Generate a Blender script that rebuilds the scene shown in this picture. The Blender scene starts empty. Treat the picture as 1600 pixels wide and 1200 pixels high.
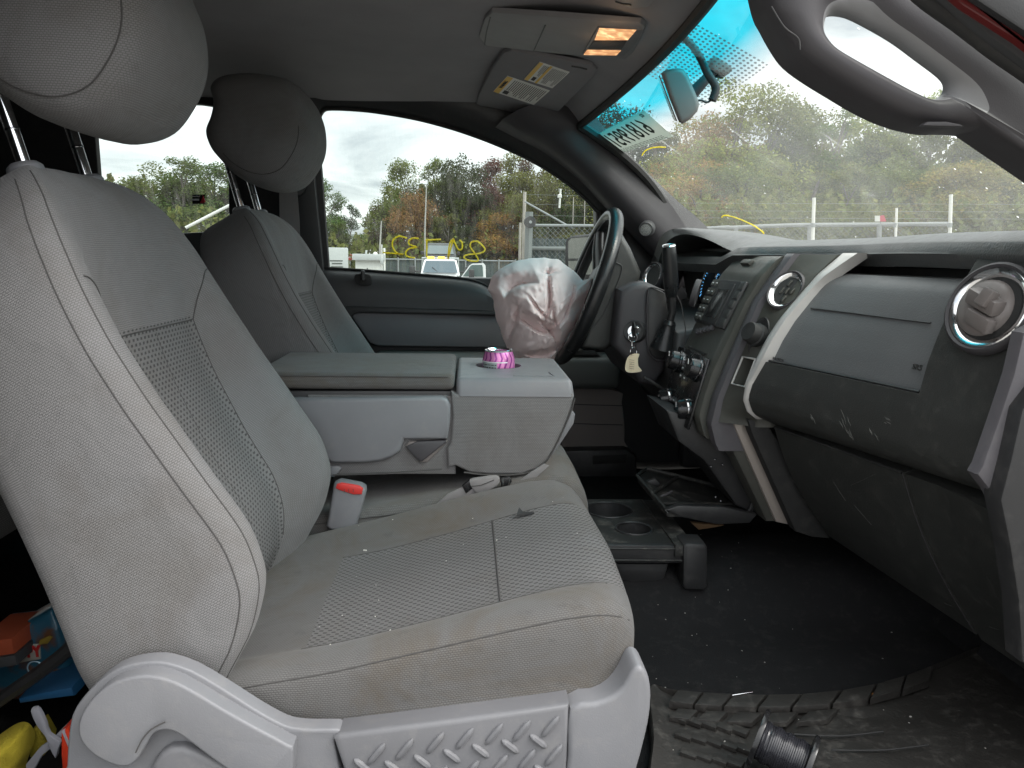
import bpy, bmesh, math, random
import numpy as np
from mathutils import Vector, Matrix, noise

S = bpy.context.scene
COL = S.collection
R = math.radians
PI = math.pi

# ---------------------------------------------------------------- camera
# truck frame: +x = front of the truck, +y = driver's side, z = 0 at the lens
cam_d = bpy.data.cameras.new("camera")
cam = bpy.data.objects.new("camera", cam_d)
COL.objects.link(cam)
CAM = Vector((0, -1.5, 0))
MCAM = Matrix.Rotation(R(-3.458107), 3, 'Z') @ Matrix.Rotation(R(90 - 9.543481), 3, 'X') @ Matrix.Rotation(R(1.0), 3, 'Z')
cam.matrix_world = Matrix.Translation(CAM) @ MCAM.to_4x4()
cam_d.sensor_width = 36
cam_d.lens = 27.0
cam_d.clip_start = 0.02
cam_d.clip_end = 2000
S.camera = cam

# ---------------------------------------------------------------- world / sun / exposure
SUN_EL, SUN_AZ = 46, -24            # elevation; azimuth from +x towards +y
W = bpy.data.worlds.new("World")
S.world = W
W.use_nodes = True
wn, wl = W.node_tree.nodes, W.node_tree.links
wn.clear()


def wnode(t, **k):
    n = wn.new(t)
    for a, v in k.items():
        setattr(n, a, v)
    return n


def wmath(op, a, b=None, c=None):
    n = wn.new('ShaderNodeMath')
    n.operation = op
    for i, v in enumerate((a, b, c)):
        if v is None:
            continue
        if isinstance(v, (int, float)):
            n.inputs[i].default_value = v
        else:
            wl.new(v, n.inputs[i])
    return n.outputs[0]


sky = wnode('ShaderNodeTexSky')
sky.sky_type = 'NISHITA'
sky.sun_disc = False
sky.sun_elevation = R(SUN_EL)
sky.sun_rotation = R(90 - SUN_AZ)
tc = wnode('ShaderNodeTexCoord')
sep = wnode('ShaderNodeSeparateXYZ')
wl.new(tc.outputs['Generated'], sep.inputs[0])
up = wmath('MAXIMUM', sep.outputs[2], 0.0)
# flat cloud layer: project the direction onto a plane overhead
den = wmath('ADD', up, 0.16)
cx = wmath('DIVIDE', sep.outputs[0], den)
cy = wmath('DIVIDE', sep.outputs[1], den)
cmb = wnode('ShaderNodeCombineXYZ')
wl.new(cx, cmb.inputs[0])
wl.new(cy, cmb.inputs[1])
nz = wnode('ShaderNodeTexNoise')
nz.inputs['Scale'].default_value = 0.85
nz.inputs['Detail'].default_value = 6
nz.inputs['Roughness'].default_value = 0.55
nz.inputs['Distortion'].default_value = 0.5
wl.new(cmb.outputs[0], nz.inputs['Vector'])
rmp = wnode('ShaderNodeValToRGB')
rmp.color_ramp.elements[0].position = 0.36
rmp.color_ramp.elements[0].color = (0.42, 0.45, 0.48, 1)
rmp.color_ramp.elements[1].position = 0.62
rmp.color_ramp.elements[1].color = (1.22, 1.22, 1.20, 1)
wl.new(nz.outputs['Fac'], rmp.inputs[0])
grad = wmath('MULTIPLY_ADD', up, 1.2, 1.0)           # overcast: zenith brighter than horizon
sd = (math.cos(R(SUN_EL)) * math.cos(R(SUN_AZ)), math.cos(R(SUN_EL)) * math.sin(R(SUN_AZ)), math.sin(R(SUN_EL)))
dot = wnode('ShaderNodeVectorMath', operation='DOT_PRODUCT')
wl.new(tc.outputs['Generated'], dot.inputs[0])
dot.inputs[1].default_value = sd
glow = wmath('POWER', wmath('MAXIMUM', dot.outputs['Value'], 0.0), 2.0)
grad = wmath('MULTIPLY_ADD', glow, 1.4, grad)
grad = wmath('MULTIPLY', grad, 8.2)
cl = wnode('ShaderNodeVectorMath', operation='SCALE')
wl.new(rmp.outputs[0], cl.inputs[0])
wl.new(grad, cl.inputs['Scale'])
mx = wnode('ShaderNodeMix', data_type='RGBA')
mx.inputs['Factor'].default_value = 0.88
wl.new(sky.outputs[0], mx.inputs['A'])
wl.new(cl.outputs[0], mx.inputs['B'])
bg = wnode('ShaderNodeBackground')
bg.inputs['Strength'].default_value = 0.10
wl.new(mx.outputs['Result'], bg.inputs['Color'])
wo = wnode('ShaderNodeOutputWorld')
wl.new(bg.outputs[0], wo.inputs['Surface'])

sun_d = bpy.data.lights.new("sun", 'SUN')
sun_d.energy = 1.35
sun_d.angle = R(25)
sun_d.color = (1.0, 0.96, 0.90)
sun = bpy.data.objects.new("sun", sun_d)
COL.objects.link(sun)
sun.rotation_euler = Vector(sd).to_track_quat('Z', 'Y').to_euler()

S.view_settings.view_transform = 'Standard'
S.view_settings.look = 'None'
S.view_settings.gamma = 1
S.view_settings.exposure = 0.90
S.view_settings.use_curve_mapping = False
S.render.engine = 'CYCLES'
S.cycles.use_denoising = True
S.cycles.max_bounces = 9
S.cycles.diffuse_bounces = 5
S.cycles.transparent_max_bounces = 24
S.cycles.sample_clamp_indirect = 6


# ---------------------------------------------------------------- helpers
def ray(px, py):
    return MCAM @ Vector(((px - 800) / 1200, -(py - 600) / 1200, -1))


def at(px, py, Y=None, X=None, Z=None):
    """the point of the plane y=Y (or x=X, z=Z) that the photograph shows at (px, py)"""
    d = ray(px, py)
    if Y is not None:
        t = (Y - CAM.y) / d.y
    elif X is not None:
        t = (X - CAM.x) / d.x
    else:
        t = (Z - CAM.z) / d.z
    return CAM + t * d


def gz(y):
    return -1.4 - 0.032 * (y + 1.5)


def gpos(px, dist):
    d = ray(px, 430)
    d.z = 0
    d.normalize()
    p = CAM + d * dist
    return Vector((p.x, p.y, gz(p.y)))


def zat(px, py, dist):
    d = ray(px, py)
    h = math.hypot(d.x, d.y)
    return d.z / h * dist


def cr(pts, n=6, closed=False):
    """Catmull-Rom through points"""
    P = [np.array(p, float) for p in pts]
    N = len(P)
    out = []
    rng = range(N) if closed else range(N - 1)
    for i in rng:
        if closed:
            a, b, c, d = P[(i - 1) % N], P[i], P[(i + 1) % N], P[(i + 2) % N]
        else:
            a, b, c, d = P[max(i - 1, 0)], P[i], P[i + 1], P[min(i + 2, N - 1)]
        for k in range(n):
            t = k / n
            out.append(0.5 * ((2 * b) + (-a + c) * t + (2 * a - 5 * b + 4 * c - d) * t * t + (-a + 3 * b - 3 * c + d) * t ** 3))
    if not closed:
        out.append(P[-1])
    return out


def interp(x, xs, ys):
    return float(np.interp(x, xs, ys))


_PC = {}


def smooth_at(x, xs, ys):
    """monotone cubic through the points"""
    key = (tuple(xs), tuple(ys))
    if key not in _PC:
        X, Y = np.array(xs, float), np.array(ys, float)
        h = np.diff(X)
        d = np.diff(Y) / h
        m = np.zeros(len(X))
        for i in range(1, len(X) - 1):
            if d[i - 1] * d[i] > 0:
                w1, w2 = 2 * h[i] + h[i - 1], h[i] + 2 * h[i - 1]
                m[i] = (w1 + w2) / (w1 / d[i - 1] + w2 / d[i])
        m[0], m[-1] = d[0], d[-1]
        _PC[key] = (X, Y, h, m)
    X, Y, h, m = _PC[key]
    i = int(np.clip(np.searchsorted(X, x) - 1, 0, len(X) - 2))
    t = min(1.0, max(0.0, (x - X[i]) / h[i]))
    return float(Y[i] * (1 + 2 * t) * (1 - t) ** 2 + m[i] * h[i] * t * (1 - t) ** 2 + Y[i + 1] * t * t * (3 - 2 * t) + m[i + 1] * h[i] * t * t * (t - 1))


def wloc(o):
    v = Vector((0, 0, 0))
    while o is not None:
        v += o.location
        o = o.parent
    return v


def thing(name, label, cat, loc=(0, 0, 0), group=None, kind=None):
    o = bpy.data.objects.new(name, None)
    o.empty_display_size = 0.05
    COL.objects.link(o)
    o.location = loc
    tag(o, label, cat, group, kind)
    return o


def tag(o, label=None, cat=None, group=None, kind=None):
    if label:
        o['label'] = label
    if cat:
        o['category'] = cat
    if group:
        o['group'] = group
    if kind:
        o['kind'] = kind
    return o


def mo(name, verts, faces, mat, parent=None, fmat=None, uvs=None, sharp=38, recalc=True):
    """a mesh object from world-space verts; uv in metres (box-projected unless given per vertex)"""
    me = bpy.data.meshes.new(name)
    off = wloc(parent) if parent is not None else Vector((0, 0, 0))
    bm = bmesh.new()
    vs = [bm.verts.new((v[0] - off.x, v[1] - off.y, v[2] - off.z)) for v in verts]
    uvl = bm.loops.layers.uv.new("UVMap")
    for i, f in enumerate(faces):
        if len(set(f)) < 3:
            continue
        try:
            bf = bm.faces.new([vs[k] for k in f])
        except ValueError:
            continue
        if fmat is not None:
            bf.material_index = fmat[i]
        if uvs is not None:
            for lp, k in zip(bf.loops, f):
                lp[uvl].uv = uvs[k]
    if recalc:
        bmesh.ops.recalc_face_normals(bm, faces=bm.faces)
    return fin(name, bm, mat, parent, uv=uvs is None, sharp=sharp, me=me)


def fin(name, bm, mat, parent=None, uv=True, sharp=38, me=None, off=None):
    if me is None:
        me = bpy.data.meshes.new(name)
    if off is not None:
        bmesh.ops.translate(bm, verts=bm.verts, vec=-off)
    bm.normal_update()
    if uv:
        uvl = bm.loops.layers.uv.verify()
        for f in bm.faces:
            n = f.normal
            ax = max(range(3), key=lambda k: abs(n[k]))
            a, b = ((1, 2), (0, 2), (0, 1))[ax]
            for lp in f.loops:
                c = lp.vert.co
                lp[uvl].uv = (c[a], c[b])
    for f in bm.faces:
        f.smooth = True
    cs = R(sharp)
    for e in bm.edges:
        if len(e.link_faces) == 2 and e.calc_face_angle(0) > cs:
            e.smooth = False
    bm.to_mesh(me)
    bm.free()
    for m in (mat if isinstance(mat, (list, tuple)) else [mat]):
        me.materials.append(m)
    o = bpy.data.objects.new(name, me)
    COL.objects.link(o)
    if parent is not None:
        o.parent = parent
    return o


class MB:
    """collects several pieces of one part into one mesh"""

    def __init__(s):
        s.v, s.f = [], []

    def add(s, v, f):
        k = len(s.v)
        s.v += [tuple(p) for p in v]
        s.f += [tuple(i + k for i in q) for q in f]
        return s

    def out(s, name, mat, parent=None, **k):
        return mo(name, s.v, s.f, mat, parent, **k)


def g_box(c, size, bev=0.0, rot=None, seg=2):
    bm = bmesh.new()
    bmesh.ops.create_cube(bm, size=1)
    for v in bm.verts:
        v.co = Vector((v.co.x * size[0], v.co.y * size[1], v.co.z * size[2]))
    if bev > 0:
        bmesh.ops.bevel(bm, geom=list(bm.edges), offset=bev, segments=seg, affect='EDGES', profile=0.5)
    M = rot.to_3x3() if rot is not None else Matrix.Identity(3)
    c = Vector(c)
    bm.verts.index_update()
    v = [M @ q.co + c for q in bm.verts]
    f = [[q.index for q in p.verts] for p in bm.faces]
    bm.free()
    return v, f


def g_tube(path, r, n=10, closed=False, cap=True):
    P = [Vector(p) for p in path]
    N = len(P)
    rs = r if isinstance(r, (list, tuple)) else [r] * N
    v, f = [], []
    prev = None
    for i, p in enumerate(P):
        if closed:
            t = P[(i + 1) % N] - P[(i - 1) % N]
        else:
            t = P[min(i + 1, N - 1)] - P[max(i - 1, 0)]
        if t.length < 1e-9:
            t = Vector((0, 0, 1))
        t.normalize()
        if prev is None:
            a = t.orthogonal().normalized()
        else:
            a = prev - t * prev.dot(t)
            if a.length < 1e-6:
                a = t.orthogonal()
            a.normalize()
        prev = a
        b = t.cross(a)
        for k in range(n):
            w = 2 * PI * k / n
            v.append(p + (a * math.cos(w) + b * math.sin(w)) * rs[i])
    m = N if closed else N - 1
    for i in range(m):
        j = (i + 1) % N
        for k in range(n):
            l = (k + 1) % n
            f.append((i * n + k, i * n + l, j * n + l, j * n + k))
    if cap and not closed:
        f.append(tuple(range(n - 1, -1, -1)))
        f.append(tuple((N - 1) * n + k for k in range(n)))
    return v, f


def g_lathe(prof, o, ax, n=28, cap=True):
    """prof: (r, h) along the axis"""
    o, ax = Vector(o), Vector(ax).normalized()
    a = ax.orthogonal().normalized()
    b = ax.cross(a)
    v, f = [], []
    for r_, h in prof:
        for k in range(n):
            w = 2 * PI * k / n
            v.append(o + ax * h + (a * math.cos(w) + b * math.sin(w)) * r_)
    for i in range(len(prof) - 1):
        for k in range(n):
            l = (k + 1) % n
            f.append((i * n + k, i * n + l, (i + 1) * n + l, (i + 1) * n + k))
    if cap:
        f.append(tuple(range(n - 1, -1, -1)))
        f.append(tuple((len(prof) - 1) * n + k for k in range(n)))
    return v, f


def g_loft(loops, closed=True, cap=True):
    n = len(loops[0])
    v, f = [], []
    for L in loops:
        v += [tuple(p) for p in L]
    for i in range(len(loops) - 1):
        for k in range(n if closed else n - 1):
            l = (k + 1) % n
            f.append((i * n + k, i * n + l, (i + 1) * n + l, (i + 1) * n + k))
    if cap and closed:
        f.append(tuple(range(n - 1, -1, -1)))
        f.append(tuple((len(loops) - 1) * n + k for k in range(n)))
    return v, f


def g_prism(poly, vec, bev=0.0, seg=2, both=False):
    """polygon (3D, planar) extruded by vec, rim of the front face bevelled"""
    bm = bmesh.new()
    vs = [bm.verts.new(p) for p in poly]
    f0 = bm.faces.new(vs)
    r = bmesh.ops.extrude_face_region(bm, geom=[f0])
    nv = [g for g in r['geom'] if isinstance(g, bmesh.types.BMVert)]
    bmesh.ops.translate(bm, verts=nv, vec=vec)
    bm.faces.ensure_lookup_table()
    if bev > 0:
        bmesh.ops.recalc_face_normals(bm, faces=bm.faces)
        ff = [f for f in bm.faces if set(f.verts) == set(vs)]
        es = set()
        for f in ff:
            es |= set(f.edges)
        if both:
            for f in bm.faces:
                if set(f.verts) == set(nv):
                    es |= set(f.edges)
        bmesh.ops.bevel(bm, geom=list(es), offset=bev, segments=seg, affect='EDGES', profile=0.5, clamp_overlap=True)
    bm.verts.index_update()
    v = [q.co.copy() for q in bm.verts]
    f = [[q.index for q in p.verts] for p in bm.faces]
    bm.free()
    return v, f


def pxp(pts, Y, smooth=0):
    """outline read off the photograph, standing on the plane y=Y"""
    if smooth:
        pts = cr(pts, smooth, closed=True)
    return [at(p[0], p[1], Y=Y) for p in pts]


def plate(name, pts, Y, th, mat, parent=None, bev=0.004, smooth=0, seg=2, **k):
    v, f = g_prism(pxp(pts, Y, smooth), Vector((0, th, 0)), bev, seg)
    return mo(name, v, f, mat, parent, **k)


def box(name, c, size, mat, parent=None, bev=0.003, rot=None, **k):
    v, f = g_box(c, size, bev, rot)
    return mo(name, v, f, mat, parent, **k)


def tube(name, path, r, mat, parent=None, n=10, closed=False, **k):
    v, f = g_tube(path, r, n, closed)
    return mo(name, v, f, mat, parent, **k)


def lathe(name, prof, o, ax, mat, parent=None, n=28, **k):
    v, f = g_lathe(prof, o, ax, n)
    return mo(name, v, f, mat, parent, **k)


def frame3(o, xa, ya):
    """matrix with columns x, y, normal"""
    xa, ya = Vector(xa).normalized(), Vector(ya)
    n = xa.cross(ya).normalized()
    ya = n.cross(xa).normalized()
    M = Matrix((xa, ya, n)).transposed().to_4x4()
    M.translation = o
    return M


def text(name, body, M, size, mat, parent=None, mirror=False, depth=0.0004, sx=1.0, bold=0.0):
    """flat lettering lying in the xy plane of M, as a mesh"""
    cu = bpy.data.curves.new(name, 'FONT')
    cu.body = body
    cu.size = size
    cu.align_x = 'CENTER'
    cu.align_y = 'CENTER'
    cu.extrude = depth
    cu.offset = bold
    cu.resolution_u = 2
    t = bpy.data.objects.new(name, cu)
    COL.objects.link(t)
    dg = bpy.context.evaluated_depsgraph_get()
    me = bpy.data.meshes.new_from_object(t.evaluated_get(dg))
    bpy.data.objects.remove(t)
    bpy.data.curves.remove(cu)
    off = wloc(parent) if parent is not None else Vector((0, 0, 0))
    T = Matrix.Translation(-off) @ M @ Matrix.Diagonal((-sx if mirror else sx, 1, 1, 1))
    me.transform(T)
    if mirror:
        me.flip_normals()
    me.materials.clear()
    me.materials.append(mat)
    me.name = name
    o = bpy.data.objects.new(name, me)
    COL.objects.link(o)
    if parent is not None:
        o.parent = parent
    return o


# ---------------------------------------------------------------- materials
class NT:
    def __init__(s, name):
        m = bpy.data.materials.new(name)
        m.use_nodes = True
        s.m, s.n, s.l = m, m.node_tree.nodes, m.node_tree.links
        s.b = s.n['Principled BSDF']
        s.o = s.n['Material Output']

    def new(s, t, **k):
        n = s.n.new(t)
        for a, v in k.items():
            setattr(n, a, v)
        return n

    def put(s, v, sock):
        if isinstance(v, bpy.types.NodeSocket):
            s.l.new(v, sock)
        else:
            if isinstance(v, tuple) and len(v) == 3 and sock.type == 'RGBA':
                v = (*v, 1)
            sock.default_value = v

    def math(s, op, a, b=None, c=None):
        n = s.new('ShaderNodeMath', operation=op)
        for i, v in enumerate((a, b, c)):
            if v is not None:
                s.put(v, n.inputs[i])
        return n.outputs[0]

    def mix(s, f, a, b, mode='MIX'):
        n = s.new('ShaderNodeMix', data_type='RGBA', blend_type=mode)
        s.put(f, n.inputs['Factor'])
        s.put(a, n.inputs['A'])
        s.put(b, n.inputs['B'])
        return n.outputs['Result']

    def noise(s, scale, detail=3, vec=None, rough=0.55, dist=0.0):
        n = s.new('ShaderNodeTexNoise')
        n.inputs['Scale'].default_value = scale
        n.inputs['Detail'].default_value = detail
        n.inputs['Roughness'].default_value = rough
        n.inputs['Distortion'].default_value = dist
        if vec is not None:
            s.l.new(vec, n.inputs['Vector'])
        return n.outputs['Fac']

    def ramp(s, f, p0, p1, c0=(0, 0, 0), c1=(1, 1, 1)):
        n = s.new('ShaderNodeValToRGB')
        n.color_ramp.elements[0].position = p0
        n.color_ramp.elements[1].position = p1
        n.color_ramp.elements[0].color = (*c0, 1)
        n.color_ramp.elements[1].color = (*c1, 1)
        s.l.new(f, n.inputs[0])
        return n.outputs[0]

    def obj(s):
        return s.new('ShaderNodeTexCoord').outputs['Object']

    def uv(s):
        return s.new('ShaderNodeTexCoord').outputs['UV']

    def bump(s, h, strength, dist):
        n = s.new('ShaderNodeBump')
        n.inputs['Strength'].default_value = strength
        n.inputs['Distance'].default_value = dist
        s.l.new(h, n.inputs['Height'])
        s.l.new(n.outputs[0], s.b.inputs['Normal'])
        return n


def plastic(name, col, rough=0.5, grain=700, gs=0.25, metal=0.0, var=0.12, dust=0.0, spec=0.5, gd=0.0004):
    t = NT(name)
    oc = t.obj()
    n1 = t.noise(9, 4, oc)
    c = t.mix(n1, tuple(x * (1 - var) for x in col), tuple(x * (1 + var) for x in col))
    r = t.math('MULTIPLY_ADD', t.noise(23, 4, oc), 0.22, rough - 0.11)
    if dust > 0:
        dn = t.ramp(t.noise(38, 6, oc, 0.75), 0.52, 0.8)
        c = t.mix(t.math('MULTIPLY', dn, dust), c, (0.30, 0.28, 0.25))
        r = t.math('MULTIPLY_ADD', dn, 0.25, r)
    t.put(c, t.b.inputs['Base Color'])
    t.put(r, t.b.inputs['Roughness'])
    t.b.inputs['Metallic'].default_value = metal
    t.b.inputs['Specular IOR Level'].default_value = spec
    if gs > 0:
        t.bump(t.noise(grain, 2, oc), gs, gd)
    return t.m


def simple(name, col, rough=0.6, metal=0.0, em=None, es=0.0, alpha=None):
    t = NT(name)
    t.b.inputs['Base Color'].default_value = (*col, 1)
    t.b.inputs['Roughness'].default_value = rough
    t.b.inputs['Metallic'].default_value = metal
    if em:
        t.b.inputs['Emission Color'].default_value = (*em, 1)
        t.b.inputs['Emission Strength'].default_value = es
    return t.m


def fabric(name, col, bw=0.0042, bh=0.0026, dark=0.62, stain=0.0, bump=0.5, mort=0.28, dirt=(0.112, 0.096, 0.078)):
    t = NT(name)
    uv, oc = t.uv(), t.obj()
    wob = t.new('ShaderNodeVectorMath', operation='MULTIPLY_ADD')
    t.l.new(uv, wob.inputs[0])
    wob.inputs[1].default_value = (1, 1, 1)
    nn = t.new('ShaderNodeTexNoise')
    nn.inputs['Scale'].default_value = 60
    t.l.new(oc, nn.inputs['Vector'])
    sc = t.new('ShaderNodeVectorMath', operation='SCALE')
    t.l.new(nn.outputs['Color'], sc.inputs[0])
    sc.inputs['Scale'].default_value = bh * 0.9
    t.l.new(sc.outputs[0], wob.inputs[2])
    b = t.new('ShaderNodeTexBrick')
    b.offset = 0.5
    b.inputs['Scale'].default_value = 1
    b.inputs['Brick Width'].default_value = bw
    b.inputs['Row Height'].default_value = bh
    b.inputs['Mortar Size'].default_value = bh * mort
    b.inputs['Mortar Smooth'].default_value = 0.7
    b.inputs['Bias'].default_value = 0
    t.l.new(wob.outputs[0], b.inputs['Vector'])
    f = b.outputs['Fac']
    base = t.mix(t.noise(5, 5, oc), tuple(x * 0.90 for x in col), tuple(x * 1.10 for x in col))
    if stain > 0:
        s1 = t.ramp(t.noise(6.5, 7, oc, 0.70, 0.7), 0.46, 0.66)
        base = t.mix(t.math('MULTIPLY', s1, stain), base, dirt)
        s2 = t.ramp(t.noise(30, 4, oc, 0.7), 0.60, 0.75)
        base = t.mix(t.math('MULTIPLY', s2, stain * 0.7), base, tuple(x * 0.62 for x in col))
    c = t.mix(f, base, t.mix(1.0, base, (dark, dark, dark), 'MULTIPLY'))
    t.put(c, t.b.inputs['Base Color'])
    t.b.inputs['Roughness'].default_value = 0.9
    t.b.inputs['Specular IOR Level'].default_value = 0.15
    t.b.inputs['Sheen Weight'].default_value = 0.12
    h = t.math('SUBTRACT', 1.0, f)
    h = t.math('ADD', h, t.math('MULTIPLY', t.noise(900, 2, oc), 0.5))
    h = t.math('ADD', h, t.math('MULTIPLY', t.noise(11, 3, oc, 0.5, 0.8), 14.0))
    t.bump(h, bump, 0.0007)
    return t.m


M_ = {}
M_['fabric'] = fabric('seat fabric', (0.188, 0.184, 0.184), 0.0040, 0.0025, 0.66, 0.30)
M_['fabric_top'] = fabric('seat cushion fabric', (0.126, 0.122, 0.119), 0.0040, 0.0025, 0.68, 0.85)
# insert: dark staggered dashes rather than weave joints
def insert_mat(name, col, stain):
    t = NT(name)
    uv, oc = t.uv(), t.obj()
    sx = t.new('ShaderNodeSeparateXYZ')
    t.l.new(uv, sx.inputs[0])
    pu, pv = 0.0118, 0.0062
    row = t.math('FLOOR', t.math('DIVIDE', sx.outputs[1], pv))
    odd = t.math('MODULO', t.math('ABSOLUTE', row), 2.0)
    fu = t.math('ABSOLUTE', t.math('SUBTRACT', t.math('FRACT', t.math('ADD', t.math('DIVIDE', sx.outputs[0], pu), t.math('MULTIPLY', odd, 0.5))), 0.5))
    fv = t.math('ABSOLUTE', t.math('SUBTRACT', t.math('FRACT', t.math('DIVIDE', sx.outputs[1], pv)), 0.5))
    e = t.math('MAXIMUM', t.math('MULTIPLY', fu, 1.15), fv)
    e = t.math('ADD', e, t.math('MULTIPLY', t.math('SUBTRACT', t.noise(420, 2, oc), 0.5), 0.14))
    dash = t.ramp(e, 0.20, 0.31, (1, 1, 1), (0, 0, 0))
    base = t.mix(t.noise(5, 5, oc), tuple(x * 0.92 for x in col), tuple(x * 1.08 for x in col))
    s1 = t.ramp(t.noise(6, 6, oc, 0.68, 0.6), 0.5, 0.75)
    base = t.mix(t.math('MULTIPLY', s1, stain), base, (0.115, 0.098, 0.08))
    c = t.mix(t.math('MULTIPLY', dash, 0.74), base, tuple(x * 0.25 for x in col))
    t.put(c, t.b.inputs['Base Color'])
    t.b.inputs['Roughness'].default_value = 0.92
    t.b.inputs['Specular IOR Level'].default_value = 0.12
    h = t.math('ADD', t.math('SUBTRACT', 1.0, dash), t.math('MULTIPLY', t.noise(700, 3, oc), 0.6))
    t.bump(h, 0.6, 0.0012)
    return t.m


M_['insert'] = insert_mat('dotted insert fabric', (0.160, 0.156, 0.155), 0.35)
M_['seam'] = simple('seam thread', (0.06, 0.057, 0.055), 0.9)
M_['shield'] = plastic('grey moulded plastic', (0.165, 0.166, 0.176), 0.5, 700, 0.5, dust=0.22)
M_['tread'] = plastic('grey tread plastic', (0.132, 0.132, 0.140), 0.48, 700, 0.4, dust=0.22)
M_['dash'] = plastic('charcoal dash plastic', (0.031, 0.032, 0.030), 0.46, 520, 0.6, dust=0.10, gd=0.0006)
M_['dashpad'] = plastic('soft dash pad', (0.045, 0.047, 0.047), 0.33, 330, 0.7, dust=0.25, spec=.8, gd=0.0008)
M_['airbagdoor'] = plastic('slate dash panel', (0.112, 0.116, 0.119), 0.5, 420, 0.7, dust=0.06, gd=0.0006)
M_['stack'] = plastic('olive charcoal stack plastic', (0.062, 0.062, 0.054), 0.42, 800, 0.2, dust=0.10)
M_['band'] = plastic('purple grey trim band', (0.085, 0.080, 0.088), 0.45, 900, 0.2, dust=0.1)
M_['black'] = plastic('black plastic', (0.024, 0.024, 0.025), 0.45, 700, 0.3, dust=0.10)
M_['blackgloss'] = plastic('black gloss plastic', (0.012, 0.012, 0.013), 0.22, 700, 0.0, dust=0.04)
M_['dusty'] = plastic('dusty black plastic', (0.018, 0.018, 0.017), 0.6, 500, 0.4, dust=0.55)
M_['silver'] = plastic('satin silver trim', (0.56, 0.54, 0.52), 0.36, 900, 0.05, metal=0.25)
M_['silverdk'] = plastic('champagne trim', (0.34, 0.30, 0.27), 0.38, 900, 0.05, metal=0.15)
M_['ventgrey'] = plastic('taupe vent plastic', (0.17, 0.15, 0.142), 0.4, 900, 0.1)
M_['chrome'] = simple('chrome', (0.90, 0.91, 0.92), 0.12, 1.0)
M_['chromedk'] = simple('dark chrome', (0.30, 0.30, 0.31), 0.15, 1.0)
M_['leather'] = plastic('black leather', (0.014, 0.015, 0.016), 0.30, 260, 0.5, dust=0.03, gd=0.0007)
M_['roof'] = plastic('grey headliner cloth', (0.29, 0.28, 0.288), 0.95, 1200, 0.5, spec=0.1)
M_['visor'] = plastic('grey visor cloth', (0.235, 0.228, 0.235), 0.9, 1200, 0.4, spec=0.1)
M_['consoleoh'] = plastic('grey overhead plastic', (0.24, 0.23, 0.232), 0.6, 900, 0.3)
M_['pillar'] = plastic('dark pillar plastic', (0.047, 0.044, 0.048), 0.55, 900, 0.4)
M_['pillardk'] = plastic('black pillar plastic', (0.046, 0.047, 0.049), 0.5, 900, 0.4)
M_['doorgrey'] = plastic('grey door insert', (0.135, 0.135, 0.144), 0.6, 900, 0.3)
M_['doortan'] = plastic('taupe door insert', (0.24, 0.215, 0.205), 0.8, 900, 0.4)
M_['armgreen'] = plastic('soft armrest skin', (0.09, 0.098, 0.095), 0.5, 500, 0.4)
M_['rubber'] = plastic('black rubber', (0.019, 0.019, 0.019), 0.7, 400, 0.5, dust=0.12)
M_['carpet'] = plastic('black carpet', (0.024, 0.024, 0.025), 1.0, 900, 1.0, dust=0.07, spec=0.05, gd=0.002)
M_['mat'] = plastic('dirty rubber mat', (0.020, 0.018, 0.016), 0.62, 160, 0.8, dust=0.24, gd=0.0012)
M_['belt'] = fabric('belt webbing', (0.23, 0.22, 0.22), 0.003, 0.0015, 0.75, 0.1, 0.3)
M_['red'] = simple('red release button', (0.55, 0.035, 0.03), 0.4)
M_['redpaint'] = plastic('dark red body paint', (0.10, 0.012, 0.012), 0.3, 900, 0.0)
M_['white'] = simple('white', (0.8, 0.8, 0.8), 0.5)
ymk = NT('yellow paint marker')
ymk.b.inputs['Base Color'].default_value = (0.95, 0.82, 0.12, 1)
ytl = ymk.new('ShaderNodeBsdfTranslucent')
ytl.inputs['Color'].default_value = (0.98, 0.90, 0.14, 1)
ymx = ymk.new('ShaderNodeMixShader')
ymx.inputs[0].default_value = 0.6
ymk.l.new(ymk.b.outputs[0], ymx.inputs[1])
ymk.l.new(ytl.outputs[0], ymx.inputs[2])
ymk.l.new(ymx.outputs[0], ymk.o.inputs['Surface'])
M_['yellowmark'] = ymk.m

# ================================================================ CAB SHELL
def grid(fn, nu, nv, u0=0, u1=1, v0=0, v1=1):
    v, f = [], []
    for i in range(nu + 1):
        for j in range(nv + 1):
            v.append(tuple(fn(u0 + (u1 - u0) * i / nu, v0 + (v1 - v0) * j / nv)))
    for i in range(nu):
        for j in range(nv):
            a = i * (nv + 1) + j
            f.append((a, a + 1, a + nv + 2, a + nv + 1))
    return v, f


def solid_sheet(fn, nu, nv, dv, **r):
    """a surface given thickness by the vector dv"""
    v, f = grid(fn, nu, nv, **r)
    n = len(v)
    v2 = [(p[0] + dv[0], p[1] + dv[1], p[2] + dv[2]) for p in v]
    F = list(f) + [tuple(k + n for k in reversed(q)) for q in f]
    rim = [i * (nv + 1) for i in range(nu + 1)]
    rim2 = [i * (nv + 1) + nv for i in range(nu + 1)]
    r3 = list(range(nv + 1))
    r4 = [nu * (nv + 1) + j for j in range(nv + 1)]
    for L in (rim, rim2, r3, r4):
        for a, b in zip(L[:-1], L[1:]):
            F.append((a, b, b + n, a + n))
    return v + v2, F


def Yside(z):
    return 0.86 - max(0.0, z + 0.05) * 0.28


FLOOR = -0.67


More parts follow.
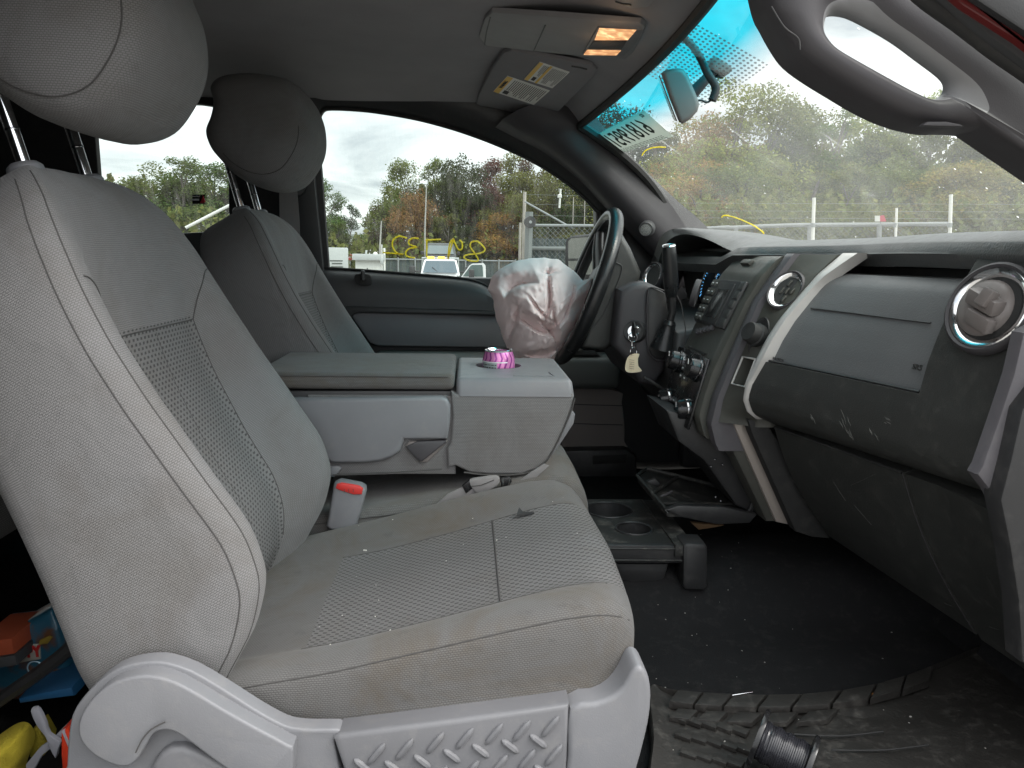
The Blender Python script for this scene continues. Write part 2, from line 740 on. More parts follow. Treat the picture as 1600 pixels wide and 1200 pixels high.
def floor_z(x, y):
    z = FLOOR
    z += 0.075 * math.exp(-(abs(y) / 0.17) ** 4)                       # tunnel
    z += max(0, x - 0.86) * 1.1                                        # toe board
    z += 0.05 * max(0.0, min(1.0, (-y - 0.72) / 0.05))                 # sill
    z += 0.004 * noise.noise((x * 7, y * 7, 0))
    return z


v, f = grid(lambda x, y: (x, y, floor_z(x, y)), 90, 60, -1.9, 1.25, -0.80, 0.86)
tag(mo('cab_floor', v, f, M_['carpet']), 'black carpet on the floor of the cab', kind='structure')


def roof_z(x, y):
    z = 0.455 - 0.058 * (abs(y) / 0.74) ** 4
    if x > 0.12:
        z -= 0.075 * ((x - 0.12) / 0.24) ** 2
    return z


def xtop(y):
    return 0.365 - 0.15 * y * y


def ztop(y):
    return 0.385 - 0.075 * y * y


v, f = solid_sheet(lambda u, y: (lambda x: (x, y, roof_z(x, y) if u < 1 else ztop(y) + 0.004))(-1.85 + (xtop(y) + 1.85) * u), 60, 30, (0, 0, 0.06), v0=-0.76, v1=0.76)
tag(mo('headliner_ceiling', v, f, M_['roof']), 'grey cloth headliner over the seats', kind='structure')
# closed rear of the cab
box('rear_wall', (-1.9, 0, -0.1), (0.06, 1.75, 1.2), M_['pillardk'])['kind'] = 'structure'
# near side behind the open front door: rear door shut
plates_near = box('rear_side_wall', (-1.16, -0.83, -0.1), (1.36, 0.06, 1.2), M_['pillardk'])
plates_near['kind'] = 'structure'
# driver's side: pillars, roof rail, rear panel (between and round the windows)
def side_piece(name, pts, th=0.02, bev=0.004, mat='black', Y=0.0, smooth=0, kind='structure'):
    P = []
    for p in pts:
        a = at(p[0], p[1], Y=.79)
        P.append(at(p[0], p[1], Y=.845 - .28 * (a.z + .05) - Y))
    v, f = g_prism(P, Vector((0, th, 0)), bev, 2)
    o = mo(name, v, f, M_[mat])
    o['kind'] = kind
    return o


side_piece('centre_pillar', [(362, 140), (430, 128), (520, 128), (497, 150), (493, 178), (497, 200), (505, 300), (514, 420), (600, 640), (395, 640), (372, 420), (357, 330), (356, 200)])
side_piece('pillar_trim', [(380, 120), (420, 130), (470, 140), (484, 200), (496, 330), (506, 430), (490, 520), (470, 420), (462, 300), (440, 190)], 0.02, 0.006, 'pillardk', 0.022)
side_piece('rear_pillar', [(-150, 60), (120, 100), (146, 170), (150, 225), (156, 300), (164, 420), (190, 640), (-200, 640)])
side_piece('rear_roof_rail', [(100, 40), (430, 110), (400, 165), (365, 170), (340, 167), (305, 162), (240, 170), (150, 190), (120, 150)])
side_piece('rear_side_panel', [(150, 372), (250, 366), (362, 360), (400, 640), (150, 640)], 0.02, 0.004, 'pillardk', -.005)
box('side_sill_wall', (-.2, .90, -.55), (2.9, .06, .7), M_['black'], None, .01)['kind'] = 'structure'
# ---- driver's door -------------------------------------------------
dd = thing('driver_door', 'closed driver door with black upper trim, grey insert and a map pocket', 'car door', (0.1, 0.84, -0.3))
TOPW = [(498, 186), (503, 174), (515, 170), (560, 172), (600, 177), (650, 186), (700, 199), (745, 214), (790, 232), (830, 251), (870, 275), (905, 302), (932, 330), (940, 342), (938, 480)]
outer = [(480, 140), (496, 126), (520, 120), (570, 120), (612, 123), (668, 128), (722, 140), (770, 158), (818, 184), (856, 212), (890, 247), (925, 275), (955, 305), (975, 330), (965, 490)]


def rim_loft(inner, outer_, Y0f, th, bulge=0.012):
    loops = []
    for a, b in zip(inner, outer_):
        pa = at(a[0], a[1], Y=0.78)
        ya = Yside(pa.z)
        pa = at(a[0], a[1], Y=ya)
        pb = at(b[0], b[1], Y=0.78)
        yb = Yside(pb.z) - 0.02
        pb = at(b[0], b[1], Y=yb)
        m = (pa + pb) / 2
        loops.append([pa + Vector((0, .03, 0)), pa, pa + (m - pa) * .25 + Vector((0, -bulge, 0)), m + Vector((0, -bulge * 1.6, 0)), pb + (m - pb) * .25 + Vector((0, -bulge, 0)), pb, pb + Vector((0, .05, 0))])
    return g_loft(loops)


v, f = rim_loft(cr(TOPW, 3), cr(outer, 3), 0, 0.03)
mo('window_frame', v, f, M_['black'], dd, sharp=60)
v, f = g_tube([at(p[0], p[1], Y=Yside(at(p[0], p[1], Y=.78).z) - .004) for p in cr(TOPW, 4)], 0.0045, 8)
mo('window_seal', v, f, M_['rubber'], dd)
SILL = [(490, 418), (515, 420), (560, 422.5), (600, 425.5), (650, 429.5), (700, 433.5), (730, 437), (752, 443), (768, 453), (783, 468), (800, 486), (825, 500), (870, 508), (960, 510)]
low = [(490, 480), (515, 480), (560, 480), (600, 481), (650, 482), (700, 483), (730, 484), (752, 485), (768, 486), (783, 490), (800, 500), (825, 515), (870, 524), (960, 530)]
loops = []
for a, b in zip(cr(SILL, 3), cr(low, 3)):
    pa, pb = at(a[0], a[1], Y=.845), at(b[0], b[1], Y=.80)
    q = pb - pa
    loops.append([pa + Vector((0, .03, -.004)), pa, pa + q * .12 + Vector((0, -.022, 0)), pa + q * .35 + Vector((0, -.026, 0)), pa + q * .7 + Vector((0, -.012, 0)), pb, pb + Vector((0, .09, 0))])
v, f = g_loft(loops)
mo('upper_trim', v, f, M_['pillardk'], dd)
tube('sill_seal', [at(p[0], p[1] - 1, Y=.842) for p in cr(SILL, 4)], 0.0035, M_['rubber'], dd, 8)
# lock-knob pocket
plate('lock_pocket', [(556, 428), (577, 429), (580, 440), (577, 446), (560, 445), (554, 438)], 0.79, 0.03, M_['rubber'], dd, 0.003, 3)
lathe('lock_knob', [(0.002, 0), (0.006, 0.004), (0.006, 0.03), (0.002, 0.034)], at(567, 440, Y=.785), (0, 0, 1), M_['black'], dd, 12)
# dark groove strip, grey insert, lower trim
plate('trim_strip', [(540, 478), (650, 482), (780, 487), (980, 500), (980, 522), (780, 494), (560, 489), (552, 492), (545, 500), (530, 490)], 0.79, 0.05, M_['black'], dd, 0.005)
plate('grey_insert', [(549, 494), (556, 488), (570, 487), (650, 488.5), (790, 492), (900, 496), (900, 548), (760, 543), (590, 540.5), (578, 536)], 0.80, 0.04, M_['doorgrey'], dd, 0.006)
box('inner_panel', (0.1, 0.875, -0.36), (1.16, 0.05, 0.58), M_['pillardk'], dd, 0.01)
# armrest: a box shelf whose top shows beyond the console
aa, ab = at(585, 546, Y=.80), at(965, 552, Y=.80)
v, f = g_box(((aa.x + ab.x) / 2, 0.79, aa.z - 0.055), (ab.x - aa.x, 0.13, 0.10), 0.022, None, 4)
mo('armrest', v, f, M_['armgreen'], dd)
plate('switch_plate', [(872, 548), (930, 549), (938, 556), (866, 555)], 0.73, 0.02, M_['black'], dd, 0.002)
box('window_switch', at(905, 550, Y=.735) + Vector((0, 0, .004)), (0.02, 0.016, 0.01), M_['dash'], dd, 0.003)
plate('fabric_insert', [(880, 610), (966, 611), (972, 630), (976, 660), (976, 690), (974, 701), (880, 701)], 0.815, 0.03, M_['doortan'], dd, 0.006, 3)
for yy in (634, 664):
    tube('insert_groove', [at(882, yy - 3, Y=.8135), at(930, yy - 1, Y=.8135), at(973, yy, Y=.8135)], 0.0014, M_['pillardk'], dd, 6)
plate('map_pocket', [(870, 704), (980, 702), (994, 712), (997, 745), (986, 782), (960, 792), (870, 792)], 0.77, 0.08, M_['black'], dd, 0.012)
plate('pocket_slot', [(926, 712), (980, 710), (978, 724), (926, 726)], 0.768, 0.01, M_['rubber'], dd, 0.003)
# sail panel and mirror
plate('sail_panel', [(930, 318), (962, 338), (1006, 376), (1056, 428), (1085, 480), (1050, 530), (955, 520), (938, 470), (934, 400)], 0.83, 0.05, M_['pillardk'], dd, 0.006)
# glass
GL = NT('green tinted door glass')
gn = GL
gn.n.remove(gn.b)
tr = gn.new('ShaderNodeBsdfTransparent')
tr.inputs['Color'].default_value = (0.70, 0.765, 0.745, 1)
gs = gn.new('ShaderNodeBsdfGlossy')
gs.inputs['Roughness'].default_value = 0.02
gs.inputs['Color'].default_value = (0.9, 0.95, 0.95, 1)
du = gn.new('ShaderNodeBsdfTranslucent')
du.inputs['Color'].default_value = (0.75, 0.74, 0.70, 1)
oc = gn.obj()
ds = gn.new('ShaderNodeMapping')
ds.inputs['Scale'].default_value = (14, 1, 3)
gn.l.new(oc, ds.inputs[0])
dn = gn.ramp(gn.noise(5, 6, ds.outputs[0], 0.7), 0.40, 0.85)
m1 = gn.new('ShaderNodeMixShader')
gn.l.new(gn.math('MULTIPLY_ADD', dn, 0.10, 0.012), m1.inputs[0])
gn.l.new(tr.outputs[0], m1.inputs[1])
gn.l.new(du.outputs[0], m1.inputs[2])
m2 = gn.new('ShaderNodeMixShader')
lw = gn.new('ShaderNodeLayerWeight')
lw.inputs['Blend'].default_value = 0.25
gn.l.new(gn.math('MULTIPLY', lw.outputs['Fresnel'], 0.35), m2.inputs[0])
gn.l.new(m1.outputs[0], m2.inputs[1])
gn.l.new(gs.outputs[0], m2.inputs[2])
gn.l.new(m2.outputs[0], gn.o.inputs['Surface'])
M_['doorglass'] = GL.m


def glass_plate(name, pts, parent, off=0.02):
    P = []
    for p in pts:
        a = at(p[0], p[1], Y=.78)
        a = at(p[0], p[1], Y=Yside(a.z) + off)
        P.append(a)
    c = sum(P, Vector()) / len(P)
    v = [tuple(c)] + [tuple(p) for p in P]
    f = [(0, i + 1, (i + 1) % len(P) + 1) for i in range(len(P))]
    return mo(name, v, f, M_['doorglass'], parent)


glass_plate('window_glass', cr(TOPW[:-1], 2) + [np.array(p) for p in [(960, 350), (960, 520), (820, 510), (780, 480), (740, 450), (490, 430)]], dd)
# yellow marker number on the glass, written from outside (reads mirrored here)
STROKES = [
    [(636, 372), (624, 369), (615, 374), (613, 383), (617, 392), (624, 397), (629, 397), (598, 394.5)],
    [(654, 372.5), (645, 372), (639, 376), (640, 382), (651, 386), (640, 388), (634, 394), (636, 400), (648, 403)],
    [(665, 375), (689, 374)], [(667, 375), (667, 388), (666.5, 402)],
    [(706, 374), (702, 384), (700, 405)], [(700, 405), (707, 378), (708, 373), (712, 382), (717, 390), (722, 388), (722, 379), (718, 375)],
    [(738, 378), (746, 377), (756, 386), (757, 392), (748, 396), (730, 398), (725, 402), (733, 407), (747, 407), (742, 396), (735, 386), (736, 379), (740, 377)]]
for s in STROKES:
    P = [at(p[0], p[1], Y=Yside(at(p[0], p[1], Y=.8).z) + .014) for p in cr(s, 5)]
    o = tube('number_stroke', P, 0.0024, M_['yellowmark'], dd, 6)
# rear side window
rw = thing('rear_side_window', 'rear side window behind the driver seat with a small sticker', 'window', (-0.87, 0.8, 0.1))
glass_plate('window_glass', [(146, 150), (380, 140), (375, 380), (146, 380)], rw, 0.03)
plate('sticker', [(300.5, 304), (320, 304), (320, 318.5), (300.5, 318.5)], 0.815, 0.001, M_['blackgloss'], rw, 0)
plate('sticker_emblem', [(313, 317), (317, 305.5), (321, 315), (318, 317.5)], 0.812, 0.002, simple('sticker red', (0.55, 0.04, 0.05), .5), rw, 0)
plate('sticker_print', [(301, 306), (312, 306), (312, 307.6), (301, 307.6)], 0.8125, 0.001, M_['white'], rw, 0)
plate('sticker_print', [(301, 310.5), (311, 310.5), (311, 313.5), (301, 313.5)], 0.8125, 0.001, M_['white'], rw, 0)
# seat belt on the driver's pillar
bt = thing('driver_seat_belt', 'grey belt webbing hanging on the black pillar behind the driver seat', 'seat belt', at(450, 300, Y=.74))
plate('webbing', [(436, 285), (463, 285), (468, 345), (470, 420), (438, 420), (437, 345)], 0.745, 0.002, M_['belt'], bt, 0)
lathe('anchor_ring', [(0.004, -.006), (0.026, -.006), (0.030, 0), (0.026, .006), (0.004, .006)], at(462, 291, Y=.755), (0.2, -1, 0), M_['black'], bt, 20)

# ================================================================ WINDSHIELD
def xbase(y):
    return 0.93 - 0.46 * y * y


def zbase(y):
    return 0.0 + 0.11 * y * y


def wsh(u, v_):
    """u across (-1 near .. 1 driver), v_ 0 bottom .. 1 top"""
    yb, yt = u * 0.80, u * 0.655
    b = Vector((xbase(yb), yb, zbase(yb)))
    t = Vector((xtop(yt) + .006, yt, ztop(yt)))
    p = b.lerp(t, v_)
    p.x += 0.035 * math.sin(PI * v_)
    p.z += 0.018 * math.sin(PI * v_)
    return p


WG = NT('dusty windshield glass with blue shade band')
g = WG
g.n.remove(g.b)
uv = g.uv()
sx = g.new('ShaderNodeSeparateXYZ')
g.l.new(uv, sx.inputs[0])
band = g.ramp(sx.outputs[1], 0.80, 0.895)
# black dot print round the mirror base
fx = g.math('SUBTRACT', g.math('FRACT', g.math('MULTIPLY', sx.outputs[0], 72)), 0.5)
fy = g.math('SUBTRACT', g.math('FRACT', g.math('MULTIPLY', sx.outputs[1], 88)), 0.5)
dd_ = g.math('SQRT', g.math('ADD', g.math('MULTIPLY', fx, fx), g.math('MULTIPLY', fy, fy)))
dots = g.math('LESS_THAN', dd_, 0.30)
inx = g.math('LESS_THAN', g.math('ABSOLUTE', g.math('SUBTRACT', sx.outputs[0], 0.50)), 0.135)
iny = g.math('GREATER_THAN', sx.outputs[1], 0.80)
dots = g.math('MULTIPLY', g.math('MULTIPLY', dots, inx), iny)
tcol = g.mix(band, (0.90, 0.93, 0.90), (0.0, 0.66, 0.82))
tcol = g.mix(g.math('MULTIPLY', dots, 0.75), tcol, (0.01, 0.02, 0.03))
tr = g.new('ShaderNodeBsdfTransparent')
g.l.new(tcol, tr.inputs['Color'])
oc = g.obj()
film = g.noise(7, 6, oc, 0.65)
vor = g.new('ShaderNodeTexVoronoi')
vor.feature = 'F1'
vor.inputs['Scale'].default_value = 75
g.l.new(oc, vor.inputs['Vector'])
rnd = g.new('ShaderNodeSeparateColor')
g.l.new(vor.outputs['Color'], rnd.inputs[0])
sz = g.math('MULTIPLY', g.math('POWER', rnd.outputs[0], 6.0), 0.17)
speck = g.math('LESS_THAN', vor.outputs['Distance'], sz)
speck = g.math('MULTIPLY', speck, g.math('GREATER_THAN', rnd.outputs[1], 0.35))
# arc scratches from the wipers
mp = g.new('ShaderNodeMapping')
mp.inputs['Scale'].default_value = (4.0, 2.2, 9)
mp.inputs['Rotation'].default_value = (0, 0, 0.5)
g.l.new(oc, mp.inputs[0])
w2 = g.new('ShaderNodeTexWave')
w2.wave_type = 'RINGS'
w2.inputs['Scale'].default_value = 2.2
w2.inputs['Distortion'].default_value = 1.2
w2.inputs['Detail'].default_value = 3
g.l.new(oc, w2.inputs['Vector'])
arc = g.math('MULTIPLY', g.ramp(w2.outputs['Fac'], 0.985, 1.0), g.ramp(g.noise(6, 2, oc), 0.56, 0.68))
dust = g.math('MULTIPLY_ADD', g.ramp(film, 0.35, 0.75), 0.08, 0.068)
dust = g.math('MULTIPLY', dust, g.math('SUBTRACT', 1.0, g.math('MULTIPLY', band, 0.8)))
dust = g.math('ADD', dust, g.math('MULTIPLY', g.math('MULTIPLY', arc, g.math('SUBTRACT', 1.0, band)), 0.16))
dust = g.math('MINIMUM', g.math('ADD', dust, g.math('MULTIPLY', speck, 0.75)), 0.9)
du = g.new('ShaderNodeBsdfTranslucent')
du.inputs['Color'].default_value = (0.80, 0.82, 0.78, 1)
m1 = g.new('ShaderNodeMixShader')
g.l.new(dust, m1.inputs[0])
g.l.new(tr.outputs[0], m1.inputs[1])
g.l.new(du.outputs[0], m1.inputs[2])
gl = g.new('ShaderNodeBsdfGlossy')
gl.inputs['Roughness'].default_value = 0.03
lw = g.new('ShaderNodeLayerWeight')
lw.inputs['Blend'].default_value = 0.2
m2 = g.new('ShaderNodeMixShader')
g.l.new(g.math('MULTIPLY', lw.outputs['Fresnel'], 0.25), m2.inputs[0])
g.l.new(m1.outputs[0], m2.inputs[1])
g.l.new(gl.outputs[0], m2.inputs[2])
g.l.new(m2.outputs[0], g.o.inputs['Surface'])
M_['wglass'] = WG.m

ws = thing('windshield', 'dusty windshield with a blue shade band along its top edge', 'windshield', (0.65, 0, 0.2))
nu, nv = 40, 14
v, f = grid(lambda u, t: wsh(u, t), nu, nv, -1, 1, 0, 1)
uvs = [(i / nu, j / nv) for i in range(nu + 1) for j in range(nv + 1)]
mo('glass_pane', v, f, M_['wglass'], ws, uvs=uvs)
# black frit edge inside the glass: top and the driver's side
fr = [wsh(1, t / 12) + Vector((-.006, -.006, -.004)) for t in range(13)]
tube('edge_seal', fr, 0.013, M_['rubber'], ws, 8)
fr = [wsh(-1 + 2 * t / 30, 1.0) + Vector((-.004, 0, -.004)) for t in range(31)]
tube('edge_seal', fr, 0.010, M_['rubber'], ws, 8)


def onwsh(px, py, off=0.004):
    """point of the windshield seen at (px, py)"""
    d = ray(px, py)
    lo, hi = 0.2, 4.0
    best = None
    for k in range(400):
        t = 0.9 + k * 0.006
        p = CAM + d * t
        # signed side: compare x with the glass at same y,z
        u = p.y / 0.73
        vv = (p.z - 0.02) / 0.35
        for _ in range(3):
            q = wsh(u, vv)
            u += (p.y - q.y) / 0.73
            vv += (p.z - q.z) / 0.36
        e = p.x - wsh(u, vv).x
        if best is not None and best * e <= 0:
            break
        best = e
    return p - d.normalized() * off


MK1 = [(1003, 243), (1008, 236), (1016, 232), (1026, 230), (1040, 230)]
MK2 = [(1128, 340), (1130, 337), (1140, 337.5), (1155, 342), (1175, 351), (1190, 361), (1193, 366), (1186, 369), (1172, 368), (1157, 370)]
for s in (MK1, MK2):
    tube('yellow_mark', [onwsh(*p) for p in cr(s, 4)], 0.0016, M_['yellowmark'], ws, 6)
# paper stock notice stuck inside the glass; printed side faces out, seen through from behind
pn = thing('paper_notice', 'white paper with a big printed stock number stuck to the windshield corner', 'paper sign', onwsh(985, 210))
PA, PB, PC, PD = onwsh(929, 212, .001), onwsh(1006, 172, .001), onwsh(1052, 213, .001), onwsh(968, 240, .001)
paper_m = NT('thin paper')
paper_m.b.inputs['Base Color'].default_value = (0.62, 0.64, 0.60, 1)
paper_m.b.inputs['Roughness'].default_value = 0.8
tl = paper_m.new('ShaderNodeBsdfTranslucent')
tl.inputs['Color'].default_value = (0.62, 0.66, 0.62, 1)
mm = paper_m.new('ShaderNodeMixShader')
mm.inputs[0].default_value = 0.55
paper_m.l.new(paper_m.b.outputs[0], mm.inputs[1])
paper_m.l.new(tl.outputs[0], mm.inputs[2])
paper_m.l.new(mm.outputs[0], paper_m.o.inputs['Surface'])


def quad(a, b, c, d, u, w):
    """bilinear point: u along a-b, w from a-b towards d-c"""
    return a.lerp(b, u).lerp(d.lerp(c, u), w)


v, f = solid_sheet(lambda u, w: quad(PA, PB, PC, PD, u, w), 6, 4, (-.0006, 0, -.0006))
mo('sheet', v, f, paper_m.m, pn)
inkm = simple('print ink', (0.018, 0.03, 0.022), .7)
xa = (PA + PD) / 2 - (PB + PC) / 2          # reading direction seen from outside runs near -> far in mirror
cen = quad(PA, PB, PC, PD, .5, .46) + Vector((-.0022, 0, -.0022))
upv = (PA + PB) / 2 - (PD + PC) / 2
Mt = frame3(cen, PB - PA, upv)
Lh = upv.length
text('lettering', '61819951', Mt, Lh * 0.86, inkm, pn, mirror=True, sx=min(1.2, (PB - PA).length * .84 / (Lh * .86 * 4.6)), bold=0.0006)
text('lettering', '02', frame3(quad(PA, PB, PC, PD, .93, .10) + Vector((-.0022, 0, -.0022)), PB - PA, upv), Lh * .17, inkm, pn, mirror=True)
text('lettering', 'F', frame3(quad(PA, PB, PC, PD, .04, .72) + Vector((-.0022, 0, -.0022)), PB - PA, upv), Lh * .3, inkm, pn, mirror=True)
rnd_ = random.Random(4)
mb = MB()
for w in (.84, .89, .94):
    u = .12
    while u < .9:
        l = rnd_.uniform(.02, .07)
        a, b = quad(PA, PB, PC, PD, u, w), quad(PA, PB, PC, PD, u + l, w)
        o_ = Vector((-.0024, 0, -.0024))
        dn_ = (PD - PA) * .022
        mb.add([a + o_, b + o_, b + o_ + dn_, a + o_ + dn_], [(0, 1, 2, 3)])
        u += l + .015
mb.out('small_print', simple('pale ink', (0.16, 0.19, 0.17), .8), pn)

# ---- driver's A-pillar with tweeter ----------------------------------
ap = thing('windshield_pillar', 'dark plastic windshield pillar trim on the driver side with a round speaker', 'pillar trim', at(980, 300, Y=.74))
e1 = [(858, 156), (892, 188), (905, 205), (930, 237), (960, 268), (1000, 304), (1035, 336), (1062, 358), (1090, 385)]
e2 = [(774, 199), (808, 217), (843, 234), (872, 254), (905, 281), (940, 318), (985, 366), (1030, 415), (1060, 450)]
L = []
for k, (a, b) in enumerate(zip(cr(e1, 3), cr(e2, 3))):
    t = k / (len(cr(e1, 3)) - 1)
    pa = at(a[0], a[1], Y=.625 + .15 * t)
    pb = at(b[0], b[1], Y=.70 + .115 * t)
    q = pb - pa
    bl = Vector((-.02, -.035, -.0))
    L.append([pa + Vector((.05, .02, .04)), pa, pa + q * .2 + bl * .7, pa + q * .45 + bl, pa + q * .75 + bl * .8, pb, pb + Vector((.04, .05, 0))])
v, f = g_loft(L)
mo('pillar_cover', v, f, M_['pillar'], ap, sharp=70)
sp = at(1010, 358, Y=.705)
lathe('speaker_ring', [(0.0, .0), (0.0165, .0), (0.0185, -.004), (0.0215, -.002), (0.023, .010)], sp, (.5, .85, .1), M_['pillardk'], ap, 28, cap=False) if False else None
ax_ = Vector((.35, .9, .15)).normalized()
v, f = g_lathe([(0.0165, -.004), (0.0185, -.008), (0.0215, -.005), (0.023, .02)], sp, ax_, 28, cap=False)
mo('speaker_ring', v, f, M_['pillardk'], ap)
t_ = NT('speaker mesh')
vo = t_.new('ShaderNodeTexVoronoi')
vo.inputs['Scale'].default_value = 420
t_.l.new(t_.obj(), vo.inputs['Vector'])
t_.put(t_.mix(t_.ramp(vo.outputs['Distance'], .25, .5), (0.06, 0.06, 0.06), (0.36, 0.37, 0.36)), t_.b.inputs['Base Color'])
t_.b.inputs['Roughness'].default_value = .5
v, f = g_lathe([(0.0, -.006), (0.010, -.0056), (0.0165, -.0035), (0.0168, .004)], sp, ax_, 28)
mo('speaker_grille', v, f, t_.m, ap)

# ---- near A-pillar with the grab handle ------------------------------
gh = thing('grab_handle', 'dark passenger pillar trim with an open grab handle', 'grab handle', at(1400, 100, Y=-.68))
OUT = [(1150, -240), (1182, -130), (1207, -10), (1222, 25), (1240, 58), (1259, 84), (1290, 108), (1330, 133), (1372, 158), (1408, 176), (1445, 189), (1485, 197), (1520, 197), (1555, 200), (1590, 211), (1640, 240), (1720, 300), (1860, 420), (1960, 480), (2020, 440), (1900, 300), (1720, 150), (1600, 60), (1500, -10), (1420, -70), (1330, -180), (1260, -280)]
INN = [(1294, 40), (1297, 27), (1303, 18), (1312, 14), (1326, 14), (1345, 19), (1380, 37), (1415, 58), (1450, 84), (1482, 108), (1494, 120), (1497, 130), (1493, 141), (1482, 148), (1468, 152), (1450, 150), (1425, 138), (1390, 118), (1350, 96), (1316, 77), (1302, 64), (1295, 52)]


def resamp(pts, n):
    P = [np.array(p) for p in cr(pts, 8, closed=True)]
    P.append(P[0])
    d = np.cumsum([0] + [np.linalg.norm(P[i + 1] - P[i]) for i in range(len(P) - 1)])
    A = np.array(P)
    s = np.linspace(0, d[-1], n, endpoint=False)
    return np.stack([np.interp(s, d, A[:, 0]), np.interp(s, d, A[:, 1])], 1)


n_ = 120
O_, I_ = resamp(OUT, n_), resamp(INN, n_)
ci = I_.mean(0)
# pair outer points to inner by angle about the hole's long axis
def angs(A):
    q = A - ci
    c, s = math.cos(R(33)), math.sin(R(33))
    x, y = q[:, 0] * c + q[:, 1] * s, -q[:, 0] * s + q[:, 1] * c
    return np.arctan2(y * 2.6, x)


def byang(A, n):
    a = angs(A)
    o = np.argsort(a)
    a, A = a[o], A[o]
    a = np.concatenate([[a[-1] - 2 * PI], a, [a[0] + 2 * PI]])
    A = np.concatenate([A[-1:], A, A[:1]])
    t = np.linspace(-PI, PI, n, endpoint=False)
    return np.stack([np.interp(t, a, A[:, 0]), np.interp(t, a, A[:, 1])], 1)


O_, I_ = byang(resamp(OUT, 400), n_), byang(resamp(INN, 400), n_)
L = []
prof = [(0, .026), (0, .014), (.03, .006), (.10, 0), (.30, -.004), (.6, -.003), (.86, .004), (.95, .012), (1.0, .03), (1.0, .06)]
for w, dy in prof:
    ring = []
    for k in range(n_):
        px = I_[k] * (1 - w) + O_[k] * w
        ring.append(at(px[0], px[1], Y=-.70) + Vector((0, dy, 0)))
    L.append(ring)
v, f = g_loft(L, cap=False)
# back wall of the ring
m = len(L)
rimm = plastic('pale handle lip', (0.20, 0.20, 0.205), .45)
f += [(k, (k + 1) % n_, (m - 1) * n_ + (k + 1) % n_, (m - 1) * n_ + k) for k in range(n_)]
mo('pillar_cover', v, f, [M_['pillar'], rimm], gh, fmat=[1 if i < 3 * n_ else 0 for i in range(len(f))], sharp=60)
tube('pillar_seam', [at(*p, Y=-.7045) for p in cr([(1205, 10), (1225, 42), (1247, 60), (1250, 78)], 4)], .0009, M_['black'], gh, 6)
plate('screw_cap', [(1441, 196), (1450, 190), (1480, 190), (1500, 194), (1508, 198)], -.706, .01, M_['pillar'], gh, .001)
# door opening outside the pillar: rubber weatherstrip, red body, black strip
fo = thing('door_opening', 'red painted door opening edge with black weatherstrip along the near pillar', 'door frame', at(1550, 60, Y=-.8))
for pts, r_, m, Y in (([(1395, -60), (1440, -10), (1500, 34), (1560, 80), (1620, 122), (1720, 200), (1900, 350), (1990, 430)], .010, 'rubber', -.735), ([(1420, -60), (1462, -14), (1520, 30), (1580, 76), (1640, 124), (1720, 190), (1900, 335), (2000, 420)], .007, 'black', -.745)):
    tube('weatherstrip', [at(*p, Y=Y) for p in cr(pts, 4)], r_, M_[m], fo, 10)
plate('red_body_edge', [(1475, -70), (1502, -12), (1525, 2), (1600, 50), (1650, 86), (1720, 140), (2000, 370), (2000, 400), (1720, 164), (1640, 102), (1590, 64), (1505, 10), (1470, -20)], -.775, .008, M_['redpaint'], fo, .008)
plate('outer_seal', [(1440, -70), (1480, -32), (1530, 8), (1590, 52), (1650, 98), (1740, 170), (2010, 400), (2010, 440), (1740, 200), (1640, 125), (1560, 66), (1500, 18), (1440, -30)], -.755, .012, M_['pillardk'], fo, .004)
plate('door_frame_cover', [(1480, -80), (1640, -40), (1760, 60), (2020, 290), (2020, 390), (1760, 166), (1650, 84), (1600, 48), (1526, 0), (1498, -20)], -.785, .008, M_['black'], fo, .003)
box('roof_rail', (-.55, -.745, .395), (1.7, .08, .11), M_['roof'], fo, .03)
box('door_sill', (0.25, -0.79, -0.66), (2.2, 0.09, 0.12), M_['black'], fo, .015)

# bodywork round the cab, out of the photograph's sight
hv, hf = solid_sheet(lambda y, x: (x, y, -.045 - .05 * max(0, x - 1.05) - .06 * abs(y) ** 3), 12, 10, (0, 0, -.03), u0=-.88, u1=.88, v0=.98, v1=2.15)
mo('hood_slab', hv, hf, M_['redpaint'])['kind'] = 'structure'
box('fender_wall', (1.48, -.90, -.42), (1.30, .06, .66), M_['redpaint'], None, .02)['kind'] = 'structure'
box('fender_wall', (1.48, .90, -.42), (1.30, .06, .66), M_['redpaint'], None, .02)['kind'] = 'structure'
box('roof_slab', (-.78, 0, .53), (2.15, 1.56, .03), M_['redpaint'], None, .012)['kind'] = 'structure'
box('roof_side_slab', (-.62, -.795, .455), (1.75, .03, .15), M_['redpaint'], None, .012)['kind'] = 'structure'

# ================================================================ SEATS
NN = Vector((.86, 0, .51)).normalized()       # forward normal of a backrest
UU = Vector((-.51, 0, .86)).normalized()      # up along the backrest
BO = Vector((-.232, 0, -.36))


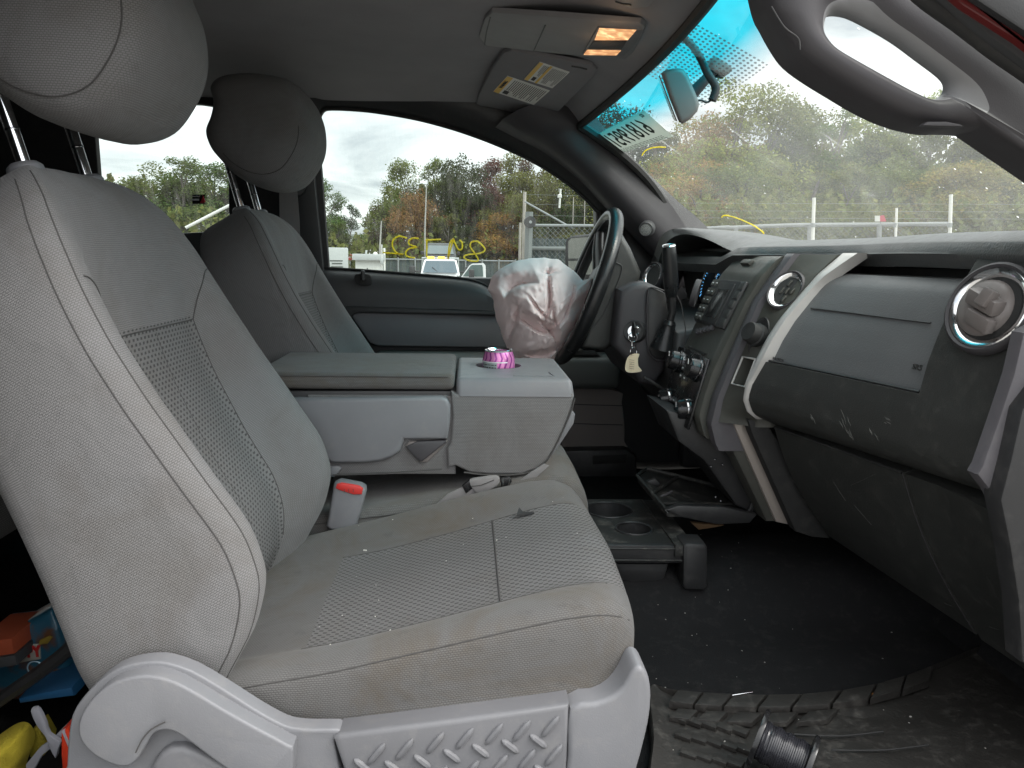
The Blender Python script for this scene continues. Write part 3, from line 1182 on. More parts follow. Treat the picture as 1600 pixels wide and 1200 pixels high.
def build_seat(yc, full, label, name='front_seat', dx=0.0, mir=1):
    """mir=1: the outer side is at -y (passenger), -1: mirrored (driver)"""
    def W3(s, d, t):
        p = BO + UU * s + NN * d
        return (p.x + dx, yc + mir * t, p.z)

    seat = thing(name, label, 'car seat', (-.1 + dx, yc, -.55), 'front seats')
    # ---- backrest
    S_ = [-.16, -.10, -.05, 0.0, .06, .12, .18, .24, .29, .33, .37, .41, .445, .475, .50, .522, .538, .548, .552]
    DF = [-.17, -.115, -.04, .0, .012, .010, .008, .006, .006, .007, .009, .012, .013, .012, .007, -.002, -.014, -.030, -.050]
    HB = [.03, .05, .07, .082, .082, .078, .070, .060, .049, .038, .026, .015, .007, .003, .001, 0, 0, 0, 0]
    DB = [-.25, -.25, -.245, -.24, -.225, -.21, -.198, -.188, -.18, -.172, -.165, -.158, -.152, -.147, -.142, -.136, -.128, -.112, -.085]
    WW = [.235, .245, .25, .252, .252, .252, .251, .249, .246, .240, .232, .221, .206, .187, .166, .141, .110, .068, .02]
    SS = [float(x) for x in np.concatenate([np.linspace(-.16, .50, 67), np.array([.508, .516, .523, .53, .535, .54, .544, .548, .550, .552])])]

    def sec(s):
        df, hb, db, w = (smooth_at(s, S_, A) for A in (DF, HB, DB, WW))
        dc = df - hb
        k = min(1.0, w / .2)
        ed = .055 * k + .012
        half = [(-1.0, db + .04 * k), (-1.005, (db + df) / 2 - .01), (-1.003, df - ed), (-.992, df - ed * .5), (-.965, df - ed * .18), (-.90, df - .001), (-.82, df - .001), (-.745, df - .16 * hb - .002), (-.66, df - .60 * hb - .002), (-.57, dc + .08 * hb), (-.48, dc), (-.30, dc + .001), (-.06, dc + .0005), (0, dc)]
        bk = [(.97, db + .01 * k), (.85, db), (.4, db - .008), (-.4, db - .008), (-.85, db), (-.97, db + .01 * k)]
        pts = half + [(-t, d) for t, d in half[-2::-1]] + bk
        return [(q[0] * w, q[1]) for q in cr(pts, 3, closed=True)], w

    loops, secs = [], []
    for s in SS:
        L, w = sec(s)
        secs.append(L)
        loops.append([W3(s, d, t) for t, d in L])
    v, f = g_loft(loops)
    n = len(loops[0])
    uvs = []
    for i, s in enumerate(SS):
        arc = 0
        for k in range(n):
            if k:
                arc += math.dist(secs[i][k], secs[i][k - 1])
            uvs.append((arc - .45, s))
    fm = []
    NK = 3 * 9   # loop index where the dish starts
    i0, i1 = 3 * 9, 3 * 17
    for i in range(len(SS) - 1):
        for k in range(n):
            fm.append(1 if (i0 <= k < i1 and SS[i] < .315) else 0)
    fm += [0, 0]
    bk = mo('backrest', v, f, [M_['fabric'], M_['insert']], seat, fmat=fm, uvs=uvs, sharp=80)

    def line(fn, s0, s1, m=46, off=.0006):
        P = []
        for j in range(m + 1):
            s = s0 + (s1 - s0) * j / m
            L, w = sec(s)
            k = fn(s)
            a, b = L[int(k) % n], L[(int(k) + 1) % n]
            fr_ = k - int(k)
            P.append(Vector(W3(s, a[1] * (1 - fr_) + b[1] * fr_ + off, (a[0] * (1 - fr_) + b[0] * fr_) * 1.002)))
        return P
    for side in (0, 1):
        g_ = lambda k: (lambda s: k if side == 0 else 3 * 26 - k)
        tube('seam', line(g_(3 * 3.45), -.13, .515, off=-.0002), .0008, M_['seam'], bk, 6)
        tube('seam', line(g_(3 * 4.75), -.13, .52, off=.0001), .0009, M_['seam'], bk, 6)
        tube('seam', line(g_(27), -.05, .315, 30, off=0), .0010, M_['seam'], bk, 6)
        # the top of the bolster panel curls out to the edge seam
        P = [Vector(W3(s, d, t)) for s, d, t in []]
        P = []
        for j in range(15):
            q = j / 14
            s = .315 + .062 * math.sin(q * PI / 2)
            k = 27 - q * 3 * 3.7
            k = k if side == 0 else 3 * 26 - k
            L, w = sec(s)
            a, b = L[int(k) % n], L[(int(k) + 1) % n]
            fr_ = k - int(k)
            P.append(Vector(W3(s, a[1] * (1 - fr_) + b[1] * fr_ + .0006, a[0] * (1 - fr_) + b[0] * fr_)))
        tube('seam', P, .0009, M_['seam'], bk, 6)
    P = []
    for k in range(27, 52):
        L, w = sec(.315)
        P.append(Vector(W3(.315, L[k][1] + .0006, L[k][0])))
    tube('seam', P, .0009, M_['seam'], bk, 6)
    tube('seam', line(lambda s: 39.0, -.05, .31, 30, off=-.0006), .0010, M_['seam'], bk, 6)

    # ---- headrest: side outline, puffed across the width
    prof_px = [(338, 140), (342, 165), (338, 188), (330, 212), (338, 238), (354, 258), (372, 276), (400, 292), (432, 298), (462, 288), (482, 264), (494, 238), (497, 212), (492, 180), (476, 148), (450, 128), (405, 120), (358, 124)]
    pr = cr([(lambda q: (q.x, q.z))(at(a, b, Y=.40)) for a, b in prof_px], 5, closed=True)
    pr = [(p[0] - .008, p[1]) for p in pr]
    hc = np.mean(np.array(pr), 0)
    L, TU = [], []
    hw = .142
    T_ = [-1, -.995, -.98, -.955, -.92, -.87, -.8, -.7, -.5, -.25, 0, .25, .5, .7, .8, .87, .92, .955, .98, .995, 1]
    for t in T_:
        sc = max(.02, (1 - abs(t) ** 6) ** (1 / 3.6))
        sc = sc * (1 - .05 * t * t)
        L.append([(hc[0] + (p[0] - hc[0]) * sc + dx, yc + mir * t * hw, hc[1] + (p[1] - hc[1]) * sc) for p in pr])
        TU.append(sc)
    v, f = g_loft(L)
    hr = mo('headrest', v, f, M_['fabric'], seat, sharp=80)
    for t in (-.90, .90):
        sc = (1 - abs(t) ** 6) ** (1 / 3.6) * (1 - .05 * t * t)
        for k_, e in ((0, .0)  , (1, .012)):
            P = [Vector((hc[0] + (p[0] - hc[0]) * (sc + .003 - e * 3) + dx, yc + mir * (t * hw + (.0 if e == 0 else -.006 * (1 if t > 0 else -1) * -1)), hc[1] + (p[1] - hc[1]) * (sc + .003 - e * 3))) for p in pr]
            if k_ == 0:
                P = P[25:62]
                v, f = g_tube(P, .0009, 6)
                mo('seam', v, f, M_['seam'], hr)
    for t in (-.078, .078):
        a, b = Vector((-.530 + dx, yc + t, .075)), Vector((-.566 + dx, yc + t, .215))
        ps = [a.lerp(b, k / 8) for k in range(9)]
        po = tube('headrest_post', ps, .0078, M_['chrome'], seat, 16)
        for q in (.45, .72):
            c = a.lerp(b, q)
            v, f = g_lathe([(.0081, -.0012), (.0084, 0), (.0081, .0012)], c, b - a, 16)
            mo('post_notch', v, f, M_['chromedk'], po)
        lathe('post_collar', [(.006, .005), (.015, .0045), (.020, .000), (.021, -.006), (.020, -.02)], a.lerp(b, .14), b - a, M_['shield'], seat, 20)
    # ---- cushion
    X_ = [-.34, -.28, -.22, -.15, -.09, -.03, .03, .08, .12, .15, .17, .184, .193, .199, .201]
    ZR = [-.505, -.492, -.478, -.462, -.446, -.430, -.414, -.402, -.394, -.392, -.396, -.404, -.416, -.435, -.455]
    DI = [.012, .016, .020, .024, .026, .026, .024, .021, .017, .012, .008, .006, .004, .002, .001]
    ZB = [-.56, -.56, -.555, -.548, -.54, -.532, -.524, -.517, -.511, -.506, -.502, -.498, -.494, -.489, -.484]
    WC = [.235, .245, .25, .255, .257, .259, .260, .260, .259, .257, .252, .245, .234, .216, .19]
    XS = [float(x) for x in np.concatenate([np.linspace(-.34, .15, 50), np.array([.156, .162, .168, .174, .179, .184, .188, .191, .194, .196, .198, .1995, .2005, .201])])]

    def csec(x):
        zr, di, zb, w = (smooth_at(x, X_, A) for A in (ZR, DI, ZB, WC))
        zc = zr - di
        h = zr - zb
        half = [(-.985, zb), (-1.005, zb + .25 * h), (-1.012, zr - .45 * h), (-1.006, zr - .20 * h), (-.985, zr - .08 * h), (-.94, zr - .015 * h), (-.88, zr), (-.80, zr - .06 * di), (-.72, zr - .40 * di), (-.65, zc + .18 * di), (-.55, zc), (-.3, zc - .001), (0, zc + .001)]
        pts = half + [(-t, z) for t, z in half[-2::-1]] + [(.6, zb - .005), (-.6, zb - .005)]
        return [(q[0] * w, q[1]) for q in cr(pts, 3, closed=True)], w

    def xb(x, t):          # the front edge bulges forward in the middle
        k = max(0.0, (x - .05) / .15)
        return x + .018 * k * k * (1 - (t / .26) ** 2)

    loops, uvs = [], []
    sl = 0
    prevz = None
    for i, x in enumerate(XS):
        L, w = csec(x)
        loops.append([(xb(x, t) + dx, yc + mir * t, z) for t, z in L])
        zc = L[36][1]
        if i:
            sl += math.hypot(x - XS[i - 1], zc - prevz)
        prevz = zc
        arc = 0
        for k in range(len(L)):
            if k:
                arc += math.dist(L[k], L[k - 1])
            uvs.append((sl, arc - .4))
    v, f = g_loft(loops)
    n = len(loops[0])
    c0, c1 = 24, 42
    fm = []
    for i in range(len(XS) - 1):
        for k in range(n):
            ins = c0 <= k < c1 and XS[i] > -.205
            fm.append(1 if ins else (0 if k > 5 and k < 66 else 2))
    fm += [0, 0]
    cu = mo('cushion', v, f, [M_['fabric_top'], M_['insert'], M_['fabric_top']], seat, fmat=fm, uvs=uvs, sharp=80)

    def cline(k, x0, x1, m=40, off=.0006):
        P = []
        for j in range(m + 1):
            x = x0 + (x1 - x0) * j / m
            L, w = csec(x)
            P.append(Vector((xb(x, L[k][0]) + dx, yc + mir * L[k][0], L[k][1] + off)))
        return P
    for k in (11, 72 - 11):
        tube('seam', cline(k, -.33, .19, off=.0002), .0009, M_['seam'], cu, 6)
    tube('seam', cline(24, -.20, .17, off=.0001), .0008, M_['seam'], cu, 6)
    tube('seam', cline(42, -.20, .17, off=.0001), .0008, M_['seam'], cu, 6)
    L, w = csec(.045)
    tube('seam', [Vector((.045 + dx, yc + mir * L[k][0], L[k][1] + .0004)) for k in range(24, 43)], .0012, M_['seam'], cu, 6)
    base = box('seat_base', (-.07 + dx, yc, -.60), (.42, .42, .12), M_['black'], seat, .012)
    return seat, sec, csec


YP, YD = -.43, .43
seat_p, secP, csecP = build_seat(YP, True, 'grey cloth passenger seat nearest the open door, stained cushion and tread-patterned side panel')
seat_d, _, _ = build_seat(YD, False, 'grey cloth driver seat beyond the console, in front of the dark centre pillar', mir=-1, dx=.012)

# ---- side shield of the passenger seat
shp = [(a, b + 7) for a, b in [(104, 1190), (106, 1150), (112, 1112), (128, 1085), (152, 1060), (178, 1041), (205, 1031), (235, 1027), (262, 1029), (300, 1042), (345, 1068), (395, 1100), (430, 1120), (455, 1130), (490, 1133), (528, 1133), (532, 1142), (522, 1152), (540, 1240), (560, 1330), (100, 1330)]]
v, f = g_prism(pxp(shp, -.715, 2), Vector((0, .020, 0)), .008, 3)
sh = mo('side_shield', v, f, M_['shield'], seat_p, sharp=50)
# raised rim that runs over the recliner and down to the front
rim = [(122, 1150), (126, 1118), (150, 1086), (180, 1066), (222, 1056), (262, 1062), (300, 1080), (350, 1110), (400, 1138), (448, 1164), (458, 1176), (450, 1250), (420, 1262), (380, 1222), (330, 1186), (285, 1152), (262, 1142), (240, 1147), (226, 1168), (212, 1190), (196, 1199), (170, 1194), (140, 1176)]
v, f = g_prism(pxp(rim, -.735, 3), Vector((0, .022, 0)), .009, 4)
mo('recliner_cover', v, f, M_['shield'], sh, sharp=50)
tube('cover_groove', [at(*p, Y=-.7386) for p in cr([(212, 1176), (222, 1156), (236, 1140), (258, 1128)], 4)], .0008, M_['seam'], sh, 6)
tube('cover_groove', [at(*p, Y=-.7155) for p in cr([(315, 1082), (370, 1114), (420, 1146), (450, 1170)], 4)], .001, M_['band'], sh, 6)
lv = [(250, 1178), (285, 1168), (345, 1196), (420, 1240), (400, 1290), (220, 1290), (230, 1215)]
plate('recliner_lever', lv, -.727, .02, M_['tread'], sh, .007, 2, 3)
TPO = [(520, 1155), (530, 1148), (700, 1127), (890, 1101), (887, 1180), (880, 1330), (572, 1330), (545, 1230)]
v, f = g_prism(pxp(TPO, -.722), Vector((0, .03, 0)), .006, 3)
tp = mo('tread_plate', v, f, M_['tread'], seat_p, sharp=40)
bars = [(588, 1178, -1), (632, 1171, -1), (680, 1161, -1), (726, 1154, -1), (772, 1147, -1), (815, 1142, -1), (860, 1135, -1),
        (614, 1199, 1), (660, 1190, 1), (706, 1181, 1), (751, 1173, 1), (797, 1166, 1), (841, 1158, 1),
        (566, 1196, 1), (640, 1222, -1), (686, 1213, -1), (735, 1204, -1), (780, 1195, -1), (823, 1187, -1), (865, 1180, -1), (590, 1228, -1),
        (672, 1240, 1), (716, 1232, 1), (760, 1224, 1), (804, 1214, 1), (848, 1206, 1)]
for bx, by, sg in bars:
    c = at(bx, by, Y=-.7235)
    a_, b_ = at(bx - 13, by - sg * -1 * 0 + (16 if sg < 0 else -10), Y=-.7225), at(bx + 13, by + (-16 if sg < 0 else 10), Y=-.7225)
    P = [a_.lerp(b_, k / 8) for k in range(9)]
    rr = [.0012, .0034, .0040, .0042, .0042, .0042, .0040, .0034, .0012]
    v, f = g_tube(P, rr, 8)
    mo('tread_bar', v, f, M_['tread'], tp)
FS = [(891, 1108), (930, 1099), (958, 1088), (975, 1072), (986, 1052), (996, 1042), (1007, 1046), (1015, 1062), (1018, 1090), (1014, 1130), (1002, 1180), (985, 1240), (960, 1330), (882, 1330), (888, 1180)]
v, f = g_prism(pxp(FS, -.722, 2), Vector((0, .045, 0)), .016, 5)
mo('front_shield', v, f, M_['shield'], seat_p, sharp=50)
tube('seat_track', [(.02, -.66, -.655), (.36, -.66, -.655)], .012, M_['chromedk'], seat_p, 8)
tube('seat_track', [(.02, -.632, -.655), (.36, -.632, -.655)], .010, M_['black'], seat_p, 8)

# ---- crumbs and lint on the passenger cushion
rnd_ = random.Random(11)
mb = MB()
for _ in range(26):
    x, t = rnd_.uniform(-.2, .18), rnd_.uniform(-.9, .95)
    L, w = csecP(x)
    top = L[13:60]
    q = min(top, key=lambda a: abs(a[0] - t * .25))
    s = rnd_.uniform(.0003, .0008) * (2.4 if rnd_.random() < .06 else 1)
    v, f = g_box((x, YP + q[0], q[1] + s * .6), (s * 2 * rnd_.uniform(.6, 1.8), s * 1.5, s), 0, Matrix.Rotation(rnd_.uniform(0, 3), 3, 'Z'))
    mb.add(v, f)
o = mb.out('crumbs', simple('pale crumbs', (0.62, 0.60, 0.55), .9), seat_p)
o['kind'] = 'stuff'
L, w = csecP(.085)
q = min(L[13:60], key=lambda a: abs(a[0] - .135))
v, f = g_prism([Vector((.083, YP + .12, q[1] + .004)), Vector((.108, YP + .118, q[1] + .006)), Vector((.112, YP + .123, q[1] + .008)), Vector((.094, YP + .127, q[1] + .007)), Vector((.088, YP + .136, q[1] + .012))], Vector((0, 0, .0016)))
tag(mo('leaf_scrap', v, f, M_['black']), 'dark curled leaf scrap on the passenger cushion', 'leaf')

# ================================================================ CENTRE CONSOLE SEAT
cs = thing('centre_console_seat', 'folded grey centre seat back turned into an armrest with cup holder tray', 'console', (0, 0, -.45))
NY, FY = -.135, .155
v, f = g_prism(pxp([(400, 583), (430, 583), (706, 583), (710, 587), (711, 607), (706, 611), (400, 611)], NY), Vector((0, FY - NY, 0)), .006, 3)
# lid: padded top
la, lb = at(392, 584, Y=NY), at(710, 611, Y=NY)
v, f = g_box(((la.x + lb.x) / 2, (NY + FY) / 2, (la.z + lb.z) / 2 + .002), (lb.x - la.x, FY - NY, la.z - lb.z + .002), .010, None, 4)
bm_ = None
lid = mo('armrest_lid', v, f, M_['fabric_top'], cs, sharp=60)
tube('seam', [Vector((la.x, NY - .0005, la.z - .003)), Vector((lb.x - .012, NY - .0005, la.z - .003))], .001, M_['seam'], lid, 6)
plate('lid_hinge_gap', [(400, 611), (706, 611), (706, 622), (400, 622)], NY + .012, FY - NY - .024, M_['pillardk'], cs, .002)
# plastic storage box with the cut-out at its lower front
SB = [(400, 624), (640, 621), (690, 620), (699, 624), (704, 634), (703, 660), (699, 687), (632, 687), (629, 694), (626, 705), (612, 715), (596, 721), (570, 724), (518, 725), (480, 690), (400, 680)]
v, f = g_prism(pxp(SB, NY - .008), Vector((0, .25, 0)), .007, 3)
mo('storage_box', v, f, M_['shield'], cs, sharp=45)
plate('box_back', [(480, 618), (712, 618), (712, 742), (620, 742), (520, 745), (490, 700)], NY + .004, .26, M_['fabric'], cs, .006)
plate('hinge_cover', [(640, 690), (698, 688), (699, 690), (668, 722), (657, 722), (633, 697)], NY - .002, .03, M_['ventgrey'], cs, .003)
plate('hinge_block', [(652, 690), (697, 688), (697, 692), (660, 721), (655, 721), (634, 698)], NY - .006, .03, M_['pillar'], cs, .003)
# cloth front panel
FPn = [(705, 612), (713, 616), (780, 616), (895, 614), (897, 620), (893, 638), (882, 668), (868, 698), (855, 720), (840, 733), (815, 741), (770, 742), (735, 739), (712, 728), (700, 732), (698, 700), (704, 690), (707, 650)]
v, f = g_prism(pxp(FPn, NY - .004), Vector((0, .285, 0)), .010, 4, both=True)
fp = mo('cloth_panel', v, f, M_['fabric'], cs, sharp=60)
tube('seam', [at(*p, Y=NY - .004) for p in cr([(898, 622), (892, 643), (879, 674), (864, 704), (850, 724), (830, 737), (800, 742), (760, 742), (725, 738)], 4)], .0016, M_['seam'], fp, 6)
tube('seam', [at(*p, Y=NY - .0045) for p in [(520, 742), (560, 740), (620, 738), (690, 733)]], .0012, M_['seam'], fp, 6)
# cup holder tray
tz = at(715, 587, Y=NY).z
ta, tb = at(713, 588, Y=NY), at(893, 598, Y=NY)
zt = (ta.z + tb.z) / 2 + .001
CX, CY, CRr = at(779, 570, Y=.03).x, .03, .0455
bm = bmesh.new()
# tray top as a sheet with a round hole, plus a second empty hole
x0, x1, y0, y1 = ta.x, tb.x, NY, FY


def holed(x0, x1, y0, y1, z, holes, nx=60, ny=70):
    v, f = [], []
    for i in range(nx + 1):
        for j in range(ny + 1):
            v.append([x0 + (x1 - x0) * i / nx, y0 + (y1 - y0) * j / ny, z])
    keep = lambda x, y: all(math.hypot(x - hx, y - hy) >= hr for hx, hy, hr in holes)
    for i in range(nx):
        for j in range(ny):
            a = i * (ny + 1) + j
            q = (a, a + 1, a + ny + 2, a + ny + 1)
            if all(keep(v[k][0], v[k][1]) for k in q):
                f.append(q)
    used = {}
    for q in f:
        for k in q:
            used[k] = 1
    # snap the ragged hole border onto the circle
    for k in used:
        for hx, hy, hr in holes:
            d = math.hypot(v[k][0] - hx, v[k][1] - hy)
            st = max((x1 - x0) / nx, (y1 - y0) / ny) * 1.5
            if d < hr + st:
                on = sum(1 for q in f if k in q)
                if on < 4:
                    s = hr / d
                    v[k][0], v[k][1] = hx + (v[k][0] - hx) * s, hy + (v[k][1] - hy) * s
    idx = {k: i for i, k in enumerate(used)}
    return [v[k] for k in used], [tuple(idx[k] for k in q) for q in f]


hol = [(CX, CY, CRr)]
v, f = holed(x0 + .008, x1 - .008, y0 + .008, y1 - .008, zt + .0005, hol)
mb = MB().add(v, f)
# rolled rim: slopes from the top down to the cloth, leaning out at the front
rim_in = [(x0 + .008, y0 + .008), (x1 - .008, y0 + .008), (x1 - .008, y1 - .008), (x0 + .008, y1 - .008)]


def rrect(x0, x1, y0, y1, r, z, n=5):
    P = []
    for cx_, cy_, a0 in ((x1 - r, y1 - r, 0), (x0 + r, y1 - r, 90), (x0 + r, y0 + r, 180), (x1 - r, y0 + r, 270)):
        for k in range(n + 1):
            a = R(a0 + 90 * k / n)
            P.append((cx_ + r * math.cos(a), cy_ + r * math.sin(a), z))
    return P


zb_ = at(895, 617, Y=NY).z
L = [rrect(x0 + .008, x1 - .008, y0 + .008, y1 - .008, .002, zt + .0005),
     rrect(x0 + .003, x1 - .002, y0 + .003, y1 - .003, .006, zt - .001),
     rrect(x0, x1 + .002, y0 - .001, y1 + .001, .009, zt - .006),
     rrect(x0, x1 + .005, y0 - .004, y1 + .003, .010, zb_ + .003),
     rrect(x0, x1 + .006, y0 - .005, y1 + .004, .010, zb_ - .003)]
v, f = g_loft(L, cap=False)
mb.add(v, f)
cw = [(math.cos(2 * PI * k / 40) * CRr + CX, math.sin(2 * PI * k / 40) * CRr + CY) for k in range(40)]
v, f = g_loft([[(x, y, zt + .001) for x, y in cw], [(CX + (x - CX) * .97, CY + (y - CY) * .97, zt - .004) for x, y in cw], [(CX + (x - CX) * .94, CY + (y - CY) * .94, zt - .075) for x, y in cw]], cap=False)
mb.add(v, f)
mb.add([(CX + (x - CX) * .95, CY + (y - CY) * .95, zt - .074) for x, y in cw], [tuple(range(40))])
mb.out('cup_holder_tray', M_['shield'], cs, sharp=50)
tube('tray_groove', [Vector((at(802, 586, Y=NY + .03).x, NY + .03, zt + .0004)), Vector((at(866, 588, Y=NY + .03).x, NY + .03, zt + .0004)), Vector((at(862, 588, Y=NY + .03).x, NY + .075, zt + .0004))], .0016, M_['tread'], cs, 6)
# flap under the front and lever
plate('front_flap', [(872, 683), (893, 641), (899, 648), (897, 662), (868, 706), (852, 726), (846, 724)], NY + .01, .24, M_['shield'], cs, .006)
plate('release_lever', [(512, 729), (530, 728), (534, 733), (522, 746), (512, 746)], NY - .002, .02, M_['shield'], cs, .004)
# lower cushion between the seats
X_ = [-.30, -.1, .05, .12, .16, .19, .21, .222, .228]
ZT = [-.47, -.445, -.415, -.398, -.392, -.396, -.41, -.43, -.45]
L, us = [], []
for x in np.concatenate([np.linspace(-.30, .16, 24), np.linspace(.165, .228, 14)]):
    zt_ = interp(x, X_, ZT)
    zb2 = -.555
    hw_ = .165 if x < .19 else .165 - (x - .19) * .5
    pts = [(-hw_, zb2), (-hw_ - .002, (zt_ + zb2) / 2), (-hw_, zt_ - .016), (-hw_ + .012, zt_ - .003), (-hw_ + .03, zt_), (0, zt_ + .004), (hw_ - .03, zt_), (hw_ - .012, zt_ - .003), (hw_, zt_ - .016), (hw_, zb2)]
    L.append([(float(x), p[0], p[1]) for p in pts])
v, f = g_loft(L)
cc = mo('centre_cushion', v, f, M_['fabric_top'], cs, sharp=75)
tube('seam', [(x, -.1655, interp(x, X_, ZT) - .016) for x in np.linspace(-.3, .185, 30)] + [(.200, -.160, -.425), (.221, -.14, -.446), (.226, 0, -.446), (.222, .14, -.446)], .0012, M_['seam'], cc, 6)
tube('seam', [(x, -.1655, interp(x, X_, ZT) - .024) for x in np.linspace(.02, .185, 12)], .0009, M_['seam'], cc, 6)

# ---- belt webbing lying on the centre cushion, and the buckle
lb_ = thing('lap_belt', 'folded pale lap belt end lying under the console on the centre cushion', 'seat belt', at(745, 765, Y=-.15))
bp = [(682, 789), (700, 772), (722, 762), (745, 757)]
v, f = g_prism([at(a, b, Y=-.168) for a, b in [(680, 790), (700, 772), (730, 758), (742, 757), (748, 771), (735, 776), (706, 784)]], Vector((0, .004, 0)), .0008)
mo('webbing', v, f, M_['belt'], lb_)
v, f = g_prism([at(a, b, Y=-.172) for a, b in cr([(733, 752), (750, 748), (775, 745), (781, 750), (776, 760), (757, 770), (746, 772), (738, 764)], 2, True)], Vector((0, .012, 0)), .003)
mo('webbing_fold', v, f, M_['belt'], lb_)
tube('webbing_crease', [at(*p, Y=-.1725) for p in [(737, 760), (752, 758), (772, 750)]], .0009, M_['seam'], lb_, 6)
plate('belt_tongue', [(722, 760), (734, 750), (738, 764), (728, 772)], -.170, .008, M_['blackgloss'], lb_, .002)
plate('belt_tongue', [(782, 748), (797, 745), (800, 752), (793, 765), (783, 766)], -.165, .006, M_['blackgloss'], lb_, .002)
tube('tongue_rim', [at(*p, Y=-.166) for p in [(786, 747), (786, 764), (793, 764), (797, 747)]], .0011, M_['chrome'], lb_, 6)
plate('webbing', [(797, 762), (830, 738), (850, 725), (858, 728), (836, 748), (808, 765)], -.15, .004, M_['belt'], lb_, .001)

bk = thing('belt_buckle', 'grey seat belt buckle with a red button between passenger seat and console', 'buckle', at(540, 800, Y=-.16))
BB = [(521, 757), (530, 753), (562, 759), (570, 764), (571, 772), (556, 826), (549, 834), (516, 829), (509, 823), (512, 810)]
v, f = g_prism(pxp(BB, -.185), Vector((0, .03, 0)), .006, 3, both=True)
mo('buckle_body', v, f, M_['shield'], bk, sharp=50)
plate('release_button', [(526, 757), (533, 755), (561, 760), (567, 764), (565, 773), (552, 773), (530, 766), (524, 763)], -.1875, .02, M_['red'], bk, .002)
for xx in (538, 545, 552):
    tube('button_line', [at(xx, 764, Y=-.188), at(xx, 769, Y=-.188)], .0005, M_['seam'], bk, 6)
plate('buckle_stalk', [(515, 826), (550, 832), (560, 850), (556, 900), (470, 900), (500, 850)], -.18, .02, M_['pillardk'], bk, .004)

# ---- soda can in the cup holder
can = thing('soda_can', 'open pink and purple striped soda can in the cup holder', 'can', (CX, CY, zt - .05))
ct = at(779, 546, Y=CY).z
rC = .0325
prof = [(.026, -.115), (.030, -.108), (rC, -.098), (rC, -.021), (.0315, -.016), (.0285, -.006), (.0272, -.003)]
t = NT('striped can print')
oc = t.obj()
sx = t.new('ShaderNodeSeparateXYZ')
t.l.new(oc, sx.inputs[0])
an = t.math('ARCTAN2', sx.outputs[1], sx.outputs[0])
zig = t.math('MULTIPLY', t.math('ABSOLUTE', t.math('SUBTRACT', t.math('FRACT', t.math('MULTIPLY', sx.outputs[2], 22)), .5)), 0.5)
st = t.math('SINE', t.math('MULTIPLY', t.math('ADD', an, zig), 17))
c = t.mix(t.ramp(st, .45, .6), (0.72, 0.25, 0.52), (0.30, 0.045, 0.27))
t.put(c, t.b.inputs['Base Color'])
t.b.inputs['Metallic'].default_value = .35
t.b.inputs['Roughness'].default_value = .22
bd = lathe('can_body', prof, (CX, CY, ct), (0, 0, 1), t.m, can, 40)
lathe('can_lid', [(.0272, -.004), (.0278, 0), (.0268, .0006), (.0255, -.001), (.0245, -.006), (.001, -.0055)], (CX, CY, ct), (0, 0, 1), M_['chrome'], can, 40)
# nutrition panel: curved grey patch with printed lines
lab = simple('grey can label', (0.36, 0.42, 0.42), .35)
def patch(a0, a1, z0, z1, r, n=10):
    v, f = [], []
    for k in range(n + 1):
        a = R(a0 + (a1 - a0) * k / n)
        v += [(CX + r * math.cos(a), CY + r * math.sin(a), ct + z0), (CX + r * math.cos(a), CY + r * math.sin(a), ct + z1)]
    for k in range(n):
        f.append((2 * k, 2 * k + 1, 2 * k + 3, 2 * k + 2))
    return v, f
v, f = patch(196, 262, -.062, -.023, rC + .0002)
mo('nutrition_label', v, f, lab, can)
mb = MB()
rnd_ = random.Random(2)
for zz, hh in ((-.027, .0018), (-.032, .0024), (-.0375, .0022), (-.043, .0012), (-.047, .0016), (-.0535, .0022)):
    a = 199
    while a < 258:
        w_ = rnd_.uniform(4, 11)
        if zz == -.043:
            w_ = 60
        mb.add(*patch(a, min(a + w_, 260), zz - hh, zz, rC + .0004, 4))
        a += w_ + 3
mb.out('label_print', M_['seam'], can)
v, f = patch(196, 300, -.0235, -.0215, rC + .0003)
mo('label_line', v, f, M_['white'], can)

# ================================================================ DASHBOARD
ZT_ = [-.29, -.282, -.27, -.247, -.218, -.172, -.138, -.104, -.07, -.025, .014]
XT_ = [.545, .533, .517, .507, .509, .525, .540, .560, .586, .622, .665]
ZR_ = [-.29, -.28, -.257, -.20, -.13, -.06, .014]
XR_ = [.668, .658, .648, .642, .650, .664, .690]
ZS_ = [-.345, -.333, -.293, -.214, -.148, -.084, -.032, 0.0, .008]
XS_ = [.462, .449, .436, .455, .483, .510, .537, .566, .58]
ZB_ = [-.36, -.342, -.305, -.255, -.183, -.075, .007, .012]
XB_ = [.487, .477, .466, .475, .500, .541, .595, .60]


def Xd(y, z):
    if y >= -.09:
        return interp(z, ZS_, XS_)
    if y >= -.125:
        t = (-.09 - y) / .02
        return interp(z, ZS_, XS_) * max(0, 1 - t) + interp(z, ZB_, XB_) * min(1, t)
    if y >= -.185:
        t = (-.125 - y) / .06
        return interp(z, ZB_, XB_) * (1 - t) + interp(z, ZT_, XT_) * t
    t = min(1.15, (-.185 - y) / .415) ** .92
    return interp(z, ZT_, XT_) * (1 - t) + interp(z, ZR_, XR_) * t


def dnorm(y, z):
    e = .012
    sx_ = (Xd(y, z + e) - Xd(y, z - e)) / (2 * e)
    sy_ = (Xd(y + e, z) - Xd(y - e, z)) / (2 * e)
    n = Vector((-1, sy_, sx_))
    return n.normalized()


def onf(px, py, Y, out=0.0):
    p = at(px, py, Y=Y)
    p.x = Xd(Y, p.z)
    return p + dnorm(Y, p.z) * out


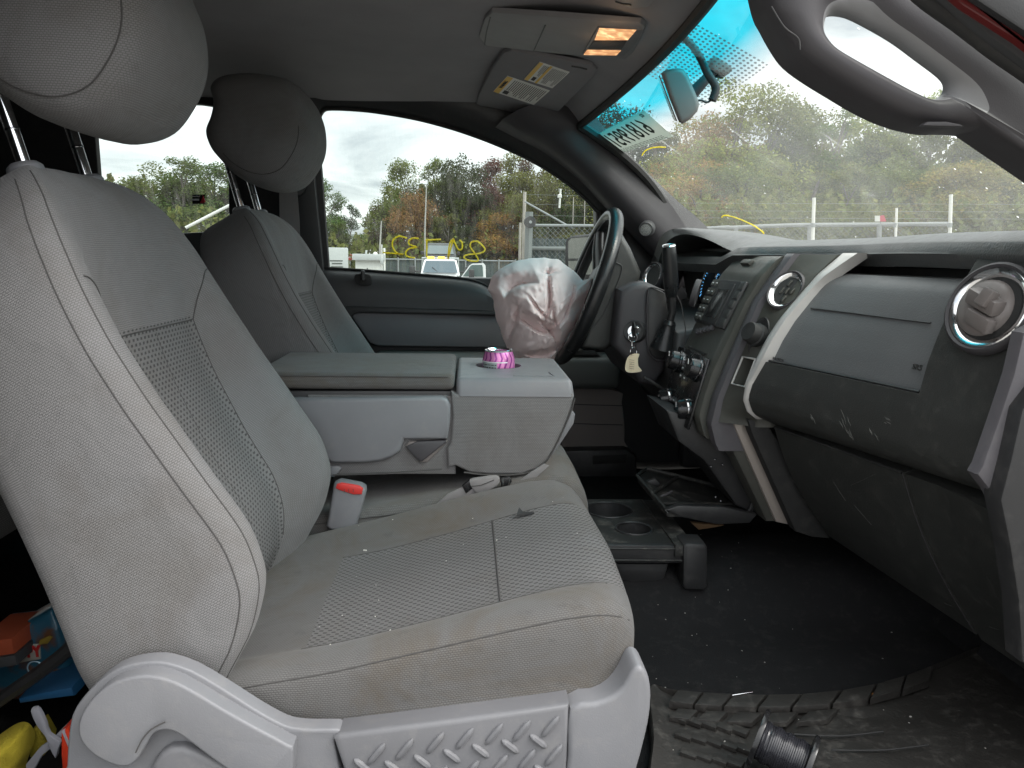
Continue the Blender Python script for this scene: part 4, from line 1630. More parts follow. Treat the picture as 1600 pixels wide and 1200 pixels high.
def msheet(us, vs, fn, keep, dv):
    """grid over us x vs with cells left out, given thickness dv"""
    nu_, nv_ = len(us), len(vs)
    V, F = [], []
    for u in us:
        for w in vs:
            V.append(Vector(fn(u, w)))
    n = len(V)
    dv = Vector(dv)
    K = {}
    for i in range(nu_ - 1):
        for j in range(nv_ - 1):
            if keep((us[i] + us[i + 1]) / 2, (vs[j] + vs[j + 1]) / 2):
                K[i, j] = 1
    for (i, j) in K:
        a, b, c, d = i * nv_ + j, i * nv_ + j + 1, (i + 1) * nv_ + j + 1, (i + 1) * nv_ + j
        F.append((a, b, c, d))
        F.append((d + n, c + n, b + n, a + n))
        for (di, dj), (p, q) in (((-1, 0), (a, b)), ((1, 0), (c, d)), ((0, -1), (d, a)), ((0, 1), (b, c))):
            if (i + di, j + dj) not in K:
                F.append((p, q, q + n, p + n))
    return V + [p + dv for p in V], F


def lin(a, b, n):
    return [a + (b - a) * k / n for k in range(n + 1)]


da = thing('dashboard', 'charcoal dashboard with centre stack, vents, satin trim and glove box', 'dashboard', (.7, 0, -.2))
zs = lin(-.288, -.176, 16) + lin(-.172, .012, 26)
ys = lin(-.655, -.512, 14) + lin(-.508, -.19, 30)
fa = lambda y, z: (Xd(y, z) - .010 * min(1, max(0, (z + .288) / .012)), y, z)
v, f = msheet(ys, zs, fa, lambda y, z: z < -.174 or y < -.51, (.05, 0, 0))
bm = bmesh.new()
mo('lower_fascia', v, f, M_['dash'], da, sharp=50)
# passenger airbag panel, set back into the opening
v, f = msheet(lin(-.508, -.192, 30), lin(-.174, -.022, 22), lambda y, z: (Xd(y, z) + .001 + .018 * max(0, (z + .042) / .02) ** 2 * (1 if z > -.042 else 0), y, z), lambda y, z: True, (.04, 0, 0))
ab_ = mo('airbag_panel', v, f, M_['airbagdoor'], da, sharp=50)
P = [onf(px, py, Y, .0008) for px, py, Y in [(1262, 482, -.22), (1310, 487, -.29), (1360, 493, -.36), (1420, 500, -.43), (1468, 505, -.48)]]
tube('panel_groove', cr(P, 4), .0013, M_['black'], ab_, 6)
P = [(Xd(y, -.1735) - .0045, y, -.1742) for y in lin(-.506, -.195, 20)]
tube('panel_gap', P, .0022, M_['black'], ab_, 6)
ctr = onf(1423, 573, -.50, .0012)
nn = dnorm(-.46, -.15)
for k in range(3):
    pass
mb = MB()
for k in range(8):
    c = onf(1224 + k * 2.2, 559 + k * .6, -.2 - .004 * k, .0012)
    mb.add(*g_box(c, (.001, .003, .004 if k % 3 else .002), 0))
mb.out('embossed_mark', M_['black'], ab_)
text('lettering', 'SRS', frame3(onf(1421, 574, -.487, .001), (0, -1, 0) if False else Vector((.25, -1, 0)), Vector((.35, 0, 1))), .011, M_['dash'], ab_, depth=.0006)
# storage shelf above the airbag panel
v, f = msheet(lin(-.508, -.19, 8), lin(0, 1, 4), lambda y, t: (Xd(y, -.02) + .016 + .11 * t, y, -.021 - .006 * math.sin(PI * t)), lambda *a: True, (0, 0, -.01))
mo('shelf_floor', v, f, M_['black'], da)
v, f = msheet(lin(-.52, -.18, 8), lin(-.03, .02, 4), lambda y, z: (Xd(y, -.02) + .125, y, z), lambda *a: True, (.01, 0, 0))
mo('shelf_back', v, f, M_['black'], da)
# satin trim strip between stack and passenger side
v, f = msheet(lin(-.198, -.174, 6), lin(-.282, .013, 44), lambda y, z: (Xd(-.185, z) - .0125 - .003 * math.sin(PI * (y + .198) / .024), -.178 + (y + .172) * (1 - .75 * max(0, min(1, (-.17 - z) / .09))) * (1 + 1.1 * max(0, (z + .05) / .063) ** 1.5), z), lambda *a: True, (.03, 0, 0))
mo('satin_trim', v, f, M_['silver'], da, sharp=60)
# passenger-side bezel (vent, dial, pocket)
def pocket_keep(y, z):
    return not (-.166 < y < -.134 and -.226 < z < -.177)
v, f = msheet(sorted(set(lin(-.172, -.127, 15))), lin(-.30, .010, 52), lambda y, z: (Xd(y, z), y, z), pocket_keep, (.04, 0, 0))
bz = mo('vent_bezel', v, f, M_['stack'], da, sharp=50)
v, f = msheet(lin(-.168, -.132, 3), lin(-.228, -.175, 3), lambda y, z: (Xd(y, z) + .03, y, z), lambda *a: True, (.01, 0, 0))
mo('pocket_back', v, f, M_['pillar'], bz)
pr_ = [(-.1665, -.2265), (-.1335, -.2265), (-.1335, -.1765), (-.1665, -.1765)]
tube('pocket_rim', [(Xd(y, z) - .001, y, z) for y, z in [pr_[3], pr_[2], pr_[1], pr_[0], pr_[3]]], .0022, M_['silver'], bz, 8)
# grey band between the bezel and the radio
v, f = msheet(lin(-.126, -.094, 6), lin(-.356, .011, 50), lambda y, z: (interp(z, ZB_, XB_) - .010 - .003 * math.sin(PI * (y + .126) / .032), y, z), lambda *a: True, (.06, 0, 0))
mo('grey_band', v, f, M_['band'], da, sharp=60)
# centre stack face
v, f = msheet(lin(-.094, .135, 22), lin(-.34, .006, 46), lambda y, z: (Xd(y, z) + .02 * max(0, (y - .11) / .025) ** 2, y, z), lambda *a: True, (.09, 0, 0))
st = mo('centre_stack', v, f, M_['stack'], da, sharp=50)


def fbox(name, px, py, Y, wy, hz, out, mat, parent, bev=.001, dz=0):
    p = at(px, py, Y=Y)
    p.x = Xd(Y, p.z)
    n = dnorm(Y, p.z)
    n = Vector((n.x, 0, n.z)).normalized()
    ang = math.atan2(n.z, -n.x)
    rot = Matrix.Rotation(ang, 3, 'Y')
    v, f = g_box(p + n * (out / 2), (out + .004, wy, hz), bev, rot)
    return mo(name, v, f, mat, parent), p, n


# radio
fbox('radio_surround', 1128, 474, .018, .185, .098, .004, M_['black'], st, .003)
fbox('screen_hood', 1133, 476, .012, .084, .088, .0065, M_['black'], st, .002)
fbox('radio_screen', 1134, 477, .012,   .062, .062, .0085, simple('dark screen', (0.010, 0.011, 0.011), .25), st, .001)
for r_ in range(5):
    for c_ in range(2):
        q = at(1097, 470, Y=.092)
        zz = q.z + .034 - r_ * .017
        yy = .104 - c_ * .024
        n = dnorm(yy, zz)
        n = Vector((n.x, 0, n.z)).normalized()
        v, f = g_box(Vector((Xd(yy, zz), yy, zz)) + n * .0055, (.006, .0225, .0150), .001, Matrix.Rotation(math.atan2(n.z, -n.x), 3, 'Y'))
        b = mo('radio_button', v, f, M_['stack'], st)
        v, f = g_box(Vector((Xd(yy, zz), yy, zz)) + n * .0088, (.0006, .009, .0022), 0, Matrix.Rotation(math.atan2(n.z, -n.x), 3, 'Y'))
        mo('button_print', v, f, M_['white'], st)
    yy = -.062
    n = dnorm(yy, zz)
    n = Vector((n.x, 0, n.z)).normalized()
    v, f = g_box(Vector((Xd(yy, zz), yy, zz)) + n * .0055, (.006, .022, .0150), .001, Matrix.Rotation(math.atan2(n.z, -n.x), 3, 'Y'))
    mo('radio_button', v, f, M_['dash'], st)
fbox('hazard_button', 1151, 411, .02, .05, .012, .004, M_['stack'], st, .001)
for k in range(5):
    fbox('preset_button', 1103 + 7 * (k - 2) * 0 + (k - 2) * -9, 516 - (k - 2) * -1.5, .03 + (k - 2) * .018, .015, .010, .005, M_['band'], st, .001)
fbox('cd_slot', 1092, 548, .02, .12, .004, .001, M_['rubber'], st, .0005)
# climate panel
fbox('climate_panel', 1078, 603, .02, .205, .142, .003, M_['blackgloss'], st, .003)
fbox('climate_display', 1084, 556, .015, .06, .014, .005, M_['dash'], st, .001)
for k in range(4):
    fbox('display_mark', 1078 + k * 6, 556 + k, .035 - k * .014, .008, .006, .0056, M_['shield'], st, 0)


def knob(px, py, Y, r, h, parent, mat='blackgloss', name='climate_knob'):
    p = at(px, py, Y=Y)
    p.x = Xd(Y, p.z)
    n = dnorm(Y, p.z)
    n = Vector((n.x, n.y * .3, n.z)).normalized()
    k = lathe(name, [(r * 1.12, 0), (r * 1.1, h * .25), (r, h * .35), (r * .97, h * .85), (r * .86, h), (.0005, h * .98)], p, n, M_[mat], parent, 28)
    tube('knob_mark', [p + n * (h + .0005) + Vector((0, 0, r * .3)), p + n * (h + .0005) + Vector((0, 0, r * .8))], .0008, M_['white'], parent, 6)
    return p, n


for px, py, Y in ((1097, 580, -.048), (1060, 566, .092), (1083, 640, -.048), (1047, 622, .092)):
    p, n = knob(px, py, Y, .0205, .026, st)
    v, f = g_lathe([(.0215, .004), (.0235, .006), (.0235, .009), (.021, .010)], p, n, 28, cap=False)
    mo('knob_ring', v, f, M_['chromedk'], st)
for (px, py, Y) in ((1073, 576, .04), (1082, 580, .012), (1069, 588, .04), (1078, 592, .012), (1060, 625, .04), (1069, 630, .012), (1058, 636, .04), (1066, 641, .012), (1055, 647, .04), (1063, 652, .012)):
    fbox('climate_button', px, py, Y, .022, .011, .006, M_['black'], st, .0015)
    fbox('button_print', px, py, Y, .008, .003, .0068, M_['white'], st, 0)
# dial and vent on the bezel
pd_ = onf(1180, 527, -.149)
n = dnorm(-.149, pd_.z)
v, f = g_lathe([(.0, .0005), (.024, .0005), (.026, .002), (.027, 0)], pd_, n, 32, cap=False)
sc_ = Matrix.Translation(pd_) @ Matrix.Diagonal((1, .66, 1.45, 1)) @ Matrix.Translation(-pd_)
mo('dial_recess', [sc_ @ Vector(q) for q in v], f, M_['black'], bz)
lathe('mode_dial', [(.021, 0), (.0215, .010), (.019, .012), (.0185, .024), (.0165, .028), (.0005, .0275)], pd_ + Vector((0, 0, .002)), n, M_['rubber'], bz, 24)
tube('dial_lip', [pd_ + Vector((-.006, .008, -.036)), pd_ + Vector((-.007, .014, -.030)), pd_ + Vector((-.003, .0165, -.012))], .0016, M_['silver'], bz, 8)


def vent(px, py, Y, r, sy, open_, parent_name, nrm=None, tilt=0):
    p = at(px, py, Y=Y)
    p.x = Xd(Y, p.z) if Y < .14 else p.x
    n = nrm or dnorm(Y, p.z)
    p = p + n * tilt
    T = Matrix.Translation(p) @ Matrix.Diagonal((1, sy, 1, 1)) @ Matrix.Translation(-p)
    v_ = g_lathe([(r * 1.17, -.004), (r * 1.15, .006), (r * 1.08, .0085), (r * 1.02, .006)], p, n, 40, cap=False)
    P0 = mo('air_vent', [T @ Vector(q) for q in v_[0]], v_[1], M_['pillar'], da, sharp=60)
    a = g_lathe([(r * 1.02, .0055), (r * .99, .0068), (r * .92, .0055), (r * .80, .0022), (r * .79, .0005)], p, n, 40, cap=False)
    mo('chrome_ring', [T @ Vector(q) for q in a[0]], a[1], M_['chrome'], P0, sharp=60)
    a = g_lathe([(r * .82, .0012), (r * .3, .0014), (.0005, .0014)], p, n, 40, cap=False)
    mo('vent_back', [T @ Vector(q) for q in a[0]], a[1], M_['rubber'], P0)
    return p, n, P0, T


p, n, vt, T = vent(1222, 455, -.149, .034, .62, False, 'c')
a = n.orthogonal()
ua = Vector((0, 0, 1)) - n * n.z
ua.normalize()
ha = ua.cross(n).normalized()
for k in (-1, 0, 1):
    for j in (-1, 0, 1):
        c = p + ua * (.0155 * k) + ha * (.0125 * j * .8) + n * (.002)
        if abs(k) + abs(j) == 2:
            continue
        v, f = g_box(c, (.003, .0092, .0125), .001, Matrix.Rotation(math.atan2(n.z, -n.x), 3, 'Y'))
        mo('vent_vane', v, f, M_['stack'], vt)
# outer vent (right end)
nrm = Vector((-.88, -.25, .30)).normalized()
p, n, vt, T = vent(1586, 488, -.578, .051, 1.0, True, 'o', nrm, .014)
n = n
ua = (Vector((0, 0, 1)) - n * n.z).normalized()
ha = ua.cross(n).normalized()
bas = Matrix((n, ha, ua)).transposed()
v, f = g_lathe([(.037, .0), (.035, .007), (.030, .011), (.016, .015), (.0005, .016)], p + ha * -0.006, n, 36)
mo('vent_drum', v, f, M_['ventgrey'], vt)
for k, (w_, zz, dd_) in enumerate(((.046, .004, .018), (.038, -.020, .013))):
    v, f = g_box(p + ua * zz + n * (.008 + dd_ / 2) + ha * .004, (dd_, w_, .019), .002, bas @ Matrix.Rotation(R(-22), 3, 'X') @ Matrix.Rotation(R(25), 3, 'Y'))
    mo('vent_vane', v, f, M_['ventgrey'], vt)
v, f = g_box(p + n * .026 + ha * .012 + ua * .006, (.014, .016, .022), .002, bas @ Matrix.Rotation(R(-22), 3, 'X'))
mo('vent_tab', v, f, M_['ventgrey'], vt)
# driver-side centre vent seen edge on
vent(1088, 458, .15, .026, .6, False, 'd', Vector((-.93, .25, .25)).normalized())
vent(1021, 432, .60, .034, .9, False, 'd', Vector((-.85, -.45, .25)).normalized())

# lower stack: underside, legs, glove box
lg1 = [(1128, 640), (1140, 629), (1158, 624), (1172, 628), (1182, 640), (1176, 655), (1166, 655), (1160, 662), (1162, 684), (1219, 816), (1198, 816), (1136, 688), (1129, 664)]
plate('stack_leg', lg1, -.122, .06, M_['stack'], da, .006)
lg2 = [(1147, 664), (1150, 650), (1160, 642), (1169, 648), (1166, 660), (1172, 678), (1237, 821), (1213, 816), (1156, 686)]
plate('stack_leg', lg2, -.132, .03, M_['silverdk'], da, .003)
plate('stack_side', [(1040, 640), (1122, 660), (1134, 692), (1196, 812), (1150, 790), (1100, 720), (1060, 690)], -.06, .16, M_['black'], da, .006)
plate('glovebox_side', [(1168, 655), (1196, 657), (1216, 688), (1298, 842), (1270, 840), (1243, 831), (1176, 680)], -.168, .03, M_['rubber'], da, .004)


def gb(y, t):
    """glove box face: t 0 at the ridge, 1 at the lower edge"""
    k = min(1.2, max(-.1, (-.185 - y) / .275))
    a = Vector((.548 + .085 * k, y, -.292 - .006 * k))
    b = Vector((.668 + .11 * k, y, -.50 - .058 * k))
    p = a.lerp(b, t)
    p.x -= .014 * math.sin(PI * min(1, t))
    return p


v, f = msheet(lin(-.455, -.188, 14), lin(0.02, 1, 14), lambda y, t: gb(y, t), lambda *a: True, (.03, 0, .01))
gbx = mo('glovebox_door', v, f, M_['dash'], da, sharp=50)
v, f = msheet(lin(-.70, -.459, 10), lin(0.02, 1.02, 14), lambda y, t: gb(y, t) + Vector((.002, 0, 0)), lambda *a: True, (.03, 0, .01))
mo('side_kick_panel', v, f, M_['dash'], da, sharp=50)
tube('door_gap', [gb(-.457, t) + Vector((-.0012, 0, 0)) for t in lin(.02, .98, 10)], .0007, M_['pillar'], gbx, 6)
tube('door_gap', [gb(y, .02) + Vector((-.001, 0, .001)) for y in lin(-.455, -.19, 10)], .0022, M_['rubber'], gbx, 6)
# pale scuffs scratched into the panels
mb = MB()
rnd_ = random.Random(8)
def scuff(px, py, Y, ang, ln, face):
    p = at(px, py, Y=Y)
    for k in range(4):
        z0 = p.z + rnd_.uniform(-.006, .006)
        y0 = Y + rnd_.uniform(-.008, .008)
        l = ln * rnd_.uniform(.4, 1)
        P = []
        for j in range(5):
            q = j / 4
            yy, zz = y0 + math.cos(ang) * l * q + rnd_.uniform(-.001, .001), z0 + math.sin(ang) * l * q + rnd_.uniform(-.001, .001)
            P.append((face(yy, zz) - .0003, yy, zz))
        mb.add(*g_tube(P, [.0001, .0003, .0004, .0003, .0001], 5))
ff = lambda y, z: Xd(y, z) - .010
scuff(1350, 668, -.40, 1.0, .028, ff)
scuff(1342, 682, -.40, 1.3, .02, ff)
scuff(1298, 660, -.33, 1.2, .012, ff)
scuff(1390, 686, -.45, 1.0, .012, ff)
scuff(1400, 660, -.47, .4, .01, ff)
mb.out('scuff_mark', simple('pale scratched plastic', (0.13, 0.13, 0.12), .8), da)
mb = MB()
for (y, t, dy, dt) in ((-.40, .10, .06, .16), (-.33, .42, -.02, .10), (-.30, .30, -.012, .12), (-.52, .80, .02, .03), (-.44, .86, .015, .02)):
    P = [gb(y + dy * q, t + dt * q) + Vector((-.0005, 0, 0)) for q in lin(0, 1, 5)]
    mb.add(*g_tube(P, .0003, 5))
mb.out('scuff_mark', simple('faint scratch', (0.07, 0.068, 0.065), .8), da)
# end cap of the dash by the door
plate('dash_end_cap', [(1600, 520), (1640, 500), (1700, 560), (1700, 700), (1560, 790), (1548, 768), (1528, 742), (1536, 728), (1560, 660), (1585, 585)], -.668, .02, M_['band'], da, .004)
plate('door_side_panel', [(1598, 640), (1660, 560), (1760, 600), (1760, 1150), (1650, 1060), (1598, 1036), (1592, 940), (1578, 850), (1564, 782), (1580, 720)], -.69, .03, M_['black'], da, .004)
# core that closes the dash behind the panels
v, f = g_prism([Vector(p) for p in ((.72, -.70, -.01), (1.0, -.70, -.01), (1.12, -.70, -.35), (.86, -.70, -.56), (.80, -.70, -.54), (.70, -.70, -.30))], Vector((0, 1.5, 0)))
mo('dash_core', v, f, M_['rubber'], da)
v, f = g_prism([Vector(p) for p in ((.62, -.12, 0.0), (.74, -.12, 0.0), (.80, -.12, -.5), (.70, -.12, -.46), (.52, -.12, -.33))], Vector((0, .26, 0)))
mo('dash_core', v, f, M_['rubber'], da)
# soft pad on top, reaching the glass
xr = lambda y: interp(y, [-.7, -.6, -.2, -.12, -.04, .04, .12, .8], [.672, .668, .668, .650, .600, .560, .552, .55])


def pad(y, t):
    x = xr(y) + (xbase(y) - .015 - xr(y)) * t
    z = .0165 + .021 * min(1, t / .28) ** .6 - .008 * max(0, t - .4)
    z += .006 * math.exp(-((y + .35) / .3) ** 2)
    if t < .02:
        z -= .010
    if y > .1:
        z -= .02 * min(1, (y - .1) / .1)
    return (x, y, z)


v, f = msheet(lin(-.70, .80, 60), [0, .012, .03, .06, .1, .15, .2, .28, .4, .6, .8, 1.0], pad, lambda *a: True, (.012, 0, -.02))
mo('dash_pad', v, f, M_['dashpad'], da, sharp=60)
# instrument hood
lip = [(1028, 412, .66), (1036, 388, .60), (1048, 373, .53), (1066, 366, .45), (1090, 369, .36), (1112, 377, .27), (1136, 389, .18), (1160, 397, .09), (1192, 401, .01), (1225, 400, -.05)]
crest = [(1022, 398, .68), (1031, 372, .62), (1045, 360, .55), (1066, 356, .48), (1100, 358, .38), (1135, 363, .29), (1170, 370, .20), (1205, 379, .11), (1240, 387, .03), (1270, 391, -.05)]
LL, CC = cr([tuple(at(a, b, Y=c)) for a, b, c in lip], 4), cr([tuple(at(a, b, Y=c)) for a, b, c in crest], 4)
L = []
for a, b in zip(LL, CC):
    a, b = Vector(a), Vector(b)
    under = Vector((.16, 0, -.012))
    L.append([a + under, a + Vector((.012, 0, -.004)), a, a.lerp(b, .35) + Vector((0, 0, .004)), b, b + Vector((.10, 0, -.004)), b + Vector((.26, 0, -.05))])
v, f = g_loft(L, closed=True, cap=True)
mo('instrument_hood', v, f, M_['dashpad'], da, sharp=60)
# gauge cluster
v, f = g_box((.66, .46, -.07), (.02, .66, .20), .004, Matrix.Rotation(R(-14), 3, 'Y'))
cl_ = mo('gauge_cluster', v, f, M_['rubber'], da)
glow_m = simple('blue gauge light', (0.02, 0.06, 0.1), .4, em=(0.12, 0.45, 0.9), es=.9)
for (cy_, cz_, rr) in ((.50, -.065, .060), (.33, -.065, .060), (.415, -.05, .030)):
    o_ = Vector((.642, cy_, cz_))
    v, f = g_lathe([(rr, .006), (rr * 1.06, .010), (rr * 1.1, .004)], o_, (-.97, 0, .24), 32, cap=False)
    mo('gauge_ring', v, f, M_['chromedk'], cl_)
    mb = MB()
    for k in range(26):
        a = R(-130 + 260 * k / 25)
        up_ = Vector((.24, 0, .97))
        e = up_ * math.cos(a) + Vector((0, -1, 0)) * math.sin(a)
        mb.add(*g_tube([o_ + e * rr * .78 + Vector((-.008, 0, 0)), o_ + e * rr * (.92 if k % 5 else .96) + Vector((-.008, 0, 0))], .0007, 5))
    mb.out('gauge_tick', glow_m, cl_)
# lower dash on the driver's side
v, f = g_prism([Vector(p) for p in ((.46, .16, -.16), (.455, .16, -.24), (.47, .16, -.32), (.56, .16, -.42), (.75, .16, -.42), (.75, .16, -.1), (.62, .16, -.13))], Vector((0, .62, 0)), .015, 3)
mo('lower_dash', v, f, M_['pillardk'], da, sharp=50)
tube('knee_bolster_edge', [at(*p, Y=.158) for p in cr([(1006, 590), (1020, 598), (1036, 610), (1050, 630)], 4)], .004, M_['black'], da, 8)
# ---- steering column, ignition, shifter ------------------------------
wc = Vector((.300, .42, -.077))
wax = Vector((-.945, 0, .328)).normalized()
col = thing('steering_column', 'dark steering column with ignition lock and shift boot', 'steering column', (.40, .36, -.12))
v, f = g_prism(pxp([(958, 366), (972, 366), (985, 388), (1001, 425), (999, 436), (984, 474), (962, 536), (944, 548), (908, 544), (925, 490), (945, 425)], .27), Vector((.03, .14, 0)), .012, 3, both=True)
mo('column_shroud', v, f, M_['dash'], col, sharp=40)
tube('shroud_groove', [at(*p, Y=.269) for p in cr([(952, 408), (966, 412), (972, 420), (962, 450), (942, 492), (926, 512)], 3)], .0015, M_['black'], col, 6)
v, f = g_prism(pxp([(968, 452), (992, 442), (1010, 440), (1036, 452), (1044, 466), (1044, 540), (1040, 580), (1022, 604), (1000, 600), (975, 560), (958, 540), (964, 480)], .22), Vector((0, .36, 0)), .016, 3)
mo('column_cover', v, f, M_['pillar'], col, sharp=40)
plate('cover_inset', [(1012, 454), (1018, 448), (1040, 458), (1046, 500), (1046, 548), (1034, 562), (1018, 556), (1012, 540)], .214, .02, M_['black'], col, .005)
tube('cover_inset_rim', [at(*p, Y=.2135) for p in cr([(1040, 455), (1018, 449), (1012, 458), (1011, 500), (1013, 545), (1024, 562), (1044, 562)], 4)], .0018, M_['pillar'], col, 6)
ig = at(991, 518, Y=.215)
iax = Vector((-.40, -.9, .12)).normalized()
lathe('ignition_bezel', [(.010, .004), (.0225, .006), (.025, .002), (.026, -.02)], ig, iax, M_['black'], col, 28)
lathe('ignition_lock', [(.001, .009), (.013, .009), (.0155, .006), (.016, -.004)][::-1], ig, iax, M_['chrome'], col, 24)
sh0, sh1 = at(1036, 545, Y=.20), at(1050, 488, Y=.19)
lathe('shift_boot', [(.030, 0), (.026, .012), (.021, .03), (.020, .042), (.015, .052), (.016, .058), (.011, .066)], sh0, sh1 - sh0, M_['leather'], col, 20)
ka, kb, kc = at(1051, 486, Y=.19), at(1049, 455, Y=.18), at(1045, 384, Y=.165)
tube('shift_lever', [sh0.lerp(ka, .6), ka, kb], .008, M_['black'], col, 12)
kd = (kc - kb).normalized()
Lk = (kc - kb).length
lathe('shift_knob', [(.009, -.012), (.0145, 0), (.0165, Lk * .25), (.0160, Lk * .8), (.0150, Lk * .93), (.0135, Lk), (.011, Lk + .001), (.0005, Lk - .001)], kb, kd, M_['leather'], col, 24)
v, f = g_lathe([(.0140, Lk * .985), (.0148, Lk * .995), (.0135, Lk + .002), (.0122, Lk + .0015)], kb, kd, 28, cap=False)
mo('knob_ring', v, f, M_['chrome'], col)
# keys hang from the lock
ky = thing('key_tag', 'pale paper tag hanging on key rings from the ignition key', 'key tag', at(990, 560, Y=.19))
kp = ig + iax * .012
kh = Vector((.1, 0, 1)).normalized()
v, f = g_box(kp + Vector((-.002, -.012, .006)), (.006, .026, .030), .004, Matrix.Rotation(R(35), 3, 'X'))
mo('key_head', v, f, M_['rubber'], ky)


def ringp(c, r, axis, n=24):
    axis = Vector(axis).normalized()
    a = axis.orthogonal().normalized()
    b = axis.cross(a)
    return [c + (a * math.cos(2 * PI * k / n) + b * math.sin(2 * PI * k / n)) * r for k in range(n)]


v, f = g_tube(ringp(at(989, 527, Y=.19), .0105, (.2, -1, .1)), .0009, 8, closed=True)
mo('key_ring', v, f, M_['chrome'], ky)
v, f = g_tube(ringp(at(990, 549, Y=.19), .0085, (.4, -1, .1)), .0008, 8, closed=True)
mo('key_ring', v, f, M_['chrome'], ky)
tube('ring_link', [at(*p, Y=.19) for p in [(987.5, 533), (987.5, 540), (991, 545), (993.5, 537)]], .0008, M_['chrome'], ky, 6)
tg = [(988, 553), (999, 553), (997, 560), (997.5, 572), (1003, 579.5), (993, 582), (982, 582), (977, 578), (977.5, 568), (981, 558)]
tagm = plastic('kraft paper tag', (0.72, 0.62, 0.44), .8, 900, .2)
v, f = g_prism([at(a, b, Y=.188 + .004 * math.sin((b - 553) / 10)) for a, b in cr(tg, 2, True)], Vector((.0003, .0008, 0)))
mo('paper_tag', v, f, tagm, ky)
mb = MB()
for k in range(5):
    mb.add(*g_tube([at(983 + k * .2, 562 + k * 3.4, Y=.1865), at(991, 563 + k * 3.4, Y=.1865)], .0005, 5))
mb.out('tag_writing', simple('brown pen', (0.25, 0.20, 0.15), .8), ky)

# ---- steering wheel
sw = thing('steering_wheel', 'worn black leather steering wheel seen almost edge on', 'steering wheel', wc)
wa = Vector((0, 1, 0))
wb = wax.cross(wa).normalized()
ringc = [wc + wax * .004 + (wa * math.cos(2 * PI * k / 72) + wb * math.sin(2 * PI * k / 72)) * .188 for k in range(72)]
v, f = g_tube(ringc, .0175, 16, closed=True)
mo('wheel_rim', v, f, M_['leather'], sw, sharp=80)
inr = [wc + wax * .012 + (wa * math.cos(2 * PI * k / 72) + wb * math.sin(2 * PI * k / 72)) * .1735 for k in range(72)]
v, f = g_tube(inr, .0016, 6, closed=True)
mo('rim_stitching', v, f, M_['shield'], sw)
v, f = g_lathe([(.001, .03), (.05, .028), (.072, .016), (.078, -.01), (.06, -.05), (.04, -.07)], wc - wax * .03, wax, 32)
hub = mo('wheel_hub', v, f, M_['black'], sw, sharp=60)
for a in (12, 168, 235, 305):
    e = wa * math.cos(R(a)) + wb * math.sin(R(a))
    e2 = wax.cross(e)
    P = [wc - wax * .02 + e * .06, wc - wax * .006 + e * .12, wc + wax * .004 + e * .18]
    for q in (-1, 1):
        pass
    Lp = []
    for k, p in enumerate(P):
        w_ = (.028, .021, .016)[k]
        Lp.append([p + e2 * w_ * math.cos(2 * PI * j / 12) + wax * .010 * math.sin(2 * PI * j / 12) for j in range(12)])
    v, f = g_loft(Lp)
    mo('wheel_spoke', v, f, M_['black'], sw)
    v, f = g_tube([P[0] + wax * .012 + e2 * .010, P[1] + wax * .012 + e2 * .010, P[2] + wax * .008 + e2 * .008], .003, 8)
    mo('spoke_trim', v, f, M_['ventgrey'], sw)

# ---- deployed airbag, limp and creased
agm = NT('airbag nylon')
oc = agm.obj()
agm.put(agm.mix(agm.ramp(agm.noise(5, 4, oc), .3, .7), (0.90, 0.765, 0.755), (0.92, 0.80, 0.79)), agm.b.inputs['Base Color'])
agm.b.inputs['Roughness'].default_value = .95
agm.b.inputs['Specular IOR Level'].default_value = .05
agm.bump(agm.noise(60, 5, oc, .7), .35, .003)
atl = agm.new('ShaderNodeBsdfTranslucent')
atl.inputs['Color'].default_value = (.85, .72, .71, 1)
amx = agm.new('ShaderNodeMixShader')
amx.inputs[0].default_value = .2
agm.l.new(agm.b.outputs[0], amx.inputs[1])
agm.l.new(atl.outputs[0], amx.inputs[2])
agm.l.new(amx.outputs[0], agm.o.inputs['Surface'])
AO = [(762, 452), (766, 436), (780, 420), (800, 410), (826, 403), (850, 402), (872, 406), (893, 421), (912, 438), (926, 434), (922, 452), (913, 478), (898, 508), (884, 534), (870, 556), (857, 568), (842, 566), (824, 566), (806, 560), (792, 545), (782, 522), (774, 495), (771, 470)]
ag = thing('deployed_airbag', 'limp creased pale pink airbag hanging out of the steering wheel', 'airbag', at(850, 480, Y=.40))
oc3 = [at(a, b, Y=.40) for a, b in [(AO[i][0] + (AO[(i + 1) % len(AO)][0] - AO[i][0]) * k / 6, AO[i][1] + (AO[(i + 1) % len(AO)][1] - AO[i][1]) * k / 6) for i in range(len(AO)) for k in range(6)]]
cen = at(846, 482, Y=.40)
NA, NR = len(oc3), 44
v, f = [], []


rq = random.Random(23)
PL = []          # flat facets of the limp bag: slope across, slope up, offset
for (a_, b_, j_) in ((-.75, .45, .10), (-.30, .75, .02), (.10, .25, -.12), (.62, .42, .06), (.78, -.10, .04), (-.62, -.18, .0), (-.20, -.42, -.06), (.40, -.62, .10), (-.45, -.75, .16), (.25, .70, .12), (-.10, .05, -.04)):
    PL.append((a_, b_, j_))
FD = [  # folds: point, direction (deg), half width, depth, reach
    (-.55, .38, 24, .10, .46, .42), (.10, .30, 78, .06, .30, .62), (.48, .0, 58, .08, .30, .75), (-.20, -.30, -12, .10, .42, .55),
    (.18, -.50, -52, .07, .34, .5), (-.70, -.35, 82, .06, .30, .5), (.0, -.80, 8, .07, .28, .5), (.25, .72, 8, .05, .22, .45),
    (-.05, .02, 150, .04, .16, .5), (.30, -.15, 118, .04, .16, .4)]


